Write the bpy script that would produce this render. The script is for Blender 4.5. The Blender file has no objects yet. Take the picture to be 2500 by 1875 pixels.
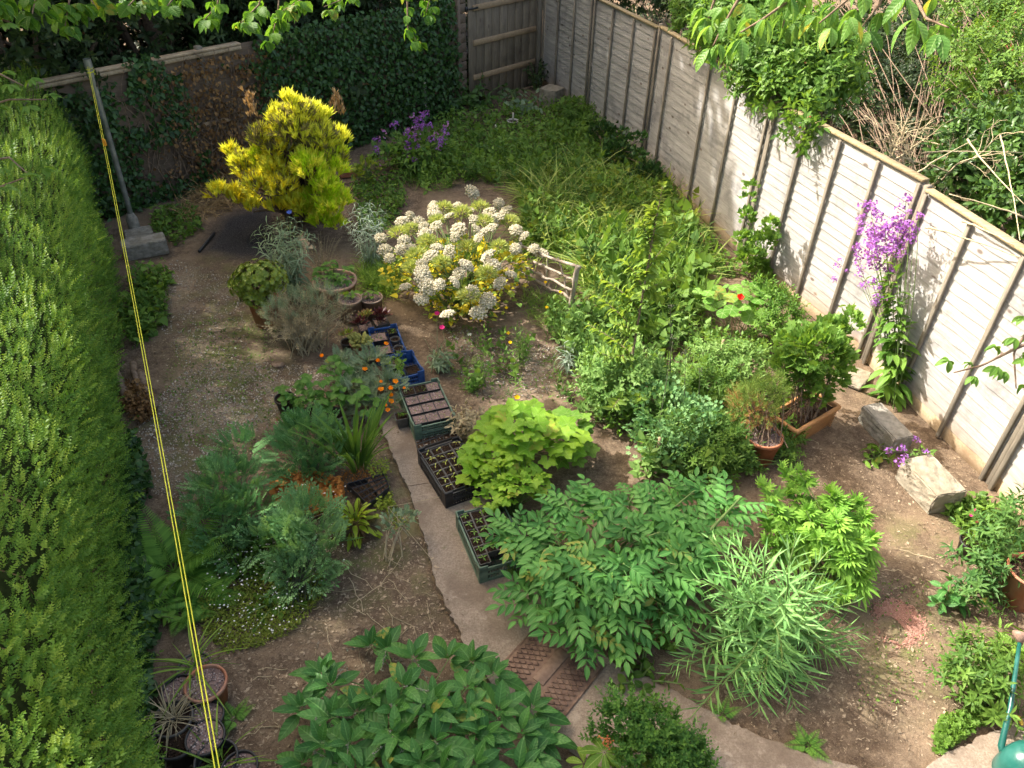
import bpy, math, random
import numpy as np
from mathutils import Matrix, Vector

SC = bpy.context.scene
COL = SC.collection
rng = np.random.default_rng(11)
random.seed(5)
PI = math.pi

# ------------------------------------------------------------------ camera
S0 = 1.13018                      # survey marks were read on a 2212 px wide copy
FPX, PITCH, ROLL, CAMH = 1878.0, math.radians(38), math.radians(1.2), 4.8
FW = np.array([0, math.cos(PITCH), -math.sin(PITCH)])
_r0 = np.array([1.0, 0, 0]); _u0 = np.cross(_r0, FW)
RT = math.cos(ROLL) * _r0 + math.sin(ROLL) * _u0
UP = -math.sin(ROLL) * _r0 + math.cos(ROLL) * _u0
CO = np.array([0, 0, CAMH])
cam = bpy.data.cameras.new('camera'); cam_o = bpy.data.objects.new('camera', cam); COL.objects.link(cam_o)
cam.sensor_width = 36; cam.lens = FPX / 2500 * 36; cam.clip_start = 0.05; cam.clip_end = 600
cam_o.matrix_world = Matrix(((RT[0], UP[0], -FW[0], CO[0]), (RT[1], UP[1], -FW[1], CO[1]), (RT[2], UP[2], -FW[2], CO[2]), (0, 0, 0, 1)))
SC.camera = cam_o

# ------------------------------------------------------------------ sky, sun, exposure
SUN_EL = math.radians(43)
sh = np.array([-0.93, 0.37]); sh /= np.linalg.norm(sh)
SUN = np.array([sh[0] * math.cos(SUN_EL), sh[1] * math.cos(SUN_EL), math.sin(SUN_EL)])   # towards the sun
w = bpy.data.worlds.new('World'); SC.world = w; w.use_nodes = True
nt = w.node_tree; nt.nodes.clear()
sky = nt.nodes.new('ShaderNodeTexSky'); sky.sky_type = 'NISHITA'; sky.sun_disc = False
sky.sun_elevation = SUN_EL; sky.sun_rotation = math.atan2(sh[0], sh[1])
sky.air_density = 1.0; sky.dust_density = 7.0; sky.ozone_density = 0.0
bg = nt.nodes.new('ShaderNodeBackground'); bg.inputs[1].default_value = 0.15
wo = nt.nodes.new('ShaderNodeOutputWorld')
tint = nt.nodes.new('ShaderNodeMix'); tint.data_type = 'RGBA'; tint.blend_type = 'MULTIPLY'; tint.inputs[0].default_value = 1; tint.inputs[7].default_value = (1.05, 1.0, .90, 1)   # warm tint put on the sky to offset its blue cast
nt.links.new(sky.outputs[0], tint.inputs[6]); nt.links.new(tint.outputs[2], bg.inputs[0]); nt.links.new(bg.outputs[0], wo.inputs[0])
sl = bpy.data.lights.new('sun', 'SUN'); sl.energy = 3.3; sl.angle = math.radians(0.6); sl.color = (1, 0.95, 0.87)
so = bpy.data.objects.new('sun', sl); COL.objects.link(so)
so.rotation_euler = Vector(SUN).to_track_quat('Z', 'Y').to_euler(); so.location = (-8, 6, 12)
SC.view_settings.view_transform = 'Standard'; SC.view_settings.look = 'None'
SC.view_settings.gamma = 1.0; SC.view_settings.use_curve_mapping = False
SC.view_settings.exposure = 1.7
SC.cycles.max_bounces = 6; SC.cycles.diffuse_bounces = 3; SC.cycles.glossy_bounces = 2
SC.cycles.transmission_bounces = 4; SC.cycles.use_denoising = True
SC.cycles.sample_clamp_indirect = 6

# ------------------------------------------------------------------ survey helpers (a mark on the photo -> a point of the garden)
def ray(x, y):
    d = FW * FPX + RT * (x * S0 - 1250) - UP * (y * S0 - 937.5)
    return d / np.linalg.norm(d)
def at(x, y, z=0.0):
    d = ray(x, y); return CO + d * ((z - CAMH) / d[2])
def along(x, y, dist):
    return CO + ray(x, y) * dist
def onplane(A, B, x, y):
    A = np.array(A[:2], float); B = np.array(B[:2], float); u = (B - A) / np.linalg.norm(B - A)
    n = np.array([-u[1], u[0]]); d = ray(x, y)
    return CO + d * (((A - CO[:2]) @ n) / (d[:2] @ n))
def ppm(p):
    return FPX / S0 / ((np.array(p) - CO) @ FW)
def crop(k, x, y):
    ox, oy, s = {1: (850, 400, .30134), 4: (550, 600, .30134), 5: (850, 850, .36179), 6: (1900, 450, .48232), 2: (300, 1000, .30134),
                 3: (300, 1450, .29385), 7: (1150, 1450, .29385), 8: (2000, 1250, .37679), 9: (1850, 0, .3918), 10: (850, 0, .30134),
                 11: (500, 150, .3918), 12: (1400, 400, .3918), 13: (0, 0, .3918), 14: (1350, 0, .3617)}[k]
    return (ox + x * s) / S0, (oy + y * s) / S0

# ------------------------------------------------------------------ mesh templates
def nrm(a):
    a = np.asarray(a, float); return a / np.maximum(np.linalg.norm(a, axis=-1, keepdims=True), 1e-9)
def frames(Y, Z):
    Y = nrm(Y); X = np.cross(Y, Z); b = np.linalg.norm(X, axis=-1) < 1e-5
    if np.any(b): X[b] = np.array([1, 0, 0])
    X = nrm(X); Z = np.cross(X, Y)
    return np.stack([X, Y, Z], axis=-1)
class T:
    def __init__(s, V, F, A=None, M=None):
        s.V = np.asarray(V, float).reshape(-1, 3); s.F = np.asarray(F, np.int64).reshape(-1, 3)
        s.A = np.zeros((len(s.V), 3)) if A is None else np.asarray(A, float)
        s.M = np.zeros(len(s.F), np.int64) if M is None else np.full(len(s.F), M) if np.isscalar(M) else np.asarray(M)
    def mat(s, m): return T(s.V, s.F, s.A, m)
    def tf(s, R=None, sc=1.0, o=(0, 0, 0), r=None):
        V = s.V * sc
        if R is not None: V = V @ np.asarray(R).T
        A = s.A.copy()
        if r is not None: A[:, 2] = r
        return T(V + np.asarray(o), s.F, A, s.M)
def join(ts):
    ts = [t for t in ts if t is not None and len(t.V)]
    if not ts: return T(np.zeros((0, 3)), np.zeros((0, 3)))
    n = np.cumsum([0] + [len(t.V) for t in ts[:-1]])
    return T(np.concatenate([t.V for t in ts]), np.concatenate([t.F + k for t, k in zip(ts, n)]),
             np.concatenate([t.A for t in ts]), np.concatenate([t.M for t in ts]))
def inst(t, O, R, s, r=None):
    O = np.asarray(O, float).reshape(-1, 3); N = len(O)
    if N == 0: return None
    s = np.broadcast_to(np.asarray(s, float), (N,)) if np.ndim(s) < 2 else np.asarray(s)
    base = t.V[None] * (s[:, None, None] if s.ndim == 1 else s[:, None, :])
    V = np.einsum('nij,nvj->nvi', R, base) + O[:, None]
    F = t.F[None] + (np.arange(N) * len(t.V))[:, None, None]
    A = np.repeat(t.A[None], N, 0)
    rr = rng.random(N) if r is None else np.asarray(r)
    A[:, :, 2] = np.clip(0.35 * A[:, :, 2] + 0.65 * rr[:, None], 0, 1)
    return T(V.reshape(-1, 3), F.reshape(-1, 3), A.reshape(-1, 3), np.tile(t.M, N))
def rot(ax, a):
    return np.array(Matrix.Rotation(a, 3, ax))
def leaf(n=3, wd=.3, fold=.15, curl=.25, wpos=.45, stalk=0.0, serr=0.0):
    """blade along +Y, length 1, half width wd/2, normal +Z"""
    ys = np.linspace(0, 1, n + 1); V = []; A = []; F = []
    def hw(v): 
        a = wpos; t = v / a if v < a else (1 - v) / (1 - a)
        return wd / 2 * math.sin(min(max(t, 0), 1) * PI / 2) ** .8
    L = 1 - stalk
    def P(u, v):
        h = hw(v) * (1 + (serr if (int(round(v * n)) % 2) else -serr))
        y = stalk + v * L
        return (u * h, y - .12 * curl * y ** 3, abs(u) * h * fold * 2 - curl * y * y)
    V.append(P(0, 0)); A.append((0, 0, .5)); pre = None
    if stalk > 0:
        V += [(-.012, 0, 0), (.012, 0, 0)]; A += [(0, 0, .5)] * 2; F.append((1, 2, 0))
    for i in range(1, n):
        k = len(V)
        for u in (-1, 0, 1): V.append(P(u, ys[i])); A.append((u, ys[i], .5))
        if pre is None: F += [(0, k + 1, k), (0, k + 2, k + 1)]
        else: F += [(pre, pre + 1, k + 1), (pre, k + 1, k), (pre + 1, pre + 2, k + 2), (pre + 1, k + 2, k + 1)]
        pre = k
    V.append(P(0, 1)); A.append((0, 1, .5)); k = len(V) - 1
    if pre is None: return T(V, F, A)
    F += [(pre, pre + 1, k), (pre + 1, pre + 2, k)]
    return T(V, F, A)
def diamond(wd=.35, curl=.1):
    return T([(0, 0, 0), (-wd / 2, .5, 0.02), (wd / 2, .5, 0.02), (0, 1, -curl)], [(0, 2, 1), (1, 2, 3)], [(0, 0, .5), (-1, .5, .5), (1, .5, .5), (0, 1, .5)])
def roundleaf(n=16, lobes=0, depth=0.0, cup=.1, ripple=0.0, gap=0.0, off=.0):
    V = [(0, 0, 0)]; A = [(0, 0, .5)]; F = []
    for i in range(n + (1 if gap else 0)):
        th = (gap + (2 * PI - 2 * gap) * i / n) if gap else 2 * PI * i / n
        r = 1 - depth * (0.5 + .5 * math.cos(lobes * th)) if lobes else 1
        if not lobes: r = 1
        V.append((math.sin(th) * r, -math.cos(th) * r + off, cup * r * r + ripple * math.cos(th * (lobes or 5) + 1)))
        A.append((math.sin(th * max(lobes, 3)), 1, .5))
    m = len(V) - 1
    for i in range(m if not gap else m - 1): F.append((0, 1 + i, 1 + (i + 1) % m))
    return T(V, F, A)
def tube(pts, rad, k=5, cap=True, mat=0, r=.5):
    pts = np.asarray(pts, float); n = len(pts)
    rad = np.broadcast_to(np.asarray(rad, float), (n,))
    d = nrm(np.gradient(pts, axis=0)); a = np.array([0, 0, 1.0])
    if abs(d[0][2]) > .9: a = np.array([1.0, 0, 0])
    V = []; F = []; A = []
    L = np.concatenate([[0], np.cumsum(np.linalg.norm(np.diff(pts, axis=0), axis=1))])
    for i in range(n):
        x = nrm(np.cross(d[i], a)); y = np.cross(d[i], x)
        for j in range(k):
            t = 2 * PI * j / k; V.append(pts[i] + rad[i] * (math.cos(t) * x + math.sin(t) * y)); A.append((math.cos(t), L[i], r))
    for i in range(n - 1):
        for j in range(k):
            p, q = i * k + j, i * k + (j + 1) % k
            F += [(p, q, q + k), (p, q + k, p + k)]
    if cap:
        for e, s in ((0, -1), (n - 1, 1)):
            c = len(V); V.append(pts[e]); A.append((0, L[e], r))
            for j in range(k):
                p, q = e * k + j, e * k + (j + 1) % k
                F.append((c, p, q) if s > 0 else (c, q, p))
    return T(V, F, A, mat)
def lathe(prof, k=28, mat=0, ox=0, oy=0):
    V = []; F = []; A = []; n = len(prof)
    for i, (r, z) in enumerate(prof):
        for j in range(k):
            t = 2 * PI * j / k; V.append((ox + r * math.cos(t), oy + r * math.sin(t), z)); A.append((0, i / n, .5))
    for i in range(n - 1):
        for j in range(k):
            p, q = i * k + j, i * k + (j + 1) % k
            F += [(p, q, q + k), (p, q + k, p + k)]
    return T(V, F, A, mat)
def box(sx, sy, sz, o=(0, 0, 0), mat=0, bev=0.0, taper=1.0):
    """centre o; optional chamfer"""
    x, y, z = sx / 2, sy / 2, sz / 2; b = min(bev, x * .8, y * .8, z * .8)
    if b <= 0:
        V = [(-x, -y, -z), (x, -y, -z), (x, y, -z), (-x, y, -z)] + [(-x * taper, -y * taper, z), (x * taper, -y * taper, z), (x * taper, y * taper, z), (-x * taper, y * taper, z)]
        Q = [(3, 2, 1, 0), (4, 5, 6, 7), (0, 1, 5, 4), (1, 2, 6, 5), (2, 3, 7, 6), (3, 0, 4, 7)]
    else:
        V = []; idx = {}
        for sx_ in (-1, 1):
            for sy_ in (-1, 1):
                for sz_ in (-1, 1):
                    for ax in range(3):
                        v = [sx_ * x, sy_ * y, sz_ * z]
                        for a in range(3):
                            if a != ax: v[a] -= (sx_, sy_, sz_)[a] * b
                        idx[(sx_, sy_, sz_, ax)] = len(V); V.append(tuple(v))
        Q = []
        sg = (-1, 1)
        def add(c):
            p = np.array([V[i] for i in c]); nn = np.cross(p[1] - p[0], p[2] - p[0])
            Q.append(c if nn @ p.mean(0) > 0 else c[::-1])
        for ax in range(3):
            o1, o2 = [a for a in range(3) if a != ax]
            for s in sg:
                c = []
                for (a, bb) in ((-1, -1), (1, -1), (1, 1), (-1, 1)):
                    k = [0, 0, 0]; k[ax] = s; k[o1] = a; k[o2] = bb; c.append(idx[(*k, ax)])
                add(tuple(c))
            for s in sg:          # edges parallel to ax
                for t in sg:
                    k1 = [0, 0, 0]; k1[o1] = s; k1[o2] = t; k1[ax] = -1; k2 = list(k1); k2[ax] = 1
                    add((idx[(*k1, o1)], idx[(*k1, o2)], idx[(*k2, o2)], idx[(*k2, o1)]))
        for a in sg:
            for b_ in sg:
                for c_ in sg: add((idx[(a, b_, c_, 0)], idx[(a, b_, c_, 1)], idx[(a, b_, c_, 2)]))
    F = []
    for q in Q:
        for i in range(1, len(q) - 1): F.append((q[0], q[i], q[i + 1]))
    return T(np.array(V) + np.array(o), F, None, mat)
def rock(n=2, jag=.25, seed=0, sc=(1, 1, .6)):
    r = np.random.default_rng(seed)
    import bmesh
    bm = bmesh.new(); bmesh.ops.create_icosphere(bm, subdivisions=n, radius=1)
    V = np.array([v.co[:] for v in bm.verts]); F = [[v.index for v in f.verts] for f in bm.faces]; bm.free()
    k = r.normal(size=(4, 3)); ph = r.random(4) * 6
    d = sum(np.sin(V @ k[i] * 2.2 + ph[i]) for i in range(4)) / 4
    return T(V * (1 + jag * d)[:, None] * np.array(sc), F)

# ------------------------------------------------------------------ objects
def mesh_of(t, name, mats, smooth=True):
    me = bpy.data.meshes.new(name); nv, nf = len(t.V), len(t.F)
    me.vertices.add(nv); me.vertices.foreach_set('co', t.V.astype(np.float32).ravel())
    me.loops.add(nf * 3); me.loops.foreach_set('vertex_index', t.F.astype(np.int32).ravel())
    me.polygons.add(nf); me.polygons.foreach_set('loop_start', np.arange(0, nf * 3, 3, dtype=np.int32))
    me.polygons.foreach_set('loop_total', np.full(nf, 3, np.int32))
    me.polygons.foreach_set('material_index', t.M.astype(np.int32))
    me.polygons.foreach_set('use_smooth', np.full(nf, smooth, bool))
    me.update(calc_edges=True)
    a = me.attributes.new('lf', 'FLOAT_VECTOR', 'POINT'); a.data.foreach_set('vector', t.A.astype(np.float32).ravel())
    for m in (mats if isinstance(mats, (list, tuple)) else [mats]): me.materials.append(m)
    return me
def tag(o, label=None, cat=None, group=None, kind=None):
    for k, v in (('label', label), ('category', cat), ('group', group), ('kind', kind)):
        if v: o[k] = v
    return o
def adopt(o, p):
    if p is not None:
        o.parent = p
        l = p.matrix_basis.translation if p.parent is None else Vector((0, 0, 0))
        o.matrix_parent_inverse = Matrix.Translation(-l) if p.parent is None else Matrix.Identity(4)
    return o
def link(me, name, parent=None, mw=None):
    o = bpy.data.objects.new(name, me); COL.objects.link(o)
    if mw is not None: o.matrix_basis = mw
    return adopt(o, parent)
def part(t, name, mats, parent=None, smooth=True, kind=None, label=None):
    o = link(mesh_of(t, name, mats, smooth), name, parent)
    return tag(o, label, None, None, kind)
def solo(t, name, mats, label=None, cat=None, group=None, kind=None, smooth=True, origin=None):
    if origin is not None: t = T(t.V - np.array(origin), t.F, t.A, t.M)
    o = link(mesh_of(t, name, mats, smooth), name)
    if origin is not None: o.location = origin
    return tag(o, label, cat, group, kind)
def thing(name, label, cat, loc, group=None):
    o = bpy.data.objects.new(name, None); COL.objects.link(o); o.empty_display_size = .1
    o.location = Vector([float(c) for c in loc]); return tag(o, label, cat, group)
def spread(parent, name, meshes, O, R, s):
    """one object per piece, mesh data shared"""
    out = []
    s = np.broadcast_to(np.asarray(s, float), (len(O),))
    for i in range(len(O)):
        M = Matrix.LocRotScale(Vector(O[i]), Matrix(R[i].tolist()), Vector((s[i],) * 3))
        out.append(link(meshes[i % len(meshes)], name, parent, M))
    return out

# ------------------------------------------------------------------ materials
def new(name):
    m = bpy.data.materials.new(name); m.use_nodes = True; n = m.node_tree; n.nodes.clear(); return m, n
def nd(n, t, **k):
    x = n.nodes.new(t)
    for a, v in k.items(): setattr(x, a, v)
    return x
def mixc(n, f, a, b):
    x = n.nodes.new('ShaderNodeMix'); x.data_type = 'RGBA'
    for s, v in ((x.inputs[0], f), (x.inputs[6], a), (x.inputs[7], b)):
        if isinstance(v, (int, float)): s.default_value = v
        elif isinstance(v, tuple): s.default_value = (*v[:3], 1)
        else: n.links.new(v, s)
    return x.outputs[2]
def mth(n, op, a, b=None, c=None):
    x = n.nodes.new('ShaderNodeMath'); x.operation = op
    for s, v in zip(x.inputs, (a, b, c)):
        if v is None: continue
        if isinstance(v, (int, float)): s.default_value = v
        else: n.links.new(v, s)
    return x.outputs[0]
def noise(n, scale, detail=3, vec=None, rough=.5, dist=0.0):
    x = nd(n, 'ShaderNodeTexNoise'); x.inputs['Scale'].default_value = scale; x.inputs['Detail'].default_value = detail
    x.inputs['Roughness'].default_value = rough; x.inputs['Distortion'].default_value = dist
    if vec is not None: n.links.new(vec, x.inputs['Vector'])
    return x.outputs[0]
def ramp(n, f, a, b):
    x = nd(n, 'ShaderNodeMapRange'); x.interpolation_type = 'SMOOTHSTEP'; n.links.new(f, x.inputs[0])
    x.inputs[1].default_value = a; x.inputs[2].default_value = b; return x.outputs[0]
def finish(m, n, col, rough=.8, spec=.3, bump=None, bs=.3, bd=.01, trans=0.0, tcol=None, metal=0.0):
    p = nd(n, 'ShaderNodeBsdfPrincipled'); o = nd(n, 'ShaderNodeOutputMaterial')
    if isinstance(col, tuple): p.inputs['Base Color'].default_value = (*col, 1)
    else: n.links.new(col, p.inputs['Base Color'])
    if isinstance(rough, (int, float)): p.inputs['Roughness'].default_value = rough
    else: n.links.new(rough, p.inputs['Roughness'])
    p.inputs['Specular IOR Level'].default_value = spec; p.inputs['Metallic'].default_value = metal
    if bump is not None:
        b = nd(n, 'ShaderNodeBump'); b.inputs['Strength'].default_value = bs; b.inputs['Distance'].default_value = bd
        n.links.new(bump, b.inputs['Height']); n.links.new(b.outputs[0], p.inputs['Normal'])
    out = p.outputs[0]
    if trans > 0:
        t = nd(n, 'ShaderNodeBsdfTranslucent'); mx = nd(n, 'ShaderNodeMixShader'); mx.inputs[0].default_value = trans
        if isinstance(col, tuple): t.inputs[0].default_value = (*col, 1)
        else:
            g = nd(n, 'ShaderNodeMix', data_type='RGBA', blend_type='MULTIPLY'); g.inputs[0].default_value = 1
            n.links.new(col, g.inputs[6]); g.inputs[7].default_value = (1.7, 1.5, .7, 1); n.links.new(g.outputs[2], t.inputs[0])
        n.links.new(out, mx.inputs[1]); n.links.new(t.outputs[0], mx.inputs[2]); out = mx.outputs[0]
    n.links.new(out, o.inputs[0]); return m
_fol = {}
def fol(name, c1, c2, rib=None, trans=.3, rough=.45, spec=.35, veins=False, edge=None, big=False, tip=None):
    m, n = new(name); a = nd(n, 'ShaderNodeAttribute', attribute_name='lf'); s = nd(n, 'ShaderNodeSeparateXYZ'); n.links.new(a.outputs[1], s.inputs[0])
    u, v, r = s.outputs[0], s.outputs[1], s.outputs[2]
    if big:
        oi = nd(n, 'ShaderNodeObjectInfo'); r = mth(n, 'ADD', mth(n, 'MULTIPLY', r, .4), mth(n, 'MULTIPLY', oi.outputs['Random'], .6))
    tc = nd(n, 'ShaderNodeNewGeometry').outputs['Position']
    f = mth(n, 'ADD', mth(n, 'MULTIPLY', noise(n, 2.5, 3, tc), .9), mth(n, 'SUBTRACT', r, .45))
    col = mixc(n, ramp(n, f, .1, .9), c1, c2)
    if tip: col = mixc(n, mth(n, 'MULTIPLY', ramp(n, v, .35, 1.0), .8), col, tip)
    au = mth(n, 'ABSOLUTE', u)
    if veins:
        vv = mth(n, 'SINE', mth(n, 'MULTIPLY', mth(n, 'SUBTRACT', v, mth(n, 'MULTIPLY', au, .16)), 46.0))
        col = mixc(n, mth(n, 'MULTIPLY', ramp(n, vv, .55, 1.0), .35), col, tuple(min(1, c * .55) for c in c1))
    if rib: col = mixc(n, mth(n, 'MULTIPLY', ramp(n, au, .13, .03), .75), col, rib)
    if big:
        col = mixc(n, mth(n, 'MULTIPLY', ramp(n, oi.outputs['Random'], .94, .97), mth(n, 'MULTIPLY', ramp(n, noise(n, 30, 3, tc), .4, .6), .7)), col, (.36, .30, .06))
        col = mixc(n, mth(n, 'MULTIPLY', ramp(n, noise(n, 55, 3, tc, .7), .64, .72), .35), col, (.22, .17, .06))
    if edge: col = mixc(n, ramp(n, au, .45, .75), edge, col) if False else mixc(n, ramp(n, au, .5, .72), col, edge)
    bumpn = mth(n, 'SINE', mth(n, 'MULTIPLY', mth(n, 'SUBTRACT', v, mth(n, 'MULTIPLY', au, .16)), 46.0)) if veins else None
    return finish(m, n, col, min(.8, rough + .08), spec * .55, bumpn, .25, .004, trans)
def plain(name, c1, c2, scale=20, rough=.8, spec=.3, bs=.3, bd=.005, c3=None, s3=4, detail=4, objc=False, metal=0.0):
    m, n = new(name); tc = nd(n, 'ShaderNodeTexCoord').outputs['Object'] if objc else nd(n, 'ShaderNodeNewGeometry').outputs['Position']
    a = noise(n, scale, detail, tc); col = mixc(n, ramp(n, a, .3, .7), c1, c2)
    if c3: col = mixc(n, ramp(n, noise(n, s3, 5, tc, .6), .48, .68), col, c3)
    return finish(m, n, col, rough, spec, noise(n, scale * 3, 3, tc), bs, bd, metal=metal)
def wood(name, c1, c2, c3, axis=0, knots=True, bs=.35, stain=None, rnd=.35, stretch=14.0):
    m, n = new(name); tc = nd(n, 'ShaderNodeTexCoord').outputs['Object']; oi = nd(n, 'ShaderNodeObjectInfo').outputs['Random']
    mp = nd(n, 'ShaderNodeMapping'); n.links.new(tc, mp.inputs[0])
    sc = [stretch] * 3; sc[axis] = 1.1; mp.inputs['Scale'].default_value = sc
    ofs = nd(n, 'ShaderNodeCombineXYZ')
    for i in range(3): n.links.new(mth(n, 'MULTIPLY', oi, 31.0 + 7 * i), ofs.inputs[i])
    n.links.new(ofs.outputs[0], mp.inputs['Location'])
    g = noise(n, 3.0, 6, mp.outputs[0], .65, .6)
    col = mixc(n, ramp(n, g, .32, .7), c1, c2)
    geo = nd(n, 'ShaderNodeNewGeometry').outputs['Position']
    col = mixc(n, mth(n, 'MULTIPLY', ramp(n, noise(n, 2.2, 6, geo, .7), .47, .70), .8), col, c3)
    col = mixc(n, mth(n, 'MULTIPLY', oi, rnd), col, tuple(c * .62 for c in c1))
    if knots:
        vo = nd(n, 'ShaderNodeTexVoronoi'); mp2 = nd(n, 'ShaderNodeMapping'); n.links.new(tc, mp2.inputs[0]); n.links.new(ofs.outputs[0], mp2.inputs['Location'])
        s2 = [6.5] * 3; s2[axis] = 3.2; mp2.inputs['Scale'].default_value = s2; n.links.new(mp2.outputs[0], vo.inputs[0]); vo.inputs['Scale'].default_value = 1.0
        col = mixc(n, mth(n, 'MULTIPLY', ramp(n, vo.outputs[0], .16, .07), .85), col, (.11, .08, .065))
    if stain:
        z = nd(n, 'ShaderNodeSeparateXYZ'); n.links.new(geo, z.inputs[0])
        col = mixc(n, mth(n, 'MULTIPLY', ramp(n, mth(n, 'ADD', z.outputs[2], mth(n, 'MULTIPLY', noise(n, 1.6, 3, geo), .45)), .68, .12), .8), col, stain)
    return finish(m, n, col, .82, .2, g, bs, .004)

# ------------------------------------------------------------------ material set
M_soil = None
def soil_material():
    m, n = new('soil'); a = nd(n, 'ShaderNodeAttribute', attribute_name='lf'); s = nd(n, 'ShaderNodeSeparateXYZ'); n.links.new(a.outputs[1], s.inputs[0])
    g = nd(n, 'ShaderNodeNewGeometry').outputs['Position']
    big = noise(n, 1.3, 5, g, .6); mid = noise(n, 9, 6, g, .7); fine = noise(n, 70, 4, g, .7)
    col = mixc(n, ramp(n, mid, .3, .7), (.075, .052, .035), (.19, .14, .095))
    md2 = noise(n, 32, 5, g, .75); col = mixc(n, mth(n, 'MULTIPLY', ramp(n, md2, .5, .38), .6), col, (.065, .04, .026))
    col = mixc(n, mth(n, 'MULTIPLY', ramp(n, md2, .56, .7), .5), col, (.36, .27, .185))
    col = mixc(n, mth(n, 'MULTIPLY', ramp(n, big, .45, .65), .5), col, (.28, .20, .13))
    col = mixc(n, mth(n, 'MULTIPLY', ramp(n, fine, .55, .72), .45), col, (.40, .31, .22))
    col = mixc(n, mth(n, 'MULTIPLY', ramp(n, noise(n, 140, 3, g, .7), .46, .34), .6), col, (.05, .034, .024))
    col = mixc(n, mth(n, 'MULTIPLY', ramp(n, noise(n, 190, 2, g, .6), .6, .7), .45), col, (.36, .29, .21))
    vo = nd(n, 'ShaderNodeTexVoronoi'); n.links.new(g, vo.inputs[0]); vo.inputs['Scale'].default_value = 75
    vc = nd(n, 'ShaderNodeSeparateColor'); n.links.new(vo.outputs[1], vc.inputs[0])
    grav = mixc(n, vc.outputs[0], (.14, .10, .07), (.40, .33, .25))
    col = mixc(n, mth(n, 'MULTIPLY', ramp(n, s.outputs[0], .1, 1.1), mth(n, 'MULTIPLY', ramp(n, noise(n, 2.6, 5, g, .65), .42, .6), .85)), col, grav)
    mo = mth(n, 'MULTIPLY', s.outputs[1], ramp(n, noise(n, 4.5, 5, g, .65), .42, .6))
    col = mixc(n, mo, col, mixc(n, fine, (.045, .06, .018), (.13, .15, .04)))
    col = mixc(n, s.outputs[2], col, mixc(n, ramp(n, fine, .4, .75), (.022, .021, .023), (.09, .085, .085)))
    return finish(m, n, col, .95, .15, mth(n, 'ADD', mid, mth(n, 'MULTIPLY', fine, .6)), .9, .012)
M_soil = soil_material()
M_fence = wood('weathered_fence_wood', (.32, .307, .29), (.46, .445, .425), (.185, .182, .185), 0, True, .4, (.30, .19, .10), .3)
M_stud = wood('fence_batten_wood', (.19, .165, .13), (.29, .255, .205), (.12, .105, .085), 2, False, .5)
M_cap = wood('mossy_capping_wood', (.24, .185, .10), (.40, .32, .20), (.16, .15, .07), 0, False, .6)
M_back = wood('brown_boarding', (.155, .115, .085), (.24, .18, .135), (.10, .08, .06), 0, False, .5)
M_gate = wood('gate_boards', (.18, .145, .105), (.28, .23, .17), (.12, .10, .075), 2, True, .5)
M_brace = wood('gate_brace', (.33, .23, .14), (.45, .33, .21), (.24, .17, .11), 0, False, .5)
def path_material():
    m, n = new('path_concrete'); g = nd(n, 'ShaderNodeNewGeometry').outputs['Position']
    col = mixc(n, ramp(n, noise(n, 75, 5, g, .7), .3, .7), (.19, .15, .115), (.32, .26, .20))
    col = mixc(n, mth(n, 'MULTIPLY', ramp(n, noise(n, 1.9, 6, g, .7), .46, .66), .7), col, (.14, .105, .078))
    col = mixc(n, mth(n, 'MULTIPLY', ramp(n, noise(n, 5.5, 5, g, .7, .5), .56, .68), .55), col, (.40, .34, .27))
    col = mixc(n, mth(n, 'MULTIPLY', ramp(n, noise(n, 3.3, 6, g, .75), .60, .70), .6), col, (.10, .105, .045))
    col = mixc(n, mth(n, 'MULTIPLY', ramp(n, noise(n, 160, 2, g, .6), .66, .72), .7), col, (.06, .045, .035))
    return finish(m, n, col, .92, .15, noise(n, 55, 5, g, .7), .35, .004)
M_conc = path_material()
M_conc2 = plain('block_concrete', (.20, .175, .13), (.31, .275, .215), 14, .9, .2, .8, .01, (.24, .21, .15), 5)
M_grey = plain('grey_concrete', (.21, .195, .165), (.32, .295, .255), 22, .9, .2, .8, .01, (.18, .165, .13), 6)
M_terra = plain('terracotta', (.33, .12, .06), (.42, .17, .09), 16, .75, .3, .2, .003, (.40, .22, .15), 3)
M_terra2 = plain('pale_terracotta', (.40, .24, .17), (.50, .32, .24), 12, .8, .3, .2, .003, (.34, .22, .16), 4)
M_buff = plain('buff_clay', (.27, .19, .145), (.35, .26, .2), 14, .8, .25, .2, .003)
M_orange = plain('orange_plastic', (.42, .20, .075), (.50, .26, .11), 10, .55, .4, .15, .002)
M_black = plain('black_plastic', (.014, .014, .015), (.03, .03, .032), 30, .45, .4, .15, .002)
M_dgrey = plain('grey_plastic', (.06, .055, .05), (.10, .095, .085), 30, .5, .4, .15, .002)
M_green = plain('green_crate_plastic', (.075, .125, .085), (.12, .18, .125), 20, .5, .4, .2, .002)
M_blue = plain('blue_crate_plastic', (.014, .05, .18), (.025, .08, .25), 20, .45, .4, .2, .002)
M_wpl = plain('white_plastic', (.52, .5, .44), (.66, .63, .56), 20, .5, .4, .1, .002, (.3, .27, .2), 9)
M_compost = plain('compost', (.035, .02, .013), (.10, .06, .038), 90, .95, .15, .9, .01, (.16, .10, .06), 60)
M_grit = plain('pink_grit', (.18, .125, .115), (.52, .42, .40), 110, .9, .2, 1.0, .01, (.30, .21, .20), 50)
M_steel = plain('galvanised_steel', (.20, .21, .20), (.34, .35, .34), 12, .45, .5, .15, .002, (.13, .15, .12), 6, metal=.5)
M_iron = plain('rusty_cast_iron', (.16, .10, .072), (.235, .155, .11), 26, .75, .35, .35, .003, (.10, .062, .046), 5)
M_line = plain('yellow_line', (.50, .52, .03), (.62, .62, .05), 40, .5, .3, .05, .001)
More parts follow.
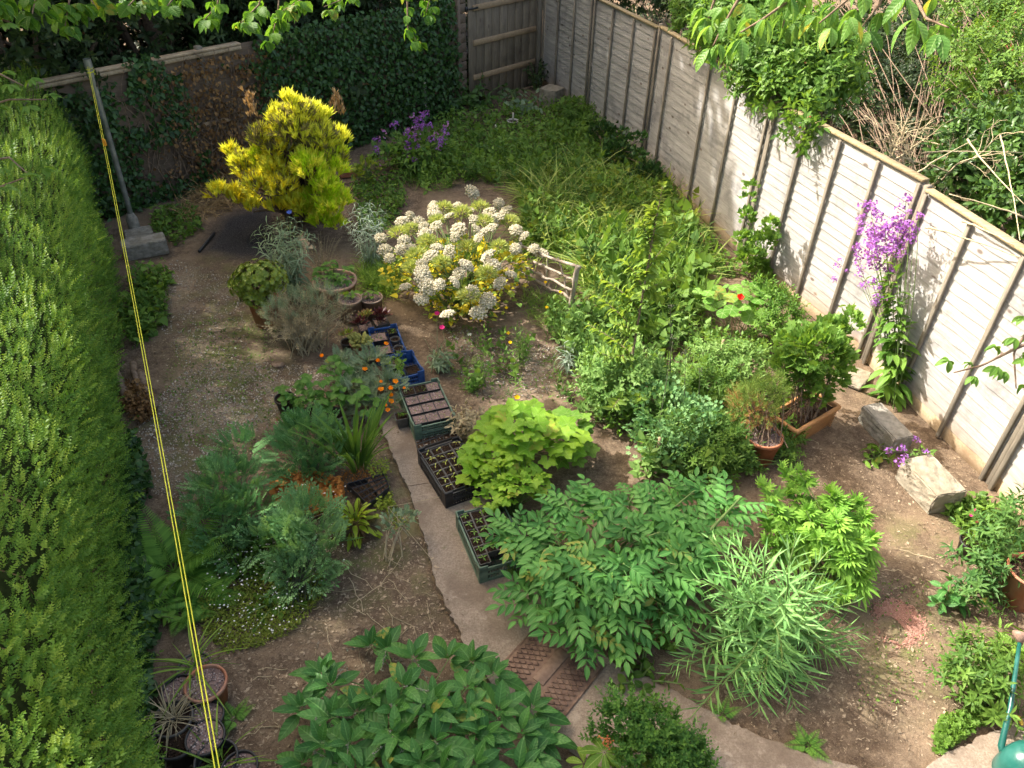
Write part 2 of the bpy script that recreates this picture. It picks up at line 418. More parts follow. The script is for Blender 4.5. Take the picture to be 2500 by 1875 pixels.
M_can = plain('green_can_plastic', (.008, .075, .06), (.012, .10, .08), 8, .3, .5, .05, .001, (.03, .13, .11), 5)
M_bark = plain('bark', (.14, .095, .065), (.26, .19, .135), 30, .9, .2, .6, .006)
M_twig = plain('dry_twig', (.34, .28, .17), (.50, .42, .27), 30, .85, .2, .4, .003)
M_stick = plain('grey_stick', (.25, .2, .155), (.40, .34, .27), 24, .85, .2, .5, .005)
M_gstem = plain('green_stem', (.10, .16, .045), (.16, .24, .07), 20, .55, .3, .1, .002)
M_rstem = plain('dark_stem', (.05, .06, .035), (.09, .1, .05), 20, .6, .3, .1, .002)
M_hay = plain('dry_hay', (.28, .18, .08), (.45, .31, .15), 30, .9, .2, .3, .004)
F_dead = M_dead = fol('dead_leaf', (.12, .065, .03), (.30, .18, .08), None, .15, .7, .15)

# ------------------------------------------------------------------ ground
def inpoly(P, poly):
    x, y = P[:, 0], P[:, 1]; r = np.zeros(len(P), bool); n = len(poly)
    for i in range(n):
        x1, y1 = poly[i][:2]; x2, y2 = poly[(i + 1) % n][:2]
        c = ((y1 > y) != (y2 > y)) & (x < (x2 - x1) * (y - y1) / (y2 - y1 + 1e-12) + x1); r ^= c
    return r
def pdist(P, poly):
    d = np.full(len(P), 1e9); n = len(poly)
    for i in range(n):
        a = np.array(poly[i][:2], float); b = np.array(poly[(i + 1) % n][:2], float); e = b - a
        t = np.clip(((P - a) @ e) / (e @ e + 1e-12), 0, 1); d = np.minimum(d, np.linalg.norm(P - (a + t[:, None] * e), axis=1))
    return d
def soft(P, poly, s=.15):
    d = pdist(P, poly); sgn = np.where(inpoly(P, poly), 1, -1); return np.clip(.5 + sgn * d / (2 * s), 0, 1)
def GP(*pts, z=0.0): return [tuple(at(x, y, z)[:2]) for x, y in pts]
def fnoise(P, sc, seed):
    r = np.random.default_rng(seed); v = 0
    for k in range(6):
        d = r.normal(size=2) * sc * (1.3 ** k); v = v + np.sin(P @ d + r.random() * 6) / (1.25 ** k)
    return v / 3.2
def gz(P):
    P = np.atleast_2d(np.asarray(P, float))[:, :2]
    return .018 * fnoise(P, 2.2, 3) + .010 * fnoise(P, 9, 4)
path_poly = GP((806, 880), (838, 962), (858, 1010), (884, 1062), (915, 1160), (938, 1250), (962, 1310), (985, 1350), (1005, 1402), (1040, 1452), (1075, 1500), (1160, 1560),
               (1205, 1600), (1290, 1665), (1300, 1760), (2000, 1800), (1900, 1690), (1830, 1657), (1740, 1632), (1640, 1596), (1560, 1560), (1500, 1522), (1420, 1482), (1322, 1437),
               (1225, 1352), (1190, 1300), (1150, 1200), (1085, 1080), (1020, 980), (975, 900), (940, 850), (870, 850))
patio_poly = GP((1985, 1672), (2045, 1630), (2110, 1600), (2160, 1578), (2230, 1545), (2500, 1420), (2600, 1750), (2000, 1800))
gx = np.arange(-9, 9.001, .05); gy = np.arange(1.0, 20.001, .05)
X, Y = np.meshgrid(gx, gy); P2 = np.stack([X.ravel(), Y.ravel()], 1)
zz = gz(P2)
inp = np.maximum(soft(P2, path_poly, .08), soft(P2, patio_poly, .08)); zz = zz * (1 - inp) - .03 * inp
g_gravel = np.maximum.reduce([soft(P2, GP((560, 780), (760, 800), (640, 900), (480, 960), (400, 1080), (300, 1060), (300, 900), (400, 800)), .35),
                              .8 * soft(P2, GP((370, 560), (500, 600), (500, 780), (400, 800), (350, 700)), .3),
                              .75 * soft(P2, GP((960, 700), (1250, 760), (1260, 860), (1010, 860)), .3)])
g_moss = np.maximum.reduce([.8 * soft(P2, GP((300, 900), (460, 930), (480, 1010), (420, 1060), (320, 1000)), .3), .8 * soft(P2, GP((480, 560), (700, 660), (560, 760), (420, 700)), .5), .7 * soft(P2, GP((500, 1100), (900, 1150), (900, 1300), (600, 1300)), .4), .9 * soft(P2, GP((400, 700), (560, 690), (600, 880), (560, 960), (430, 900)), .4),
                            .8 * soft(P2, GP((860, 1040), (930, 1200), (800, 1150), (780, 960)), .25),
                            .8 * soft(P2, GP((1880, 1380), (2050, 1350), (2060, 1480), (1900, 1500)), .3),
                            .6 * soft(P2, GP((1900, 1130), (2100, 1130), (2100, 1180), (1900, 1180)), .2)])
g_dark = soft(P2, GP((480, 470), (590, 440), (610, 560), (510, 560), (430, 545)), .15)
nx, ny = len(gx), len(gy); idx = np.arange(nx * ny).reshape(ny, nx)
a, b, c_, d_ = idx[:-1, :-1].ravel(), idx[:-1, 1:].ravel(), idx[1:, 1:].ravel(), idx[1:, :-1].ravel()
Fg = np.concatenate([np.stack([a, b, c_], 1), np.stack([a, c_, d_], 1)])
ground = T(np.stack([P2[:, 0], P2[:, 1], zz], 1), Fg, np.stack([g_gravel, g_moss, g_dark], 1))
o0 = [(-400, -400), (400, -400), (400, 400), (-400, 400)]; i0 = [(-9, 1), (9, 1), (9, 20), (-9, 20)]
V = [(x, y, -.02) for x, y in o0] + [(x, y, -.02) for x, y in i0]; F = []
for k in range(4): j = (k + 1) % 4; F += [(k, j, 4 + j), (k, 4 + j, 4 + k)]
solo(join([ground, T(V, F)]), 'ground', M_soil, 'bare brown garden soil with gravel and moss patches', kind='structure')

def slab(name, poly, top, thick, mat, label):
    import bmesh
    P = [np.array(p) for p in poly]; R = np.random.default_rng(4); Q = []
    for i in range(len(P)):
        a, b = P[i], P[(i + 1) % len(P)]; n = max(1, int(np.linalg.norm(b - a) / .03))
        for k in range(n): q_ = a + (b - a) * k / n; Q.append(q_ + R.normal(size=2) * .005 + .006 * np.array([math.sin(q_[1] * 17 + 2 * math.sin(q_[1] * 5)) + .8 * math.sin(q_[1] * 41 + 1), .6 * math.sin(q_[0] * 29)]))
    bm = bmesh.new(); vs = [bm.verts.new((q[0], q[1], top)) for q in Q]; f = bm.faces.new(vs)
    if f.normal.z < 0: f.normal_flip()
    r = bmesh.ops.extrude_face_region(bm, geom=[f]); dn = [v for v in r['geom'] if isinstance(v, bmesh.types.BMVert)]
    for v in dn: v.co.z -= thick
    bm.normal_update()
    bmesh.ops.recalc_face_normals(bm, faces=bm.faces)
    me = bpy.data.meshes.new(name); bm.to_mesh(me); bm.free(); me.materials.append(mat)
    o = link(me, name); tag(o, label, None, None, 'structure'); return o
path_o = slab('path', path_poly, .035, .1, M_conc, 'worn concrete garden path running to the manhole cover')
slab('patio', patio_poly, .035, .1, M_conc, 'corner of concrete paving under the watering can')
# hairline cracks in the path
cr_t = []
for pts in (((1158, 1250), (1166, 1290), (1176, 1330), (1186, 1372)), ((880, 1050), (905, 1040), (928, 1052), (950, 1040))):
    q = [at(x, y, .0365) for x, y in pts]; q = [q[0] + (q[-1] - q[0]) * t + np.array([rng.normal() * .006, 0, 0]) for t in np.linspace(0, 1, 14)]
    cr_t.append(tube(q, .0022, 4))
part(join(cr_t), 'crack', M_compost, path_o)

# ------------------------------------------------------------------ right-hand fence of lapped boards
def fence_pt(s):   # arc-length along the boundary from the far corner
    pts = [np.array(p) for p in ((.47, 15.97), (2.08, 11.85), (2.72, 9.5), (3.79, 6.55), (4.24, 4.75), (4.75, 2.2), (5.2, 0.2))]
    for a, b in zip(pts[:-1], pts[1:]):
        l = np.linalg.norm(b - a)
        if s <= l or b is pts[-1]: return a + (b - a) * s / l, (b - a) / l
        s -= l
fence = thing('wooden_fence', 'long weathered larch-lap fence with silvery boards and brown battens', 'fence', (3.2, 8, 0))
PJ = [0.0, 2.15, 4.30, 7.50, 9.86, 11.75, 13.75, 15.8]
step = [0.0, .02, .08, .03, .03, .02, .02]; TOPZ = [2.0, 2.02, 2.05, 1.99, 1.93, 1.86, 1.84]
def lap_board(L, h, seed):
    r = np.random.default_rng(seed); n = 10; V = []; F = []
    for i in range(n + 1):
        x = L * i / n; wv = r.normal() * .0045; z0 = -h / 2 + wv
        V += [(x, -.0125, z0), (x, -.002, z0 - .001), (x, .001, h / 2), (x, .004, h / 2)]
    V = np.array(V, float)
    for i in range(n):
        p = i * 4; q = p + 4
        for a, b in ((0, 1), (1, 3), (3, 2), (2, 0)): F += [(p + a, q + a, q + b), (p + a, q + b, p + b)]
    F += [(0, 1, 3), (0, 3, 2), (4 * n, 4 * n + 3, 4 * n + 1), (4 * n, 4 * n + 2, 4 * n + 3)]
    t = T(V, F)
    return t
NB = 17
for k in range(len(PJ) - 1):
    a, _ = fence_pt(PJ[k] + .035); b, _ = fence_pt(PJ[k + 1] - .035); L = np.linalg.norm(b - a); u = (b - a) / L
    top = TOPZ[k]; kick = .17
    R3 = np.array([[u[0], -u[1], 0], [u[1], u[0], 0], [0, 0, 1]])     # X along, Y away from the garden
    if R3[0, 1] < 0: R3[:, 1] *= -1
    # local -Y faces the garden
    def W(t): return T(t.V @ R3.T + np.array([a[0], a[1], 0]), t.F if np.linalg.det(R3) > 0 else t.F[:, ::-1], t.A, t.M)
    pan = part(W(join([box(L, .03, .035, (L / 2, .035, top - .02)), box(L, .085, .028, (L / 2, .0, top + .017), 0, .004)])), 'fence_panel', M_cap, fence)
    pan['label'] = 'capping rail of one fence panel with greenish weathered top'
    MW = Matrix(((R3[0][0], R3[0][1], 0, 0), (R3[1][0], R3[1][1], 0, 0), (0, 0, 1, 0), (0, 0, 0, 1)))
    hgt = (top - kick - .01) / NB
    ms = []
    for q in range(3):
        t = lap_board(L, hgt * 1.28, 100 * k + q)
        if np.linalg.det(R3) < 0: t.F = t.F[:, ::-1]
        ms.append(mesh_of(t, 'board', M_fence, False))
    for j in range(NB):
        z = kick + hgt * (j + .5) + rng.normal() * .002
        mw = Matrix.Translation((a[0], a[1], z)) @ MW @ Matrix.Rotation(rng.normal() * .0018, 4, 'Y')
        link(ms[j % 3], 'board', pan, mw)
    part(W(box(L, .03, kick - .01, (L / 2, .012, kick / 2), 0, .003)), 'gravel_board', wood('gravel_board_wood', (.40, .30, .19), (.52, .41, .28), (.3, .2, .12), 0, False) if k == 0 else bpy.data.materials['gravel_board_wood'], pan)
    nst = {0: 3, 1: 3, 2: 4, 3: 4, 4: 3, 5: 3, 6: 3}[k]
    for q in range(nst + 1):
        x = L * q / nst; x = min(max(x, .025), L - .025)
        if k == 2: x = [.025, .44, 1.62, 2.34, L - .025][q]
        st = box(.042, .026, top - .02, (x, -.036, top / 2 - .005), 0, .004)
        part(W(st), 'batten', M_stud, pan)
for k in range(1, len(PJ)):
    p, u = fence_pt(PJ[k]); R3 = np.array([[u[0], -u[1], 0], [u[1], u[0], 0], [0, 0, 1]])
    t = box(.055, .06, TOPZ[min(k, 6)] + .05, (0, .01, (TOPZ[min(k, 6)] + .05) / 2), 0, .006)
    part(T(t.V @ R3.T + np.array([p[0], p[1], 0]), t.F, t.A), 'post', M_stud, fence)

# ------------------------------------------------------------------ back fence with gate
BA, BB = np.array([-4.7, 10.71]), np.array([.3, 15.86]); bu = (BB - BA) / np.linalg.norm(BB - BA); bn = np.array([bu[1], -bu[0]])   # bn faces the garden
def backpt(x, y, off=0.0):
    p = onplane(BA, BB, x, y); s = (p[:2] - BA) @ bu; return s, p[2]
RB = np.array([[bu[0], -bn[0], 0], [bu[1], -bn[1], 0], [0, 0, 1]])   # X along, -Y to garden
def WB(t): return T(t.V @ RB.T + np.array([BA[0], BA[1], 0]), t.F if np.linalg.det(RB) > 0 else t.F[:, ::-1], t.A, t.M)
bf = thing('board_fence', 'old brown boarded fence with pale cap rail at the far end of garden', 'fence', (*BA, 0))
s_end = backpt(985, 100)[0]; s0 = -4.2
MB4 = Matrix(((RB[0][0], RB[0][1], 0, 0), (RB[1][0], RB[1][1], 0, 0), (0, 0, 1, 0), (0, 0, 0, 1)))
secs = np.linspace(s0, s_end, 5)
for k in range(4):
    L = secs[k + 1] - secs[k] - .02; h = 1.79 / 14
    ms = []
    for q in range(2):
        t = lap_board(L, h * 1.25, 900 + k * 5 + q)
        if np.linalg.det(RB) < 0: t.F = t.F[:, ::-1]
        ms.append(mesh_of(t, 'board', M_back, False))
    for j in range(14):
        o = BA + bu * secs[k]
        link(ms[j % 2], 'board', bf, Matrix.Translation((o[0], o[1], .03 + h * (j + .5))) @ MB4 @ Matrix.Rotation(rng.normal() * .002, 4, 'Y'))
    part(WB(box(.09, .09, 1.9, (secs[k], .03, .95), 0, .01)), 'post', M_stud, bf)
for z in (.88,):
    for a_, b_ in ((260, 410), (418, 480), (720, 905)):
        sa, _ = backpt(a_, 200); sb, _ = backpt(b_, 200)
        part(WB(box(sb - sa, .06, .07, ((sa + sb) / 2, -.055, z + rng.normal() * .01), 0, .012)), 'arris_rail', M_brace, bf)
M_capb = wood('sawn_cap_rail', (.30, .23, .15), (.48, .38, .27), (.17, .13, .08), 0, True)
for a_, b_, y_ in ((40, 283, 0), (330, 520, 0)):
    sa, _ = backpt(a_, 150); sb, _ = backpt(b_, 120)
    part(WB(join([box(sb - sa, .13, .03, ((sa + sb) / 2, -.01, 1.845), 0, .006), box(sb - sa, .03, .05, ((sa + sb) / 2, -.055, 1.80), 0, .004)])), 'cap_rail', M_capb, bf)
sp_, _ = backpt(990, 50)
gate = thing('garden_gate', 'closed wooden plank gate with two ledges beside the fence corner', 'gate', (*(BA + bu * (s_end + .8)), 0))
sg0, sg1 = s_end + .28, backpt(1157, 120)[0]
nb = 9; bw = (sg1 - sg0) / nb
for j in range(nb):
    part(WB(box(bw - .012, .022, 1.93 + rng.normal() * .01, (sg0 + bw * (j + .5), .0 + rng.normal() * .003, .99), 0, .003)), 'board', M_gate, gate)
for z in (.50, 1.10, 1.68):
    part(WB(box(sg1 - sg0 - .16, .035, .095, ((sg0 + sg1) / 2 + .03, -.031, z), 0, .006)), 'ledge', M_brace, gate)
part(WB(join([box(.22, .012, .03, (sg0 + .1, -.056, 1.68), 0), box(.05, .02, .07, (sg0 - .03, -.02, 1.68), 0)])), 'latch', M_black, gate)
gp = thing('gate_post_panel', 'narrow boarded side panel and post between gate and ivy', 'fence panel', (*(BA + bu * (s_end + .14)), 0))
part(WB(box(.07, .10, 2.0, (s_end + .02, -.03, 1.0), 0, .008)), 'post', M_back, gp)
for j in range(12): part(WB(box(.19, .018, .15, (s_end + .155, .01, .1 + j * .16), 0, .004)), 'board', M_back, gp)
cpst = solo(WB(box(.09, .1, 2.02, (sg1 + .05, -.02, 1.01), 0, .01)), 'corner_post', M_stud, 'square brown corner post where gate meets the silvery fence', 'post', origin=(*(BA + bu * (sg1 + .05)), 0))

# ------------------------------------------------------------------ manhole
mc = [at(1075, 1442, .05), at(1172, 1347, .05), at(1311, 1439, .05), at(1205, 1546, .05)]
mo = sum(mc) / 4; mu = nrm(mc[2] - mc[1]); mu = nrm(nrm(mc[2] - mc[1]) + nrm(mc[3] - mc[0])); mu[2] = 0; mu = nrm(mu); mv = np.array([-mu[1], mu[0], 0])
ml = (np.linalg.norm(mc[2] - mc[1]) + np.linalg.norm(mc[3] - mc[0])) / 2; mw_ = (np.linalg.norm(mc[1] - mc[0]) + np.linalg.norm(mc[2] - mc[3])) / 2
def WM(t): return T(t.V @ np.stack([mu, mv, [0, 0, 1]], 1).T + np.array([mo[0], mo[1], .0]), t.F, t.A, t.M)
mh = thing('manhole_cover', 'rusty cast iron manhole cover with diamond tread set in the path', 'manhole cover', (mo[0], mo[1], .03))
part(WM(box(ml, mw_, .03, (0, 0, .035), 0, .004)), 'plate', M_iron, mh)
rid = []; nl = 13
sx, sy = ml / 2 - .006, mw_ / 2 - .004; ang = math.atan2(.55, 1)
def ridge(p, q): 
    p = np.array(p); q = np.array(q); d = q - p; l = np.linalg.norm(d)
    if l < .02: return
    a = math.atan2(d[1], d[0]); t = box(l, .0065, .011, (0, 0, 0), 0, 0, .7); rid.append(t.tf(rot('Z', a), 1, ((p[0] + q[0]) / 2, (p[1] + q[1]) / 2, .054)))
stp = .036; cells = []
for i in range(-14, 15):
    for j in range(-18, 19):
        cx, cy = i * stp * 1.0, j * stp * .62
        if (i + j) % 2: continue
        for sgn in (1, -1):
            p = (cx, cy); q = (cx + stp, cy + sgn * stp * .62); m_ = ((p[0] + q[0]) / 2, (p[1] + q[1]) / 2)
            if abs(q[0]) > sx or abs(q[1]) > sy or abs(p[0]) > sx or abs(p[1]) > sy: continue
            if abs(m_[0]) < .055 and abs(m_[1]) < .17: continue
            if abs(m_[0]) < .075 and abs(abs(m_[1]) - .225) < .06: continue
            ridge(p, q)
part(WM(join(rid)), 'tread', M_iron, mh, kind='stuff')
part(WM(join([box(.09, .30, .014, (0, 0, .054), 0, .003)])), 'name_bar', plain('worn_iron', (.17, .11, .08), (.24, .165, .12), 30, .7, .35, .3, .002), mh)
for sgn in (-1, 1):
    part(WM(lathe([(.060, .05), (.060, .060), (.045, .060), (.043, .052), (.034, .052), (.033, .058), (.001, .058)], 20, 0, 0, sgn * .225)), 'key_hole', M_iron, mh)
part(WM(join([box(ml + .03, .016, .02, (0, s * (mw_ / 2 + .006), .038)) for s in (-1, 1)] + [box(.016, mw_, .02, (s * (ml / 2 + .006), 0, .038)) for s in (-1, 1)])), 'frame', M_iron, mh)

# ------------------------------------------------------------------ stone blocks
def block(name, label, x, y, dims, ang, mat, seed, zc=None, cat='block'):
    import bmesh
    p = at(x, y, dims[2] / 2); bm = bmesh.new(); bmesh.ops.create_cube(bm, size=1)
    for v in bm.verts: v.co = Vector((v.co.x * dims[0], v.co.y * dims[1], v.co.z * dims[2]))
    bmesh.ops.bevel(bm, geom=bm.edges[:], offset=.014, segments=1, affect='EDGES')
    bmesh.ops.subdivide_edges(bm, edges=bm.edges[:], cuts=5, use_grid_fill=True)
    bmesh.ops.triangulate(bm, faces=bm.faces[:])
    V = np.array([v.co[:] for v in bm.verts]); F = [[v.index for v in f.verts] for f in bm.faces]; bm.free()
    r = np.random.default_rng(seed); k = r.normal(size=(5, 3)) * 9; d = sum(np.sin(V @ q + r.random() * 6) for q in k) / 5
    V = V * (1 + .014 * d)[:, None] + r.normal(size=V.shape) * .0028; cr = (np.abs(V) / (np.array(dims) / 2)).sum(1); V *= np.where((cr > 2.3) & (r.random(len(V)) < .5), r.uniform(.95, .985, len(V)), 1)[:, None]
    V = V @ rot('Z', ang).T + np.array([p[0], p[1], dims[2] / 2])
    return solo(T(V, F), name, mat, label, cat, smooth=False, origin=(p[0], p[1], 0))
def dirang(a, b, z=.15):
    d = at(*b, z) - at(*a, z); return math.atan2(d[1], d[0])
block('stone_block', 'pale concrete block nearer the orange planter, grey mottled top', 1912, 925, (.50, .21, .20), dirang((1860, 880), (1945, 968)), M_grey, 3)
block('stone_block', 'larger rough-hewn buff stone block beside small purple flowers', 2008, 1045, (.46, .30, .23), dirang((1950, 985), (2035, 1075)), M_conc2, 8)
block('stone_block', 'pale square stone block against the shaded foot of the fence', 1192, 208, (.36, .36, .32), dirang((1170, 220), (1225, 195)), M_conc2, 5)
block('paving_stone', 'flat buff paving stone behind orange planter at the fence foot', 1845, 815, (.34, .26, .05), .9, M_conc2, 15, cat='paving stone')
block('brick', 'single orange-brown brick beside the yellow shrub', 757, 372, (.32, .13, .12), .35, M_terra, 12, cat='brick')

# ------------------------------------------------------------------ clothes pole, line
pole = thing('clothes_pole', 'tall grey steel clothes-line pole standing by the hedge', 'pole', (*at(292, 497)[:2], 0))
pb = at(292, 497); pt = CO + ray(188, 130) * (np.dot(pb[:2], ray(188, 130)[:2]) / np.dot(ray(188, 130)[:2], ray(188, 130)[:2]))
pt = np.array([pt[0], pt[1], pt[2]])
part(tube([pb * (1 - t) + pt * t for t in (.03, .3, .6, 1)], .034, 14, False), 'tube', M_steel, pole)
part(tube([pt + (0, 0, -.09), pt + (0, 0, .015)], .043, 16, False), 'collar', M_steel, pole)
part(tube([pt + (0, 0, -.3), pt + (0, 0, -.02)], .030, 14, True), 'cap', M_black, pole)
part(join([lathe([(.075, 0), (.075, .16), (.06, .2), (.045, .24), (.035, .25)], 18).tf(None, 1, pb)]), 'socket', M_grey, pole)
block('concrete_block', 'long grey concrete block lying at the foot of the clothes pole', 313, 533, (.52, .25, .20), dirang((265, 545), (360, 527)), M_grey, 21)
block('concrete_block', 'small flat concrete slab around the clothes pole socket', 300, 505, (.34, .30, .06), .5, M_grey, 22)
line_o = thing('washing_line', 'double strand of yellow washing line strung from the pole towards the house', 'washing line', pt)
Lz = 2.35
e1, e2 = at(478, 1740, Lz), at(488, 1740, Lz)
for e, dx in ((e1, -.008), (e2, .008)):
    p0 = pt + np.array([dx, -.02, -.06]); ts = np.linspace(0, 1, 30)
    q = [p0 * (1 - t) + e * t + np.array([0, 0, -.16 * 4 * t * (1 - t)]) for t in ts]
    part(tube(q, .0022, 6), 'strand', M_line, line_o)
kn = pt + np.array([0, 0, -.16])
part(join([tube([kn + .04 * np.array([math.cos(a), math.sin(a), .15 * a]) for a in np.linspace(0, 2 * PI * 2.2, 24)], .006, 5)]), 'knot', M_line, line_o)
pk = (pt * .72 + e1 * .28) + np.array([0, 0, -.13])
solo(join([box(.012, .02, .07, (0, 0, 0), 0, .003), box(.012, .02, .06, (.014, 0, -.004), 0, .003)]).tf(None, 1, pk), 'clothes_peg', plain('orange_peg', (.6, .25, .02), (.65, .3, .03)), 'small orange clothes peg gripping the yellow line', 'peg', origin=pk)

# ------------------------------------------------------------------ pots and crates
def gritdisc(r, z, n=60, seed=0):
    """lumpy surface of soil or grit filling a round pot"""
    R = np.random.default_rng(seed); V = [(0, 0, z + .004)]; F = []; K = 22
    for q, rr in enumerate((.35, .7, 1.0)):
        for j in range(K):
            t = 2 * PI * j / K; V.append((r * rr * math.cos(t), r * rr * math.sin(t), z + R.normal() * .003 - (.002 if rr == 1 else 0)))
    for j in range(K):
        k = (j + 1) % K; F.append((0, 1 + j, 1 + k))
        for q in (0, 1):
            a, b = 1 + q * K + j, 1 + q * K + k; F += [(a, a + K, b + K), (a, b + K, b)]
    base = T(V, F); st = rock(1, .3, 3)
    n = int(n); rad = r * .95 * np.sqrt(R.random(n)); th = R.random(n) * 2 * PI
    O = np.stack([rad * np.cos(th), rad * np.sin(th), np.full(n, z + .004)], 1)
    return join([base, inst(st, O, frames(R.normal(size=(n, 3)), R.normal(size=(n, 3))), R.uniform(.004, .009, n) * (r / .1) ** .3)])
M_gritb = fol('grit_stones', (.20, .14, .125), (.62, .50, .46), None, 0, .9, .2)
M_comb = fol('compost_crumbs', (.025, .016, .011), (.12, .075, .05), None, 0, .95, .1)
def round_pot(name, label, x, y, r, h, mat, rim=.12, fill='grit', taper=.72, z0=0.0, group=None, cat='plant pot', lvl=.9, tilt=0, off=0):
    p = at(x, y, z0 + h); p = np.array([p[0], p[1], z0])
    o = thing(name, label, cat, p, group)
    rb = r * taper; rr = r; rh = h * rim
    prof = [(.001, 0), (rb, 0), (rb + (r * .93 - rb) * .96, h - rh), (r * .97, h - rh), (r, h - rh * .8), (rr, h - .004), (r * .985, h), (r * .90, h), (r * .88, h - .01), (r * .86, h * lvl - .01)]
    part(lathe(prof, 32).tf(None, 1, p), 'body', mat, o)
    t = gritdisc(r * .875, h * lvl, 90 * (r / .1) ** 2, int(x)).tf(None, 1, p)
    part(t, 'soil', M_gritb if fill == 'grit' else M_comb, o, kind='stuff')
    o['r'] = r; return o, p, np.array([p[0], p[1], z0 + h * lvl])
def square_pot(name, label, p, s, h, ang, mat, fill=None, group=None, cat='plant pot', lvl=.88, seed=0, seedling=None, wall=.003):
    o = thing(name, label, cat, p, group); R = rot('Z', ang); a = s / 2; b = a * .78
    V = []; 
    for (r_, z_) in ((b, 0), (a, h - .012), (a + .002, h - .012), (a + .002, h), (a - wall, h), (a - wall - .002, h * lvl - .02)):
        for sx_, sy_ in ((-1, -1), (1, -1), (1, 1), (-1, 1)): V.append((sx_ * r_, sy_ * r_, z_))
    F = []
    for i in range(5):
        for j in range(4):
            q = i * 4 + j; k = i * 4 + (j + 1) % 4; F += [(q, k, k + 4), (q, k + 4, q + 4)]
    part(T(V, F).tf(R, 1, p), 'body', mat, o, False)
    rg = np.random.default_rng(seed); g = 6; xs = np.linspace(-a + wall, a - wall, g); V = []; F = []
    for i in range(g):
        for j in range(g): V.append((xs[i], xs[j], h * lvl + rg.normal() * .0035))
    for i in range(g - 1):
        for j in range(g - 1): q = i * g + j; F += [(q, q + g, q + g + 1), (q, q + g + 1, q + 1)]
    ts = [T(V, F)]
    n = 26; O = np.stack([rg.uniform(-a * .85, a * .85, n), rg.uniform(-a * .85, a * .85, n), np.full(n, h * lvl + .003)], 1)
    ts.append(inst(rock(0, .3, 3), O, frames(rg.normal(size=(n, 3)), rg.normal(size=(n, 3))), rg.uniform(.003, .007, n)))
    part(join(ts).tf(R, 1, p), 'soil', M_gritb if fill == 'grit' else M_comb, o, False)
    if seedling is not None: seedling(o, np.array(p) + np.array([0, 0, h * lvl]), rg)
    return o
def crate(name, label, c0, c1, c2, h, mat, z=.0, wall_open=True, lug=.025, dims=None, stack=1):
    """c0 near-left, c1 far-left, c2 far-right rim corners in photo marks; returns frame"""
    A, B, C = (at(*c, z + h) for c in (c0, c1, c2)); u = B - A; L = np.linalg.norm(u); u /= L
    v = C - B; v -= u * (v @ u); Wd = np.linalg.norm(v); v = v / Wd
    if dims: L, Wd = dims
    R = np.stack([u, v, [0, 0, 1]], 1); flip = np.linalg.det(R) < 0
    org = np.array([A[0], A[1], z])
    def W(t): return T(t.V @ R.T + org, t.F[:, ::-1] if flip else t.F, t.A, t.M)
    o = thing(name, label, 'crate', org + u * L / 2 + v * Wd / 2)
    def side(l, axis, pos):
        ts = []; 
        def bx(a0, a1, z0, z1, th=.010):
            s = ((a1 - a0), th, (z1 - z0)) if axis == 0 else (th, (a1 - a0), (z1 - z0))
            c = ((a0 + a1) / 2, pos, (z0 + z1) / 2) if axis == 0 else (pos, (a0 + a1) / 2, (z0 + z1) / 2)
            ts.append(box(*s, c, 0, .0015))
        for k in range(stack):
            zb = k * h / stack; hh = h / stack
            bx(0, l, zb + hh * .80, zb + hh - .002, .014); bx(0, l, zb, zb + hh * .2); bx(0, l, zb + hh * .44, zb + hh * .56, .006)
            n = int(l / .022)
            for i in range(n + 1): a = l * i / n; bx(max(a - .004, 0), min(a + .004, l), zb + hh * .2, zb + hh * .8, .007)
        return join(ts)
    part(W(join([side(L, 0, .005)])), 'side', mat, o, False); part(W(side(L, 0, Wd - .005)), 'side', mat, o, False)
    part(W(side(Wd, 1, .005)), 'side', mat, o, False); part(W(side(Wd, 1, L - .005)), 'side', mat, o, False)
    ts = []
    for a in (0, L):
        for b in (0, Wd):
            sa, sb = (1 if a == 0 else -1), (1 if b == 0 else -1)
            ts += [box(.07, .012, h + lug, (a + sa * .035, b + sb * .004, (h + lug) / 2), 0, .003), box(.012, .07, h + lug, (a + sa * .004, b + sb * .035, (h + lug) / 2), 0, .003)]
    part(W(join(ts)), 'corner', mat, o, False)
    gr = [box(L, .006, .006, (L / 2, Wd * k / 9, .012)) for k in range(10)] + [box(.006, Wd, .006, (L * k / 14, Wd / 2, .013)) for k in range(15)]
    part(W(join(gr)), 'base', mat, o, False)
    return o, W, R, org, L, Wd
M_seed = fol('seedling_leaf', (.30, .36, .07), (.52, .55, .16), None, .35, .4, .3)
M_seed2 = fol('seedling_green', (.10, .22, .04), (.20, .34, .08), None, .35, .4, .3)
def seedling(mat, n=2, size=.03, h=.03, more=0):
    lf = leaf(2, .34, .1, .35)
    def f(o, p, rg):
        a = rg.random() * 6; top = p + np.array([rg.normal() * .008, rg.normal() * .008, h * rg.uniform(.8, 1.2)])
        ts = [tube([p - (0, 0, .004), top], .0014, 4)]
        m = n + (rg.integers(0, more + 1) if more else 0)
        th = a + np.arange(m) * (PI if m == 2 else 2 * PI / m) + rg.normal(size=m) * .2
        Yd = np.stack([np.cos(th), np.sin(th), np.full(m, .3)], 1)
        ts.append(inst(lf, np.repeat(top[None], m, 0), frames(Yd, np.tile([0, 0, 1.0], (m, 1))), rg.uniform(.8, 1.2, m) * size))
        part(join(ts), 'seedling', mat, o)
    return f
ORD = ['first', 'second', 'third', 'fourth', 'fifth', 'sixth', 'seventh', 'eighth']
def c5(x, y): return crop(5, x, y)
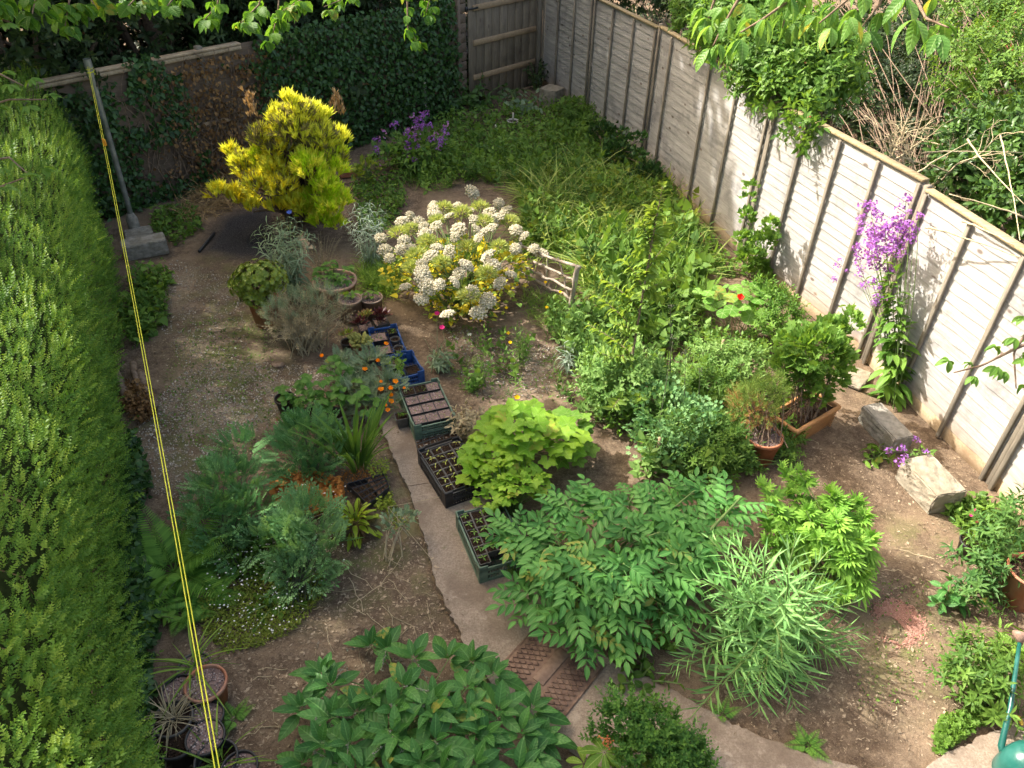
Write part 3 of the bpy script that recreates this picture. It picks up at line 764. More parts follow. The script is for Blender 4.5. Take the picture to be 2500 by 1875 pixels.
# black crate with a grid of pots
ko, kW, kR, korg, kL, kWd = crate('plastic_crate', 'black slatted crate holding rows of pots with pale yellow seedlings', c5(655, 1000), c5(462, 690), c5(745, 600), .15, M_black, .03, dims=(.60, .40), stack=2)
def grid(W_, R, org, L, Wd, rows, cols, s, base, skip, lab, grp, mat, sd, seedm, x0=.03, y0=.025, fill=None):
    ang = math.atan2(R[1, 0], R[0, 0])
    for i in range(rows):
        for j in range(cols):
            if (i, j) in skip: continue
            p = org + R[:, 0] * (x0 + s * (i + .5)) + R[:, 1] * (y0 + s * (j + .5)) + np.array([rng.normal() * .0015, rng.normal() * .0015, base])
            square_pot('seedling_pot', lab % (ORD[i], ORD[j]), p, s - .004, .085, ang, mat, fill, grp, seed=int(i * 10 + j + sd), seedling=None if (i * 7 + j * 3 + sd) % 11 == 0 else seedm)
grid(kW, kR, korg, kL, kWd, 6, 4, .09, .065, {(0, 2), (0, 3), (1, 3)}, 'black seedling pot in black crate, %s row from the near end, %s from the path',
     'seedling pots in the black crate', M_dgrey, 3, seedling(M_seed, 2, .036, .035, 1), .035, .018)
go, gW, gR, gorg, gL, gWd = crate('plastic_crate', 'green slatted crate of small pots beside the big-leaved plants', c5(885, 1500), c5(712, 1085), c5(985, 1010), .16, M_green, .03, dims=(.60, .40))
grid(gW, gR, gorg, gL, gWd, 6, 4, .088, .085, {(0, 1), (0, 2), (0, 3), (1, 3), (5, 3)}, 'small black pot in green crate, %s row from the near end, %s from the path',
     'young plants in the nearer green crate', M_dgrey, 50, seedling(M_seed2, 3, .036, .03, 2), .04, .02)
# green crate of gritted modules, further up the path
ho, hW, hR, horg, hL, hWd = crate('plastic_crate', 'dark green crate packed with grit-topped trays of tiny seedlings', c5(445, 540), c5(335, 265), c5(575, 145), .16, M_green, .04, stack=2)
ang = math.atan2(hR[1, 0], hR[0, 0])
def tufty(mat, n, size, spread):
    lf = leaf(2, .22, .1, .3)
    def f(o, p, rg):
        O = p + np.stack([rg.uniform(-spread, spread, n), rg.uniform(-spread, spread, n), np.zeros(n)], 1)
        Yd = np.stack([rg.normal(size=n) * .5, rg.normal(size=n) * .5, np.ones(n)], 1)
        part(inst(lf, O, frames(Yd, rg.normal(size=(n, 3))), rg.uniform(.6, 1.3, n) * size), 'seedling', mat, o)
    return f
rows, cols = 4, 3; sx_, sy_ = (hL - .05) / rows, (hWd - .04) / cols
for i in range(rows):
    for j in range(cols):
        p = horg + hR[:, 0] * (.025 + sx_ * (i + .5)) + hR[:, 1] * (.02 + sy_ * (j + .5)) + np.array([0, 0, .075])
        dark = (i == rows - 1 and j < 2)
        square_pot('square_pot', f'square {"dark compost" if dark else "pink grit"} pot in dark green crate, {ORD[i]} row from near end, {ORD[j]} from path', p, min(sx_, sy_) - .003, .09, ang, M_black,
                   None if dark else 'grit', 'gritted pots in the dark green crate', lvl=.97, seed=i * 5 + j, seedling=tufty(M_seed2, 16, .02, .045))
# brown module tray
def tray(name, label, c0, c1, c2, c3, z, rows, cols, mat, fillmat, seedm=None, cat='seed tray', empty=()):
    A, B, C, Dd = (at(*c, z) for c in (c0, c1, c2, c3)); o = thing(name, label, cat, (*((A + C) / 2)[:2], 0))
    def P(u, v): return (A * (1 - u) + B * u) * (1 - v) + (Dd * (1 - u) + C * u) * v
    rg = np.random.default_rng(9); body = []; soil = []
    for i in range(rows + 1):
        body.append(tube([P(i / rows, 0), P(i / rows, 1)], .0045, 4))
    for j in range(cols + 1): body.append(tube([P(0, j / cols), P(1, j / cols)], .0045, 4))
    for a, b in ((A, B), (B, C), (C, Dd), (Dd, A)):
        V = [a, b, b - (0, 0, z - .035), a - (0, 0, z - .035)]; body.append(T(V, [(0, 1, 2), (0, 2, 3)]))
    part(join(body), 'cell_grid', mat, o, False)
    for i in range(rows):
        for j in range(cols):
            q = [P((i + a) / rows, (j + b) / cols) for a, b in ((.06, .06), (.94, .06), (.94, .94), (.06, .94))]
            m = sum(q) / 4; dz = .05 if (i, j) in empty else .008
            V = [v - (0, 0, dz) for v in q] + [m - (0, 0, dz - .004)]; soil.append(T(V, [(0, 1, 4), (1, 2, 4), (2, 3, 4), (3, 0, 4)]))
            if (i, j) not in empty and seedm is not None: seedm(o, m - (0, 0, .006), rg)
    part(join(soil), 'soil', fillmat, o, False, kind='stuff')
    return o, P
tray('module_tray', 'low tray of brown compost modules between green and black crates', c5(468, 680), c5(445, 588), c5(705, 490), c5(735, 590), .06, 3, 6, M_dgrey, M_compost, seedling(M_wpl, 2, .016, .006))
def c4(x, y): return crop(4, x, y)
def c2(x, y): return crop(2, x, y)
to, tP = tray('seed_tray', 'black cell tray beside the strap-leaved iris, half its cells empty', c2(1985, 765), c2(1812, 600), c2(2110, 520), c2(2157, 625), .10, 4, 6, M_black, M_compost,
              None, empty={(i, j) for i in range(4) for j in range(3)})
# blue crates
b1o, b1W, b1R, b1org, b1L, b1Wd = crate('plastic_crate', 'blue crate further from path with round and square pots inside', c4(1228, 905), c4(1155, 680), c4(1375, 610), .11, M_blue, .02)
b2o, b2W, b2R, b2org, b2L, b2Wd = crate('plastic_crate', 'blue crate next to green crate with leafy young plants inside', c4(1362, 1085), c4(1272, 912), c4(1500, 828), .13, M_blue, .02)
b1a = math.atan2(b1R[1, 0], b1R[0, 0])
for i, (u_, v_, s_, f_, lb) in enumerate(((.25, .28, .16, 'grit', 'near'), (.72, .28, .16, 'grit', 'far'))):
    p = b1org + b1R[:, 0] * b1L * u_ + b1R[:, 1] * b1Wd * v_ + np.array([0, 0, .02]); square_pot('square_pot', f'large square grit-topped pot at {lb} end of the far blue crate', p, min(s_, b1L * .46), .08, b1a, M_black, f_, 'pots in the far blue crate', seed=70 + i, seedling=tufty(M_seed2, 20, .03, .05))
for i, (u_, v_, s_, lb) in enumerate(((.84, .78, .09, 'black square pot of fine seedlings in corner of blue crate'),)):
    p = b1org + b1R[:, 0] * b1L * u_ + b1R[:, 1] * b1Wd * v_ + np.array([0, 0, .02]); square_pot('square_pot', lb, p, s_, .08, b1a, M_black, None, 'pots in the far blue crate', seed=75 + i, seedling=tufty(M_seed2, 26, .03, .035))
for u_, v_, lb in ((.52, .78, 'round black pot in the middle of the far blue crate'), (.20, .78, 'round dark pot nearest the second blue crate')):
    p = b1org + b1R[:, 0] * b1L * u_ + b1R[:, 1] * b1Wd * v_; o = thing('round_pot', lb, 'plant pot', p, 'pots in the far blue crate')
    part(lathe([(.001, .02), (.035, .02), (.05, .10), (.053, .105), (.053, .112), (.047, .112), (.045, .095)], 22).tf(None, 1, p), 'body', M_dgrey, o)
    part(gritdisc(.045, .095, 20, 5).tf(None, 1, p), 'soil', M_comb, o, kind='stuff')

# round pots of the middle group
PT = {}
PT['shrub'] = round_pot('terracotta_pot', 'terracotta pot holding the rounded glossy shrub', *c4(300, 420), .175, .33, M_terra)
PT['big'] = round_pot('terracotta_pot', 'largest pale terracotta pot with thick rim and low leafy plant', *c4(885, 275), .25, .34, M_terra2, .1)
PT['b1'] = round_pot('clay_pot', 'tall buff clay pot with gravel top in front of big pale pot', *c4(1008, 425), .135, .30, M_buff, .06, taper=.8)
PT['b2'] = round_pot('clay_pot', 'buff clay pot with thin sprout just above the red rosettes', *c4(1182, 415), .13, .26, M_buff, .06, taper=.8)
PT['cact'] = round_pot('terracotta_pot', 'terracotta pot crowded with stubby yellow-green cactus stems', *c4(1085, 775), .105, .18, M_terra)
PT['gp'] = round_pot('plastic_pot', 'small round brown plastic pot beside the cactus pot', *c4(985, 775), .07, .12, M_dgrey, fill='soil')
PT['con'] = round_pot('terracotta_pot', 'terracotta pot under the feathery rust-tinged bush', *crop(12, 1190, 1690), .17, .28, M_terra)
PT['edge'] = round_pot('terracotta_pot', 'smooth red-brown plant pot cut off by the picture edge', 2232, 1232, .17, .34, M_terra, .05, 'soil')
PT['l1'] = round_pot('terracotta_pot', 'terracotta pot of bare pink gravel under the washing line', *crop(3, 685, 735), .135, .22, M_terra)
PT['l2'] = round_pot('plastic_pot', 'pot of gravel with arching yellow grass behind terracotta pot', *crop(3, 590, 600), .11, .18, M_dgrey)
PT['l3'] = round_pot('plastic_pot', 'dark pot half hidden between hedge and terracotta pot', *crop(3, 460, 790), .11, .2, M_black)
PT['l4'] = round_pot('plastic_pot', 'dark pot of gravel with one grass wisp below the terracotta pot', *crop(3, 690, 1010), .11, .18, M_black)
PT['l5'] = round_pot('plastic_pot', 'dark pot brimful of mixed gravel beside the yellow line', *crop(3, 680, 1185), .12, .2, M_black, lvl=.97)
PT['l6'] = round_pot('plastic_pot', 'shadowed black pot of tangled wiry stems against the hedge', *crop(3, 440, 1190), .14, .2, M_black, fill='soil')
PT['l7'] = round_pot('plastic_pot', 'grey pot of straggly grass tucked against the hedge', *crop(3, 410, 1030), .125, .2, M_dgrey, fill='soil')
PT['l8'] = round_pot('plastic_pot', 'black pot with pale rim at the bottom under the line', *crop(3, 770, 1370), .13, .2, M_black, .04, fill='soil', lvl=.6)
PT['l9'] = round_pot('plastic_pot', 'gravelled pot at bottom edge of the picture beside pale-rimmed pot', *crop(3, 965, 1440), .11, .18, M_black)
PT['w'] = round_pot('white_pot', 'grimy cream pot holding one cut stump in the shade', *crop(10, 1335, 975), .105, .2, M_wpl, .06, 'soil', lvl=.85)
PT['s1'] = round_pot('plastic_pot', 'black pot of strawberry leaves nearest the gravel', *c4(480, 1230), .1, .16, M_black, fill='soil')
PT['s2'] = round_pot('plastic_pot', 'grey-brown strawberry pot in front of the strawberry patch', *c4(730, 1345), .12, .17, M_dgrey, fill='soil')
PT['s3'] = round_pot('plastic_pot', 'grey pot half hidden behind the iris blades', *c4(880, 1360), .1, .16, M_dgrey, fill='soil')
PT['n1'] = round_pot('plastic_pot', 'small black pot of a pink flower near the fence', *crop(8, 1000, 190), .1, .15, M_black, fill='soil')
o_ = thing('white_stake', 'short white peg standing up in front of the cream pot', 'plant label', at(*crop(10, 1195, 1085)))
part(box(.03, .02, .16, (0, 0, .08), 0, .004).tf(None, 1, at(*crop(10, 1195, 1085))), 'stake', M_wpl, o_)
sw = WB(box(.05, .02, .62, (backpt(*crop(10, 585, 670))[0], -.12, .52), 0, .004)).tf(None)
solo(sw, 'pale_slat', M_wpl, 'single pale broken slat leaning on the ivy near the gate', 'slat', origin=(*(BA + bu * backpt(*crop(10, 585, 670))[0]), 0))
# square pots of succulents etc
def sqpot(label, x, y, s, h, mat=M_dgrey, fill='grit', ang=.45, sd=1, seedling=None, name='square_pot', z0=0.0):
    p = at(x, y, z0 + h); p = np.array([p[0], p[1], z0]); return square_pot(name, label, p, s, h, ang, mat, fill, None, seed=sd, seedling=seedling), p + np.array([0, 0, h * .88])
Q = {}
Q['a'] = sqpot('square grey pot with the darkest burgundy rosette', *c4(1262, 610), .15, .12, M_dgrey)
Q['b'] = sqpot('square grey pot with green-centred rosettes', *c4(1135, 655), .15, .12, M_dgrey, sd=2)
Q['c'] = sqpot('small square gritted pot below the cactus', *c4(1165, 870), .11, .10, M_dgrey, sd=3)
Q['d'] = sqpot('dark square pot with a grassy sprout on the concrete path', *c4(1425, 1375), .11, .12, M_dgrey, None, .35, 4, tufty(M_seed2, 14, .07, .03), z0=.035)
Q['e'] = sqpot('dark empty-looking pot beside the poppies', *c4(1100, 1000), .13, .09, M_black, None, .4, 5)
Q['f'] = sqpot('square pot beside the burgundy rosettes behind blue crate', *c4(1195, 900), .10, .08, M_dgrey, 'grit', .4, 6)
# blue crate 2 contents
b2a = math.atan2(b2R[1, 0], b2R[0, 0])
b2p = []
for i, (u_, v_, s_, lb) in enumerate(((.3, .25, .12, 'dark pot with a leafy sprout at near end of the second blue crate'), (.75, .3, .15, 'gritted pot of low sprouts at far end of the second blue crate'),
                                      (.3, .72, .13, 'pinkish pot rim tucked in corner of the second blue crate'))):
    p = b2org + b2R[:, 0] * b2L * u_ + b2R[:, 1] * b2Wd * v_ + np.array([0, 0, .02]); b2p.append(p + (0, 0, .09)); square_pot('square_pot', lb, p, min(s_, b2Wd * .42), .09, b2a, M_black, None if i != 1 else 'grit', 'pots in the second blue crate', seed=80 + i)
# orange planter trough
def planter(label, c0, c1, c2_, h):
    A, B, C = (at(*c, h) for c in (c0, c1, c2_))   # near-left, near-right rim, far-right
    u = B - A; L = np.linalg.norm(u); u /= L; v = np.array([-u[1], u[0], 0]); Wd = .30
    R = np.stack([u, v, [0, 0, 1]], 1); org = np.array([A[0], A[1], 0])
    def W(t): return T(t.V @ R.T + org, t.F, t.A, t.M)
    o = thing('planter_trough', label, 'planter', org + u * L / 2 + v * Wd / 2)
    def wall(a, b, n):   # ribbed wall between two plan points, tapered inwards at the base
        a = np.array(a); b = np.array(b); ins = np.array(n) * .03; ts = []
        k = 11; zs = np.linspace(0, h - .035, k + 1)
        for i in range(k):
            f0, f1 = 1 - zs[i] / h, 1 - zs[i + 1] / h
            for z0, z1, off in ((zs[i], zs[i] + (zs[i + 1] - zs[i]) * .55, 0.0), (zs[i] + (zs[i + 1] - zs[i]) * .55, zs[i + 1], .008)):
                q0, q1 = 1 - z0 / h, 1 - z1 / h; o_ = np.array(n) * off
                V = [(*(a + ins * q0 + o_), z0), (*(b + ins * q0 + o_), z0), (*(b + ins * q1 + o_), z1), (*(a + ins * q1 + o_), z1)]
                ts.append(T(V, [(0, 1, 2), (0, 2, 3)]))
        return join(ts)
    part(W(join([wall((0, 0), (L, 0), (0, 1)), wall((L, 0), (L, Wd), (-1, 0)), wall((L, Wd), (0, Wd), (0, -1)), wall((0, Wd), (0, 0), (1, 0))])), 'body', M_orange, o, False)
    part(W(join([box(L + .02, .03, .04, (L / 2, 0, h - .02), 0, .004), box(L + .02, .03, .04, (L / 2, Wd, h - .02), 0, .004), box(.03, Wd, .04, (0, Wd / 2, h - .019), 0, .004), box(.03, Wd, .04, (L, Wd / 2, h - .019), 0, .004)])), 'rim', M_orange, o)
    part(W(box(L - .03, Wd - .03, .02, (L / 2, Wd / 2, h - .06))), 'soil', M_compost, o)
    return o, org + u * L / 2 + v * Wd / 2 + np.array([0, 0, h - .05])
PLo, PLc = planter('orange ribbed plastic trough planted with a leafy currant bush', (1722, 930), (1814, 876), (1700, 850), .26)

# ------------------------------------------------------------------ rustic hurdle
hd = thing('rustic_hurdle', 'small rustic stick hurdle standing in the long grass', 'hurdle', at(1185, 650))
hA, hB = at(*crop(1, 1400, 905)), at(*crop(1, 1790, 1230))
def onh(x, y): return onplane(hA, hB, x, y)
def stick(p, q, r, wob=.008, name='rail', par=None, mat=None, sd=0):
    rg = np.random.default_rng(sd); p = np.array(p); q = np.array(q); t = np.linspace(0, 1, 9)[:, None]
    pts = p * (1 - t) + q * t + rg.normal(size=(9, 3)) * wob; pts[0] = p; pts[-1] = q
    return part(tube(pts, r * (1 + rg.normal(size=9) * .08) * np.linspace(1.05, .92, 9), 8), name, mat or M_stick, par)
for i, (a, b, r) in enumerate((((1400, 905), (1390, 640), .028), ((1790, 1230), (1860, 830), .030))):
    p, q = onh(*crop(1, *a)), onh(*crop(1, *b)); p[2] = -.05; stick(p, q, r, .006, 'post', hd, None, i)
for i, (a, b, r) in enumerate((((1390, 665), (1880, 840), .019), ((1500, 790), (1830, 940), .016), ((1410, 830), (1815, 1025), .018), ((1410, 890), (1800, 1095), .018))):
    stick(onh(*crop(1, *a)), onh(*crop(1, *b)), r, .008, 'rail', hd, None, 10 + i)
for i, (a, b, r) in enumerate((((1620, 720), (1605, 990), .010), ((1460, 890), (1510, 815), .010), ((1700, 760), (1790, 1080), .009))):
    stick(onh(*crop(1, *a)), onh(*crop(1, *b)), r, .006, 'brace', hd, None, 20 + i)
# other canes and stakes
for i, (x, y, h, lb) in enumerate(((1545, 806, .42, 'pale split stake standing beside the leafy mint clump'), (1412, 1010, .36, 'short brown peg with garden twine tied to it'), (1190, 1258, .3, 'hidden stub cane behind the nearer green crate'))[:2]):
    p = at(x, y); solo(tube([p - (0, 0, .05), p + (0.01, 0, h)], .016, 6), 'garden_stake', M_brace, lb, 'stake', origin=p)
# logs
lg = [((770, 700), (865, 905), .045), ((890, 660), (970, 920), .034), ((935, 705), (1040, 945), .037), ((740, 740), (760, 800), .03)]
def c13(x, y): return crop(0, x, y)
def cl(x, y): return ((x * .36179) / S0, (650 + y * .36179) / S0)
labs = ['thickest bark log nearest the hedge in the log pile', 'thin straight log in the middle of the log pile', 'log nearest the gravel in the log pile', 'short log stub poking out of the hedge']
for i, (a, b, r) in enumerate(lg):
    p, q = at(*cl(*a), .09), at(*cl(*b), .07); t = tube([p * (1 - k) + q * k + rng.normal(size=3) * .004 for k in np.linspace(0, 1, 7)], r, 10)
    solo(t, 'log', M_bark, labs[i], 'log', 'logs piled under the hedge', origin=(p + q) / 2)
# watering can
wc = at(2212, 1662, .12); wc = np.array([wc[0] + .0, wc[1], .04])
can = thing('watering_can', 'green plastic watering can with long spout at the paving corner', 'watering can', wc)
cb = lathe([(.001, 0), (.13, 0), (.14, .02), (.135, .14), (.115, .215), (.085, .252), (.05, .268), (.05, .275), (.034, .275), (.032, .25)], 36)
cb.V[:, 0] *= 1.15; part(cb.tf(None, 1, wc), 'body', M_can, can)
part(lathe([(.03, 0), (.045, 0), (.045, .018), (.038, .022), (.03, .02)], 22).tf(None, 1, wc + (-.02, -.03, .268)), 'filler_neck', M_can, can)
rz = at(2203, 1385, .50); s0_ = wc + np.array([-.09, .06, .08])
part(tube([s0_, s0_ + (-.02, .05, .06), s0_ * .55 + rz * .45 + (0, 0, -.01), rz], [.022, .020, .016, .012], 12), 'spout', M_can, can)
d_ = nrm(rz - s0_); part(tube([rz - d_ * .01, rz + d_ * .03, rz + d_ * .055], [.014, .045, .048], 20), 'rose', plain('brown_rose', (.2, .13, .1), (.26, .17, .13), 20, .5), can)
part(tube([wc + (.05, -.09, .2), wc + (.07, -.05, .33), wc + (.03, .05, .36), wc + (-.02, .1, .26)], .012, 10), 'handle', M_can, can)
part(tube([s0_ + (.02, .03, .10), wc + (-.02, .03, .26)], .007, 8), 'brace', M_can, can)
ban = at(2195, 1560, .05); th_ = np.linspace(-.7, .7, 8)
solo(tube([ban + (.012, k * .05, .03 * math.cos(k)) for k in th_], [.006, .011, .013, .014, .014, .013, .01, .005], 8), 'yellow_tool_handle', plain('yellow_plastic', (.62, .40, .05), (.66, .46, .08)), 'small yellow handle lying behind the watering can', 'handle', origin=ban)

# ================================================================== PLANTS
def P(name, label, cat, base, group=None): return thing(name, label, cat, (base[0], base[1], base[2] if len(base) > 2 else 0), group)
def rdir(n, up=0.0):
    v = rng.normal(size=(n, 3)); v[:, 2] += up; return nrm(v)
def shell(blobs, n, lo=.75, upper=-.35):
    """points in the outer layer of a set of (centre, radius[, zscale]) blobs"""
    w_ = np.array([b[1] ** 2 for b in blobs]); w_ /= w_.sum(); k = rng.choice(len(blobs), n, p=w_)
    C = np.array([b[0] for b in blobs])[k]; R = np.array([b[1] for b in blobs])[k]; zs = np.array([b[2] if len(b) > 2 else 1 for b in blobs])[k]
    d = rdir(n, .15); bad = d[:, 2] < upper; d[bad, 2] *= -1
    rr = R * (lo + (1.06 - lo) * rng.random(n) ** .7)
    q3 = np.array([[1.7, .6, .9], [-.8, 1.9, .5], [.4, -.9, 2.1], [2.6, 1.2, -1.4]]) * 1.9
    lump = sum(np.sin(d @ v + C @ v[::-1] * 3 + i) for i, v in enumerate(q3)) / 4
    rr = rr * (1 + .28 * lump) * np.where(rng.random(n) < .10, rng.uniform(1.05, 1.3, n), 1)
    off = d * rr[:, None]; off[:, 2] *= zs
    Pp = C + off
    keep = np.ones(n, bool)                # drop points buried deep inside another blob
    for c, r, *z_ in blobs:
        z1 = z_[0] if z_ else 1; q = Pp - c; q[:, 2] /= z1; keep &= ~((np.linalg.norm(q, axis=1) < r * .62))
    return Pp[keep], d[keep]
def polysample(poly, n, z=0.0):
    A = np.array([at(x, y, z)[:2] for x, y in poly]); lo, hi = A.min(0), A.max(0); out = []
    while sum(len(o) for o in out) < n:
        q = rng.uniform(lo, hi, (n * 2, 2)); out.append(q[inpoly(q, A)])
    q = np.concatenate(out)[:n]; return np.column_stack([q, gz(q)])
# composite sprigs
def tuft(n, lf, spread=.5, jl=.3, up=1.0):
    th = rng.random(n) * 2 * PI; s = spread * np.sqrt(rng.random(n)); Yd = np.stack([np.cos(th) * s, np.sin(th) * s, np.full(n, up) * (1 - .3 * s)], 1)
    O = np.stack([np.zeros(n), np.zeros(n), rng.random(n) * .25], 1)
    t = inst(lf, O, frames(Yd, nrm(np.stack([-np.cos(th), -np.sin(th), np.full(n, .6)], 1))), rng.uniform(1 - jl, 1, n)); t.A[:, 2] = rng.random(n).repeat(len(lf.V)); return t
def spike(n, lf, L=1.0, ang=1.0, start=.0, s0=.4, s1=.25, planar=False, stemr=.01, tip=True, opp=False, bend=0.0, stemmat=None):
    """leaves up a straight shoot of length L along +Y (normal +Z)"""
    ts = []; k = np.arange(n); v = start + (1 - start) * k / n
    if opp: v = start + (1 - start) * (k // 2) * 2 / n
    th = (np.where(k % 2 == 0, 0, PI) if planar else (k * 2.4 if not opp else (k // 2) * (PI / 2) + (k % 2) * PI)) + rng.normal(size=n) * .12
    X = np.stack([np.cos(th), np.zeros(n), np.sin(th)], 1); Yd = X * math.sin(ang) + np.array([0, math.cos(ang), 0])
    Zn = np.cross(np.cross(X, [0, 1, 0]), Yd) if not planar else np.tile([0, 0, 1.0], (n, 1))
    Zn = np.where(planar, Zn, np.array([0, 1.0, 0]) * 1.0 - X * .2)
    O = np.stack([np.zeros(n), v * L, -bend * (v * L) ** 2], 1)
    ts.append(inst(lf, O, frames(Yd, Zn), s0 + (s1 - s0) * v))
    if tip: ts.append(inst(lf, [[0, L * .97, -bend * L * L]], frames(np.array([[0, 1.0, -2 * bend * L]]), np.array([[0, 0, 1.0]])), [s1 * 1.1]))
    if stemr: ts.append(tube([(0, 0, 0), (0, L * .5, -bend * L * L * .25), (0, L * .98, -bend * L * L)], [stemr, stemr * .8, stemr * .4], 3, False).mat(0 if stemmat is None else stemmat))
    return join(ts)
def cluster(o, name, tmpls, Pp, Yd, Zd, s, mats, kind='stuff', label=None, par=None):
    """many sprigs joined in one mesh"""
    ts = []; k = rng.integers(0, len(tmpls), len(Pp)); s = np.broadcast_to(s, (len(Pp),))
    R = frames(Yd, Zd)
    for i, t in enumerate(tmpls):
        m = k == i
        if m.any(): ts.append(inst(t, Pp[m], R[m], s[m]))
    return part(join(ts), name, mats, o, kind=kind, label=label)
def stemsto(o, base, pts, r, mat, name='stem', droop=.15, sp=.05, k=4):
    ts = []
    for q in pts:
        b = np.array([base[0] + rng.normal() * sp, base[1] + rng.normal() * sp, base[2] if len(base) > 2 else 0.0]); q = np.array(q)
        m = (b + q) / 2; m[2] += droop * np.linalg.norm(q - b); m[:2] = b[:2] * .65 + q[:2] * .35
        t = np.linspace(0, 1, 6)[:, None]; ts.append(tube(b * (1 - t) ** 2 + 2 * m * t * (1 - t) + q * t ** 2, np.linspace(r, r * .45, 6), k, False))
    return part(join(ts), name, mat, o)
DN = leaf(3, .42, .15, .3); DN2 = leaf(2, .5, .12, .15); D4 = diamond(.4, .1); DTH = diamond(.12, .05); DLN = leaf(2, .13, .2, .25)

# --- leaf colours
F_hedge = fol('hedge_leaf', (.075, .175, .026), (.20, .34, .05), None, .3, .4, .35)
F_hedge2 = fol('hedge_young_leaf', (.16, .28, .035), (.31, .43, .07), None, .35, .4, .35)
F_ivy = fol('ivy_leaf', (.018, .055, .014), (.05, .12, .028), (.09, .15, .05), .15, .3, .5)
F_dark = fol('evergreen_leaf', (.014, .03, .01), (.04, .07, .02), None, .15, .4, .4)
F_yel = fol('golden_heather', (.58, .64, .06), (.82, .84, .14), None, .35, .5, .25)
F_yelg = fol('lime_heather', (.42, .62, .02), (.64, .78, .05), None, .35, .5, .25)
F_yelb = fol('brown_heather_tip', (.40, .25, .12), (.55, .40, .25), None, .2, .7, .2)
F_yelo = fol('amber_heather', (.62, .56, .03), (.78, .74, .06), None, .35, .5, .25)
F_olv = fol('olive_inner_heather', (.20, .19, .08), (.33, .31, .14), None, .3, .6, .25)
F_grass = fol('grass_blade', (.09, .19, .025), (.27, .42, .07), None, .4, .4, .35)
F_weed = fol('weed_leaf', (.055, .13, .022), (.16, .28, .045), (.14, .22, .06), .3, .45, .35)
F_weedy = fol('yellow_weed_leaf', (.14, .20, .03), (.27, .33, .06), None, .35, .45, .35)
F_umb_y = fol('yellowed_leaf', (.48, .40, .02), (.70, .58, .03), (.6, .55, .12), .35, .5, .3)
F_umb_g = fol('lime_leaf', (.14, .22, .02), (.34, .40, .04), (.3, .4, .1), .35, .4, .35)
F_umb_f = fol('green_umbel', (.26, .33, .09), (.45, .50, .18), None, .3, .6, .2)
F_umb_w = fol('cream_floret', (.48, .44, .32), (.76, .70, .54), None, .15, .7, .15)
F_pur = fol('mauve_petal', (.40, .18, .70), (.62, .38, .92), (.3, .1, .45), .35, .6, .2)
F_pur2 = fol('dusky_pink_petal', (.42, .18, .50), (.60, .32, .66), None, .35, .6, .2)
F_com = fol('comfrey_leaf', (.038, .13, .026), (.09, .235, .048), (.13, .29, .08), .22, .38, .45, True, big=True)
F_mel = fol('bluegreen_leaflet', (.048, .165, .034), (.125, .31, .068), (.17, .37, .11), .25, .42, .4, False, big=True)
F_tel = fol('lime_broad_leaf', (.14, .31, .022), (.30, .47, .05), (.26, .42, .09), .35, .4, .35, True, big=True)
F_telg = fol('green_broad_leaf', (.08, .19, .02), (.17, .30, .04), (.2, .3, .08), .3, .4, .35, True, big=True)
F_spk = fol('narrow_grey_green_leaf', (.12, .30, .08), (.25, .46, .15), (.3, .5, .22), .25, .45, .35)
F_hemp = fol('bright_palmate_leaf', (.12, .28, .035), (.24, .44, .07), (.25, .4, .1), .35, .45, .3)
F_art = fol('lacy_grey_green_leaf', (.07, .19, .06), (.17, .33, .12), None, .25, .6, .25)
F_fern = fol('fern_leaflet', (.07, .19, .03), (.18, .36, .06), None, .35, .45, .3)
F_iris = fol('iris_blade', (.06, .15, .025), (.15, .27, .05), (.2, .32, .08), .3, .38, .4)
F_host = fol('bronze_banded_leaf', (.20, .30, .02), (.30, .40, .03), None, .3, .4, .4, False, (.08, .055, .02), big=True)
F_art2 = fol('lobed_sea_green_leaf', (.10, .23, .08), (.22, .38, .16), None, .25, .6, .25)
F_ros = fol('burgundy_succulent', (.05, .012, .016), (.13, .03, .03), None, .1, .3, .5)
F_rosg = fol('green_succulent', (.20, .28, .05), (.34, .40, .10), None, .2, .35, .5, tip=(.3, .08, .06))
F_box = fol('glossy_shrub_leaf', (.13, .19, .02), (.27, .34, .05), (.2, .26, .07), .2, .3, .5)
F_sil = fol('silver_leaf', (.24, .33, .24), (.42, .50, .40), None, .25, .6, .25)
F_silg = fol('grey_green_leaf', (.13, .20, .115), (.26, .34, .21), None, .25, .6, .25)
F_dry = fol('grey_brown_leaf', (.24, .21, .13), (.40, .34, .22), None, .2, .7, .2)
F_str = fol('strawberry_leaf', (.05, .15, .018), (.12, .25, .04), (.16, .28, .07), .3, .38, .4, True, big=True)
F_pop = fol('poppy_petal', (.80, .25, .012), (.90, .36, .02), None, .4, .5, .25)
F_yfl = fol('yellow_petal', (.85, .58, .01), (.92, .70, .03), None, .4, .5, .25)
F_cer = fol('magenta_petal', (.70, .02, .18), (.80, .05, .28), None, .35, .5, .25)
F_red = fol('scarlet_petal', (.70, .015, .01), (.82, .04, .02), None, .35, .5, .25)
F_wfl = fol('white_petal', (.66, .66, .62), (.80, .80, .76), None, .2, .6, .2)
F_blu = fol('blue_petal', (.10, .16, .55), (.18, .26, .7), None, .3, .6, .2)
F_pnk = fol('pink_bell', (.55, .12, .14), (.72, .28, .28), None, .3, .5, .25)
F_chr = fol('cherry_leaf', (.08, .20, .04), (.18, .34, .08), (.25, .4, .14), .42, .35, .4, True, big=True)
F_hzl = fol('hazel_leaf', (.055, .155, .02), (.14, .29, .035), (.17, .3, .07), .42, .4, .35, True, big=True)
F_wei = fol('weigela_leaf', (.06, .15, .025), (.16, .29, .05), (.18, .28, .08), .35, .38, .4)
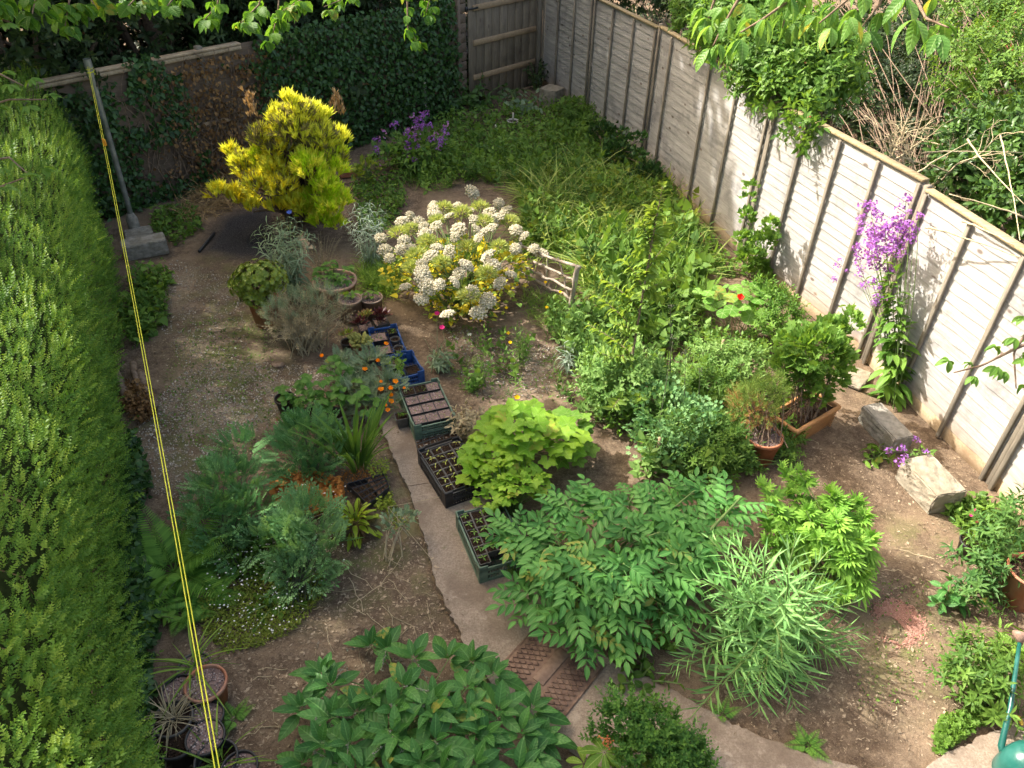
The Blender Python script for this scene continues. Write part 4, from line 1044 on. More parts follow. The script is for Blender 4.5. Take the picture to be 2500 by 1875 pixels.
F_lau = fol('laurel_leaf', (.03, .075, .018), (.08, .16, .03), (.1, .18, .05), .2, .3, .45)
F_cur = fol('currant_leaf', (.07, .17, .025), (.17, .31, .05), (.18, .3, .08), .35, .42, .35)
F_sap = fol('sapling_leaf', (.11, .21, .035), (.24, .36, .07), (.30, .42, .14), .38, .38, .4, False, big=True)
F_mint = fol('mint_leaf', (.11, .23, .05), (.22, .36, .10), (.2, .3, .1), .3, .42, .35)
F_nas = fol('round_waxy_leaf', (.10, .24, .035), (.18, .34, .06), (.35, .48, .2), .35, .4, .35, False, big=True)
F_con = fol('feathery_leaf', (.14, .24, .05), (.26, .36, .09), None, .3, .6, .2)
F_conb = fol('rusty_feathery_leaf', (.30, .15, .06), (.42, .25, .11), None, .3, .6, .2)
F_rust = fol('rusty_stonecrop', (.30, .11, .03), (.48, .23, .06), None, .25, .6, .25)
F_pers = fol('willow_leaf', (.045, .125, .03), (.11, .22, .05), (.15, .25, .08), .3, .42, .35)
F_ore = fol('oregano_leaf', (.045, .13, .025), (.11, .23, .04), None, .3, .45, .35)
F_rod = fol('ribbed_leaf', (.11, .22, .03), (.24, .36, .06), (.3, .42, .12), .35, .4, .35, True, big=True)
F_sprk = fol('pale_star_flower', (.55, .58, .45), (.75, .76, .66), None, .2, .6, .2)

# ------------------------------------------------------------------ hedge on the boundary
hb_pts = [at(x, y) for x, y in ((225, 500), (245, 600), (262, 760), (282, 900), (284, 1000), (284, 1150), (290, 1300), (312, 1450), (340, 1600), (372, 1750), (400, 1900), (440, 2200), (480, 2700))]
hb_pts = np.array([[p[0], p[1]] for p in hb_pts]); hb_pts = np.vstack([hb_pts[0] + (hb_pts[0] - hb_pts[1]) * 1.2, hb_pts])
hseg = np.linalg.norm(np.diff(hb_pts, axis=0), axis=1); hcum = np.concatenate([[0], np.cumsum(hseg)])
def hedge_pts(n):
    s = (1 - (1 - rng.random(n)) ** .8 * 1) * hcum[-1]; s = rng.random(n) ** .75 * hcum[-1]; px = np.interp(s, hcum, hb_pts[:, 0]); py = np.interp(s, hcum, hb_pts[:, 1])
    k = np.clip(np.searchsorted(hcum, s) - 1, 0, len(hseg) - 1); u = (hb_pts[k + 1] - hb_pts[k]) / hseg[k][:, None]; out = np.stack([-u[:, 1], u[:, 0]], 1)
    out[out[:, 0] < 0] *= -1
    # profile: side wall 0..1.55 rounded into a top at ~1.9 running back 2.6 m
    t = .5 + (rng.random(n) - .5) * 1.0; a = np.where(t < .36, t / .36, 1); z = a * 1.45; off = np.zeros(n); nzz = np.full(n, .25)
    arc = (t >= .36) & (t < .5); q = (t[arc] - .36) / .14 * PI / 2; z[arc] = 1.45 + .38 * np.sin(q); off[arc] = -.38 * (1 - np.cos(q)); nzz[arc] = .25 + 1.6 * np.sin(q)
    top = t >= .5; off[top] = -.38 - (t[top] - .5) / .5 * 2.3; z[top] = 1.83; nzz[top] = 2.2
    bmp = fnoise(np.stack([px + off, py + z * .8], 1), 1.6, 21) * .13 + fnoise(np.stack([px + off + z, py], 1), 5, 22) * .04
    dpt = rng.random(n) ** 2 * .16
    nn = nrm(np.stack([out[:, 0], out[:, 1], nzz], 1)); Pp = np.stack([px + out[:, 0] * (off - .06), py + out[:, 1] * (off - .06), z], 1) + nn * (bmp - dpt + .05)[:, None]
    return Pp, nn
hedge = thing('clipped_hedge', 'broad clipped small-leaved hedge along the washing-line side', 'hedge', (hb_pts[5][0], hb_pts[5][1], 0))
sp1 = [spike(17, diamond(.55, .1), 1, .85, 0, .24, .15, stemr=.0, tip=True, opp=True) for _ in range(3)]
n = 27000; Pp, nn = hedge_pts(n); Yd = nrm(nn * .8 + rng.normal(size=(n, 3)) * .32 + np.array([.12, -.1, .55]))
cluster(hedge, 'foliage', sp1, Pp, Yd, rng.normal(size=(n, 3)), rng.uniform(.055, .12, n) * np.where(rng.random(n) < .06, 1.7, 1), F_hedge)
n = 11000; Pp, nn = hedge_pts(n); m = (nn[:, 2] > .5) | (rng.random(n) < .35); Pp, nn = Pp[m] + nn[m] * .03, nn[m]; n = len(Pp); Yd = nrm(nn * .7 + rng.normal(size=(n, 3)) * .3 + np.array([.12, -.1, .7]))
cluster(hedge, 'foliage', sp1, Pp, Yd, rng.normal(size=(n, 3)), rng.uniform(.06, .12, n), F_hedge2, label='young yellow-green shoots over the hedge top')
# plain dark sheet standing for the hedge's shaded inside so no light leaks through
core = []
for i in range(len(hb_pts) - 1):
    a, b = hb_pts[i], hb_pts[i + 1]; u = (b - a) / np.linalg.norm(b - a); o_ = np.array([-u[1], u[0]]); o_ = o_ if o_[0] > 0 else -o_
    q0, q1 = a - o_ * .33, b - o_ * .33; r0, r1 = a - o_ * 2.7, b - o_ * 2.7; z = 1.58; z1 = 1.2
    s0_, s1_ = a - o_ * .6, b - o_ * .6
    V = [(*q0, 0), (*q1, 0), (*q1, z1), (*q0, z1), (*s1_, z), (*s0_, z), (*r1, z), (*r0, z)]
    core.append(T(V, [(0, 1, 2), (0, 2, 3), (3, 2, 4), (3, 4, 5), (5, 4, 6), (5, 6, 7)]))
part(join(core), 'dark_core_sheet', plain('hedge_interior', (.022, .032, .010), (.05, .065, .02), 14, .95, .1), hedge)
ivl = T([(0, 0, 0), (-.42, .18, .03), (-.30, .5, .03), (0, 1, -.06), (.30, .5, .03), (.42, .18, .03)], [(0, 2, 1), (0, 3, 2), (0, 4, 3), (0, 5, 4)], [(0, 0, .5), (-1, .2, .5), (-.7, .5, .5), (0, 1, .5), (.7, .5, .5), (1, .2, .5)])
# ivy creeping at the hedge foot
iv = thing('ivy_patch', 'dark trailing ivy spilling from the foot of the hedge', 'ivy', at(300, 1200))
q = polysample([(255, 1000), (300, 960), (330, 1050), (300, 1120), (330, 1250), (350, 1330), (330, 1450), (345, 1560), (330, 1659), (255, 1500), (270, 1200)], 2600)
q[:, 2] += rng.random(len(q)) ** 1.5 * .30
cluster(iv, 'leaves', [ivl], q, nrm(rng.normal(size=(len(q), 3)) + [.4, -.4, 0]), nrm(rng.normal(size=(len(q), 3)) * .5 + [.3, -.2, 1]), rng.uniform(.035, .075, len(q)), F_ivy)

# ------------------------------------------------------------------ ivy on the back fence
ivb = thing('ivy_climber', 'dense dark ivy smothering the brown boarded fence', 'ivy', (*BA, 0))
def ivycov(s, z):   # where the ivy is thick, from the photograph
    P_ = np.stack([s, z], 1); v = fnoise(P_, 1.7, 5) * .75 + fnoise(P_, 5, 6) * .4 + rng.normal(size=len(s)) * .16
    base = .3 + 1.1 / (1 + np.exp(-(s - 1.45) * 4)) - .95 * np.exp(-((s - .75) / .55) ** 2) - .75 * np.exp(-((s + .3) / .6) ** 2) * (z < .8) - .9 / (1 + np.exp(-(s - 4.6) * 3)) + .6 * np.exp(-(z / .3) ** 2)
    return v + base > 0
n = 15000; s = rng.uniform(-2.2, s_end - .1, n); z = rng.uniform(0, 1.95, n); m = ivycov(s, z); s, z = s[m], z[m]; m = ~((z > 1.66) & (s < 1.25) & (np.abs(s + .35) > .25)); s, z = s[m], z[m]; n = len(s)
dep = .05 + .22 * rng.random(n) ** 1.3 * np.where(s > 1.2, 1.3, .6) * (1.15 - .35 * z)
Pp = np.stack([*(BA[:, None] + bu[:, None] * s + bn[:, None] * dep), z], 1)
Z3 = np.array([bn[0], bn[1], .55]); 
cluster(ivb, 'leaves', [ivl, ivl.tf(None, 1.0)], Pp, nrm(rng.normal(size=(n, 3)) * .6 + [0, 0, -.7]), nrm(rng.normal(size=(n, 3)) * .38 + Z3), rng.uniform(.05, .095, n), F_ivy)
ts = []
for i in range(120):
    s_ = rng.uniform(-1.0, 1.6) if i < 95 else rng.uniform(2, s_end); a = rng.uniform(0, .5); L_ = rng.uniform(.6, 1.7); k = 9; x_ = s_ + np.cumsum(rng.normal(size=k) * .09); z_ = np.linspace(a, min(1.85, a + L_), k)
    pts = [np.array([*(BA + bu * xx + bn * (.06 + .06 * rng.random())), zz_]) for xx, zz_ in zip(x_, z_)]; ts.append(tube(pts, np.linspace(.009, .004, k), 4, False))
part(join(ts), 'stem', M_bark, ivb)
n = 1500; s = rng.normal(.55, .5, n); z = rng.uniform(.1, 1.75, n); Pp = np.stack([*(BA[:, None] + bu[:, None] * s + bn[:, None] * rng.uniform(.05, .16, n)), z], 1)
cluster(ivb, 'withered_leaves', [ivl], Pp, nrm(rng.normal(size=(n, 3)) * .7 + [0, 0, -.7]), nrm(rng.normal(size=(n, 3)) * .5 + Z3), rng.uniform(.035, .07, n), F_dead, label='withered brown leaves on the bare stretch of fence')
# dry leaf litter and hay below that fence
lt = thing('dead_vegetation', 'heap of dry straw-coloured grass below the ivy', 'dead vegetation', at(470, 440))
q = polysample([(380, 470), (420, 420), (560, 370), (600, 400), (520, 450), (400, 490)], 2600); q[:, 2] += rng.random(len(q)) * .12
cluster(lt, 'straw', [leaf(2, .05, .1, .6)], q, nrm(rng.normal(size=(len(q), 3)) * [1, 1, .5] + [0, 0, .2]), rdir(len(q), 1), rng.uniform(.08, .22, len(q)), [M_hay])
lt['kind'] = 'stuff'

# ------------------------------------------------------------------ golden heather shrub
yb = at(650, 468); ys = P('golden_shrub', 'big golden-yellow heather shrub glowing against the ivy', 'shrub', yb)
DY = 20; RK = .74
def BL(lst):    # photo marks (x, y, height, radius px, zscale) -> blobs
    out = []
    for e in lst:
        c = at(e[0], e[1] + DY, e[2]); out.append((c, e[3] * RK / ppm(c), e[4] if len(e) > 4 else 1.0))
    return out
main = BL([(632, 262, 1.45, 44), (690, 290, 1.25, 40), (600, 300, 1.2, 36), (655, 235, 1.6, 30), (722, 330, 1.0, 28), (565, 285, 1.3, 24), (625, 212, 1.75, 17, 1.3), (668, 350, 1.0, 36), (690, 245, 1.5, 22, 1.3), (600, 245, 1.5, 20, 1.3), (735, 290, 1.2, 18)])
lowl = BL([(530, 345, .9, 26), (560, 385, .75, 30), (612, 390, .75, 30), (500, 318, .95, 15), (472, 402, .6, 15), (512, 412, .5, 18), (545, 432, .4, 14), (590, 350, .95, 26), (640, 425, .5, 26), (600, 430, .45, 22), (570, 330, 1.0, 22)])
lowr = BL([(705, 395, .75, 32), (715, 435, .55, 28), (738, 420, .6, 18), (695, 465, .3, 20), (725, 355, .9, 24), (675, 420, .5, 24), (655, 440, .35, 20), (725, 470, .25, 14)])
tf_ = [tuft(16, diamond(.16, .03), .42, .4) for _ in range(3)]
tf3 = [T(t.V @ rot('X', -PI / 2).T, t.F, t.A, t.M) for t in tf_]     # tuft axis -> +Y
for bl_, nn_, mt, lb in ((main, 680, F_yel, None), (lowr, 260, F_yel, None), (main[4:5] + main[7:8] + lowl[-1:], 160, F_yelg, 'lime green sprays within the golden shrub'), (lowl, 430, F_yel, None), (lowr, 380, F_yelg, 'lime green lower growth of the golden shrub'), (lowl + main[2:3], 380, F_yelo, 'amber older growth of the golden shrub'), (main[:6] + lowl[:3], 640, F_olv, 'olive inner growth of the golden shrub')):
    Pp, nn = shell(bl_, nn_, .8 if mt is not F_olv else .55); n = len(Pp)
    cluster(ys, 'foliage', tf3, Pp, nrm(nn * .5 + rng.normal(size=(n, 3)) * .2 + [0, 0, .9]), rng.normal(size=(n, 3)), rng.uniform(.10, .18, n), mt, label=lb)
Pp = np.array([at(544, 225, 1.5), at(549, 245, 1.4), at(541, 215, 1.55), at(727, 225, 1.5), at(733, 245, 1.4), at(725, 215, 1.55), at(560, 300, 1.2)]); Pp = np.repeat(Pp, 9, 0) + rng.normal(size=(63, 3)) * .035
cluster(ys, 'dead_tips', tf3, Pp, nrm(rng.normal(size=(63, 3)) * .2 + [0, 0, 1]), rng.normal(size=(63, 3)), rng.uniform(.07, .12, 63), F_yelb)
Pp, _ = shell(main + lowl + lowr, 240, .5); stemsto(ys, (yb[0], yb[1], 0), Pp, .022, M_bark, 'branch', .1, .1)
for i, (x1, y1, x2, y2) in enumerate(((555, 440, 545, 500), (595, 440, 560, 530))):
    pass
DY = 0; RK = 1.0
UPV = np.array([0, 0, 1.0])
def radial(n, el0, el1, jit=.25):
    """n directions round a rosette, elevation from el0 (outer) to el1 (inner)"""
    th = np.arange(n) * 2.399 + rng.normal(size=n) * jit; e = np.linspace(el0, el1, n) + rng.normal(size=n) * .08
    return np.stack([np.cos(th) * np.cos(e), np.sin(th) * np.cos(e), np.sin(e)], 1), th
def shoots(base, n, spread_r, h, lean=.35, hj=.2):
    """tips and bases of n stems leaving a crown"""
    th = np.arange(n) * 2.399 + rng.random(n); r = np.sqrt((np.arange(n) + .5) / n)
    B = np.array(base[:3] if len(base) > 2 else (*base, 0)) + np.stack([np.cos(th) * r * spread_r * .25, np.sin(th) * r * spread_r * .25, np.zeros(n)], 1)
    Tt = B + np.stack([np.cos(th) * r * spread_r, np.sin(th) * r * spread_r, h * (1 - lean * r ** 2) * rng.uniform(1 - hj, 1, n)], 1)
    return B, Tt
def arcpts(b, t, bow=.3, k=8):
    b = np.array(b, float); t = np.array(t, float); m = np.array([b[0] * .75 + t[0] * .25, b[1] * .75 + t[1] * .25, b[2] + (t[2] - b[2]) * (.5 + bow)])
    s = np.linspace(0, 1, k)[:, None]; return b * (1 - s) ** 2 + 2 * m * s * (1 - s) + t * s ** 2
def leafy_stems(B, Tt, nleaf, L0, L1, el=.5, start=.2, bow=.25, droop=0.0, jit=.25, top_el=1.0, opp=False):
    """returns stem tubes points and leaf frames"""
    S = []; O = []; Yd = []; Zd = []; Ls = []
    for b, t in zip(B, Tt):
        pts = arcpts(b, t, bow, 8); S.append(pts); a0 = rng.random() * 6
        for i in range(nleaf):
            v = start + (1 - start) * (i + .5) / nleaf; f = v * 7; k = min(int(f), 6); p = pts[k] * (1 - f + k) + pts[k + 1] * (f - k); ax = nrm(pts[k + 1] - pts[k])
            th = a0 + i * 2.399 if not opp else a0 + (i // 2) * PI / 2 + (i % 2) * PI
            h = np.array([math.cos(th), math.sin(th), 0]); h = nrm(h - ax * (h @ ax) + 1e-6)
            e = el + (top_el - el) * v ** 2 + rng.normal() * jit * .5; d = h * math.cos(e) + ax * math.sin(e) + np.array([0, 0, -droop])
            O.append(p); Yd.append(d); Zd.append(nrm(ax * math.cos(e) - h * math.sin(e) + rng.normal(size=3) * jit * .5 + UPV * .3)); Ls.append((L0 + (L1 - L0) * v) * rng.uniform(.8, 1.15))
    return S, np.array(O), np.array(Yd), np.array(Zd), np.array(Ls)
def stempart(o, S, r, mat, name='stem', k=5):
    return part(join([tube(p, np.linspace(r, r * .4, len(p)), k, False) for p in S]), name, mat, o)

# ------------------------------------------------------------------ lacy cream umbel bush
ub = at(995, 665); um = P('umbel_bush', 'wide bush of cream lacecap flower heads over yellowing leaves', 'flowering bush', ub)
Wl = [(1000, 232, 1.3), (690, 340), (880, 350), (985, 385), (1220, 325), (1280, 385), (690, 385), (720, 415), (503, 420), (440, 470), (575, 480), (612, 508), (810, 440), (1025, 460), (1145, 400), (1145, 452), (1207, 445),
      (715, 510), (620, 570), (895, 540), (870, 595), (1040, 540), (1115, 555), (1165, 525), (1230, 550), (1360, 540), (1425, 590), (265, 605), (1060, 600), (1100, 630), (455, 630), (390, 660), (300, 710), (430, 700), (505, 700),
      (335, 770), (410, 745), (720, 680), (670, 750), (825, 715), (1355, 690), (1505, 690), (1560, 730), (1135, 750), (1165, 830), (595, 820), (600, 875), (610, 930), (645, 1000), (740, 980), (955, 830), (900, 890),
      (860, 960), (1220, 880), (1320, 900), (1230, 970), (465, 1000), (590, 1100), (1005, 1040), (1130, 1110), (805, 1225), (1055, 1210)]
Gl = [(780, 370), (920, 410), (1070, 360), (410, 575), (510, 540), (720, 470), (640, 640), (970, 680), (1225, 680), (1310, 480), (520, 850), (760, 810), (1120, 900), (980, 1080), (1100, 480), (560, 760)]
def umz(x, y): r2 = ((x - 880) / 680) ** 2 + ((y - 720) / 580) ** 2; return .38 + .52 * max(0, 1 - r2) ** .6
def umbel_head(seed, nb=46):
    r = np.random.default_rng(seed); ic = rock(1, .28, seed, (1, 1, .8)); i = np.arange(nb); rr = np.sqrt((i + .5) / nb); th = i * 2.399
    z = .42 * (1 - rr ** 2) ** .8 + r.normal(size=nb) * .04; O = np.stack([rr * np.cos(th) * .92, rr * np.sin(th) * .92, z], 1)
    t = inst(ic, O, frames(r.normal(size=(nb, 3)), r.normal(size=(nb, 3))), r.uniform(.12, .19, nb))
    # tiny florets stand proud of each umbellet
    nf = 260; k = r.integers(0, nb, nf); d = nrm(r.normal(size=(nf, 3)) + [0, 0, 1.0]); fl = inst(T([(-.5, -.5, 0), (.5, -.5, 0), (.5, .5, .1), (-.5, .5, 0)], [(0, 1, 2), (0, 2, 3)]), O[k] + d * .17, frames(r.normal(size=(nf, 3)), d), r.uniform(.05, .085, nf), r.random(nf))
    under = T([(0, 0, -.05)] + [(math.cos(a) * .8, math.sin(a) * .8, .0) for a in np.linspace(0, 2 * PI, 12)[:-1]], [(0, 1 + (j + 1) % 11, 1 + j) for j in range(11)], None, 1)
    return join([t, fl, under])
uh = [mesh_of(umbel_head(s), 'flower_head', [F_umb_w, F_umb_f]) for s in (1, 2, 3)]
def fineumb(seed, n=420):
    r = np.random.default_rng(seed); d = nrm(r.normal(size=(n, 3)) + [0, 0, .5]); d[:, 2] = np.abs(d[:, 2]) * .75
    tt = inst(leaf(2, .16, .1, .2), d * .55 * r.uniform(.6, 1, n)[:, None], frames(d, r.normal(size=(n, 3))), r.uniform(.25, .5, n), r.random(n)); return tt
ug = [mesh_of(fineumb(s), 'green_umbel', F_umb_f) for s in (5, 6)]
hp = []
O, Yd, Zd, Ls = [], [], [], []
for (x, y, *k) in Wl:
    p = at(*crop(1, x, y), umz(x, y))
    if any(np.linalg.norm(p - q_) < .105 for q_ in hp): continue
    hp.append(p); O.append(p); Yd.append([rng.normal(), rng.normal(), 0]); Zd.append([rng.normal() * .4 - .1, rng.normal() * .4 - .3, 1]); Ls.append(.088 * (k[0] if k else rng.uniform(.72, 1.18)))
R = frames(np.cross(np.array(Zd), np.array(Yd)), np.array(Zd)); spread(um, 'flower_head', uh, O, R, Ls)
O = [at(*crop(1, x, y), umz(x, y) - .02) for x, y in Gl]; hp += O; R = frames(rng.normal(size=(len(O), 3)) * [1, 1, .1], np.tile(UPV, (len(O), 1))); spread(um, 'green_umbel', ug, O, R, rng.uniform(.13, .175, len(O)))
stemsto(um, ub, [p - (0, 0, .03) for p in hp], .009, M_gstem, 'stem', .1, .12)
blb = [(ub + np.array([0, .15, .28]), .62, .55), (ub + np.array([-.45, .3, .3]), .4, .6), (ub + np.array([.4, .35, .3]), .4, .6), (ub + np.array([0, -.15, .2]), .35, .6)]
lob = roundleaf(10, 5, .45, .12, .05, .25).tf(None, .5, (0, .5, 0))
for mt, n, lb, sc in ((F_umb_y, 900, 'yellowed lower leaves of the umbel bush', 1), (F_umb_g, 900, None, 1), (F_weed, 300, None, 1.1)):
    Pp, nn = shell(blb, n, .45); cluster(um, 'foliage', [lob, ivl], Pp, nrm(nn * [1, 1, .3] + rng.normal(size=nn.shape) * .4 + [0, -.1, .1]), nrm(nn * .4 + UPV + rng.normal(size=nn.shape) * .3), rng.uniform(.05, .10, len(Pp)) * sc, mt, label=lb)
yl = [(at(x, y, .3), r / 180, .7) for x, y, r in ((1050, 615, 22), (1035, 640, 24), (1020, 668, 18), (1065, 595, 20), (940, 590, 20), (1010, 560, 20))]
Pp, nn = shell(yl, 420, .3); cluster(um, 'yellow_leaves', [lob, ivl], Pp, nrm(nn * [1, 1, .3] + rng.normal(size=nn.shape) * .4), nrm(UPV + rng.normal(size=nn.shape) * .35), rng.uniform(.05, .085, len(Pp)), F_umb_y)

# ------------------------------------------------------------------ sweet rocket (mauve flowers)
def floret4(): 
    ts = []
    for i in range(4): ts.append(roundleaf(6, 0, 0, .1).tf(rot('Z', i * PI / 2) @ rot('X', .15), .30, (0, 0, 0)))
    for i, t in enumerate(ts): t.V += np.array([math.cos(i * PI / 2 + PI / 4), math.sin(i * PI / 2 + PI / 4), .05]) * .28
    c = roundleaf(5, 0, 0, 0).tf(None, .08, (0, 0, .06)); c.A[:, 0] = 0; return join(ts + [c])
fl4 = floret4()
def fl_cluster(seed, n=24, fl=fl4, s=.34):
    r = np.random.default_rng(seed); d = nrm(r.normal(size=(n, 3)) + [0, 0, .7]); return inst(fl, d * r.uniform(.5, 1, n)[:, None] * [1, 1, .8], frames(r.normal(size=(n, 3)), d + r.normal(size=(n, 3)) * .3), r.uniform(.8, 1.2, n) * s, r.random(n))
pcl = [mesh_of(fl_cluster(s), 'flower_cluster', F_pur) for s in (1, 2, 3)]; pcl2 = [mesh_of(fl_cluster(s, 12), 'flower_cluster', F_pur2) for s in (4, 5)]
def flowers_on(o, meshes, pts, sizes, name='flower_cluster'):
    n = len(pts); R = frames(rng.normal(size=(n, 3)) * [1, 1, .1], np.array([[0, -.25, 1.0]] * n) + rng.normal(size=(n, 3)) * .25); spread(o, name, meshes, pts, R, sizes)
rb = at(1925, 868); rk = P('sweet_rocket', 'tall mauve-flowered sweet rocket leaning against the sunlit fence', 'flowering plant', rb)
rf = [(610, 85, 1.1), (470, 105, .9), (510, 140, 1.2), (430, 165, .7), (690, 165, .8), (390, 205, .7), (480, 210, .8), (600, 185, 1.1), (640, 210, 1), (400, 245, 1), (550, 240, 1.1), (610, 250, 1.1), (640, 285, 1.1), (500, 270, 1.2),
      (440, 295, 1.2), (480, 325, 1.3), (540, 330, 1.2), (410, 330, 1), (590, 310, 1), (450, 355, 1.1), (510, 380, 1.2), (645, 345, .9), (400, 380, .9), (330, 410, .7), (480, 430, 1), (545, 440, .9), (385, 460, .8), (330, 480, .6),
      (520, 490, .9), (460, 575, .8), (510, 600, .8), (555, 520, .7), (410, 512, .5), (450, 250, 1), (570, 290, 1.2), (540, 290, 1.1), (505, 350, 1.2), (570, 215, 1), (600, 225, 1.0), (475, 380, 1), (640, 240, .9), (530, 155, .9), (435, 620, .4), (600, 340, .9)]
fz = lambda y: 1.75 - (y - 85) / 500 * 1.05
rp = []
for (x, y, k) in rf:
    X, Y = crop(6, x, y); r_ = ray(X, Y); # keep the flowers about 0.25 m in front of the fence
    A_, _ = fence_pt(9.5); B_, _ = fence_pt(11.75); nn_ = np.array([-(B_ - A_)[1], (B_ - A_)[0]]); nn_ /= np.linalg.norm(nn_); nn_ = -nn_ if nn_[0] > 0 else nn_
    p = onplane(A_ + nn_ * .30, B_ + nn_ * .30, X, Y); p = p + np.array([*(nn_ * rng.uniform(-.1, .12)), 0]); rp.append(p)
flowers_on(rk, pcl, rp + [p + rng.normal(size=3) * [.05, .05, .05] for p in rp], [.066 * k[2] for k in rf] + [.055 * k[2] for k in rf])
stemsto(rk, rb, rp[::2], .006, M_gstem, 'stem', .05, .05)
S, O, Yd, Zd, Ls = leafy_stems([rb + rng.normal(size=3) * [.07, .07, 0] for _ in range(9)], [rp[i] * .8 + rb * .2 for i in (2, 7, 14, 15, 16, 20, 24, 27, 30)], 26, .22, .11, .2, .04, .3, .25)
cluster(rk, 'leaves', [leaf(4, .36, .15, .4)], O, Yd, Zd, Ls, F_cur)
rb2 = at(2005, 1000); r2 = P('sweet_rocket', 'low mauve sweet rocket flowers drooping between the two stone blocks', 'flowering plant', rb2)
rp2 = [at(*crop(6, x, y), .25) for x, y in ((560, 1350), (620, 1335), (615, 1410), (695, 1290), (750, 1355), (640, 1380))]; flowers_on(r2, pcl, rp2, [.045, .055, .055, .045, .04, .04]); stemsto(r2, rb2, rp2, .005, M_gstem)
S, O, Yd, Zd, Ls = leafy_stems([rb2] * 5, rp2[:5], 5, .10, .05, .2, .1); cluster(r2, 'leaves', [leaf(3, .3, .15, .4)], O, Yd, Zd, Ls, F_weed)
rb3 = at(885, 372); r3 = P('honesty_plant', 'loose mauve flowers in the shade in front of dark ivy', 'flowering plant', rb3)
rp3 = [at(*crop(10, x, y), .75 - (y - 900) * .0012) for x, y in ((630, 925), (600, 950), (580, 980), (525, 945), (550, 985), (600, 1030), (565, 1045), (520, 1055), (485, 1065), (480, 1090), (660, 1020), (800, 1015), (780, 1055), (225, 1140), (545, 1110), (560, 1120), (520, 1110),
       (480, 1160), (500, 1190), (490, 1215), (750, 1140), (755, 1165), (740, 1200), (700, 1100), (675, 1135), (230, 1205), (240, 1245), (265, 1310), (475, 1290), (460, 1260), (540, 1295), (285, 1085), (370, 1020), (560, 1190), (790, 1105))]
flowers_on(r3, pcl + pcl2[:1], rp3, rng.uniform(.06, .10, len(rp3))); stemsto(r3, rb3, rp3, .005, M_gstem, 'stem', .1, .25)
Pp, nn = shell([(at(900, 330, .25), .5, .5), (at(840, 350, .2), .35, .5)], 900, .3); cluster(r3, 'foliage', [DN, ivl], Pp, nrm(nn + rng.normal(size=nn.shape) * .5), nrm(UPV + rng.normal(size=nn.shape) * .4), rng.uniform(.06, .12, len(Pp)), F_weed)

# ------------------------------------------------------------------ comfrey-like plant, each leaf its own piece
def fullplant(name, label, cat, x, y, nst, spread_, h, nleaf, L0, L1, lf, mat, smat, el=.25, start=.12, bow=.35, droop=.15, lean=.45, sr=.01, top=1.1, big=True, opp=False, jit=.3, mx=300, grp=None, z0=0.0, lname='leaf', base=None):
    b = at(x, y, z0) if base is None else np.array(base); o = P(name, label, cat, b, grp); B, Tt = shoots(b, nst, spread_, h, lean)
    S, O, Yd, Zd, Ls = leafy_stems(B, Tt, nleaf, L0, L1, el, start, bow, droop, jit, top, opp); stempart(o, S, sr, smat)
    R = frames(Yd, Zd)
    if big:
        ms = [mesh_of(l, lname, mat) for l in lf]; k = np.argsort(-Ls)[:mx]; spread(o, lname, ms, O[k], R[k], Ls[k])
        r_ = np.argsort(-Ls)[mx:]
        if len(r_): cluster(o, 'foliage', lf, O[r_], Yd[r_], Zd[r_], Ls[r_], mat)
    else: cluster(o, 'foliage', lf, O, Yd, Zd, Ls, mat)
    return o, S, O, Yd, Zd, Ls
CL = [leaf(7, .40, .16, c, .42, .06) for c in (.25, .45, .15)]
cfb = at(880, 1620); cf = P('comfrey_plant', 'large mound of broad mid-green pointed leaves beside the path', 'leafy plant', cfb)
cpts = []; S = []
for x in range(655, 1190, 62):
    for y in range(1415, 1720, 58):
        X, Y = x + rng.normal() * 13 + (29 if (y // 58) % 2 else 0), y + rng.normal() * 12; e = ((X - 890) / 285) ** 2 + ((Y - 1610) / 225) ** 2
        if e > 1: continue
        cpts.append((X, Y, .12 + .34 * math.sqrt(max(0, 1 - e)) + rng.normal() * .025))
O, Yd, Zd, Ls = [], [], [], []
for X, Y, h in cpts:
    c = at(X, Y, h); st = arcpts(cfb + rng.normal(size=3) * [.10, .10, 0], c, .35, 8); S.append(st); m = 9; d, th = radial(m, -.05, 1.1); aw = (c - cfb) * [1, 1, 0] * .7
    for i in range(m):
        dd = nrm(d[i] + aw); O.append(c - np.array([0, 0, .035 * (1 - i / m)]) + dd * .01); Yd.append(dd); Zd.append(nrm(UPV * 1.1 - dd * .35 + rng.normal(size=3) * .22)); Ls.append((.225 - .11 * (i / m)) * rng.uniform(.75, 1.2))
O, Yd, Zd, Ls = map(np.array, (O, Yd, Zd, Ls)); k = np.argsort(-Ls)[:298]; r_ = np.argsort(-Ls)[298:]
spread(cf, 'leaf', [mesh_of(l, 'leaf', F_com) for l in CL], O[k], frames(Yd[k], Zd[k]), Ls[k]); cluster(cf, 'young_leaves', CL, O[r_], Yd[r_], Zd[r_], Ls[r_], F_com)
stempart(cf, S, .008, M_gstem)
# seed spikes
sp = []
for i in range(26):
    p = S[i % len(S)][-1]; d = nrm(np.array([rng.normal() * .8, rng.normal() * .8 - .2, -.1])); pts = arcpts(p, p + d * .16 + (0, 0, .02), .4, 6); sp.append(tube(pts, .0022, 3, False))
    nfl = 16; k = rng.integers(1, 6, nfl); sp.append(inst(rock(0, .2, 2), pts[k] + rng.normal(size=(nfl, 3)) * .006, frames(rng.normal(size=(nfl, 3)), rng.normal(size=(nfl, 3))), rng.uniform(.004, .007, nfl)))
part(join(sp), 'seed_spikes', fol('pale_seed_spike', (.20, .22, .15), (.36, .36, .28), None, .1, .7, .2), cf, kind='stuff')

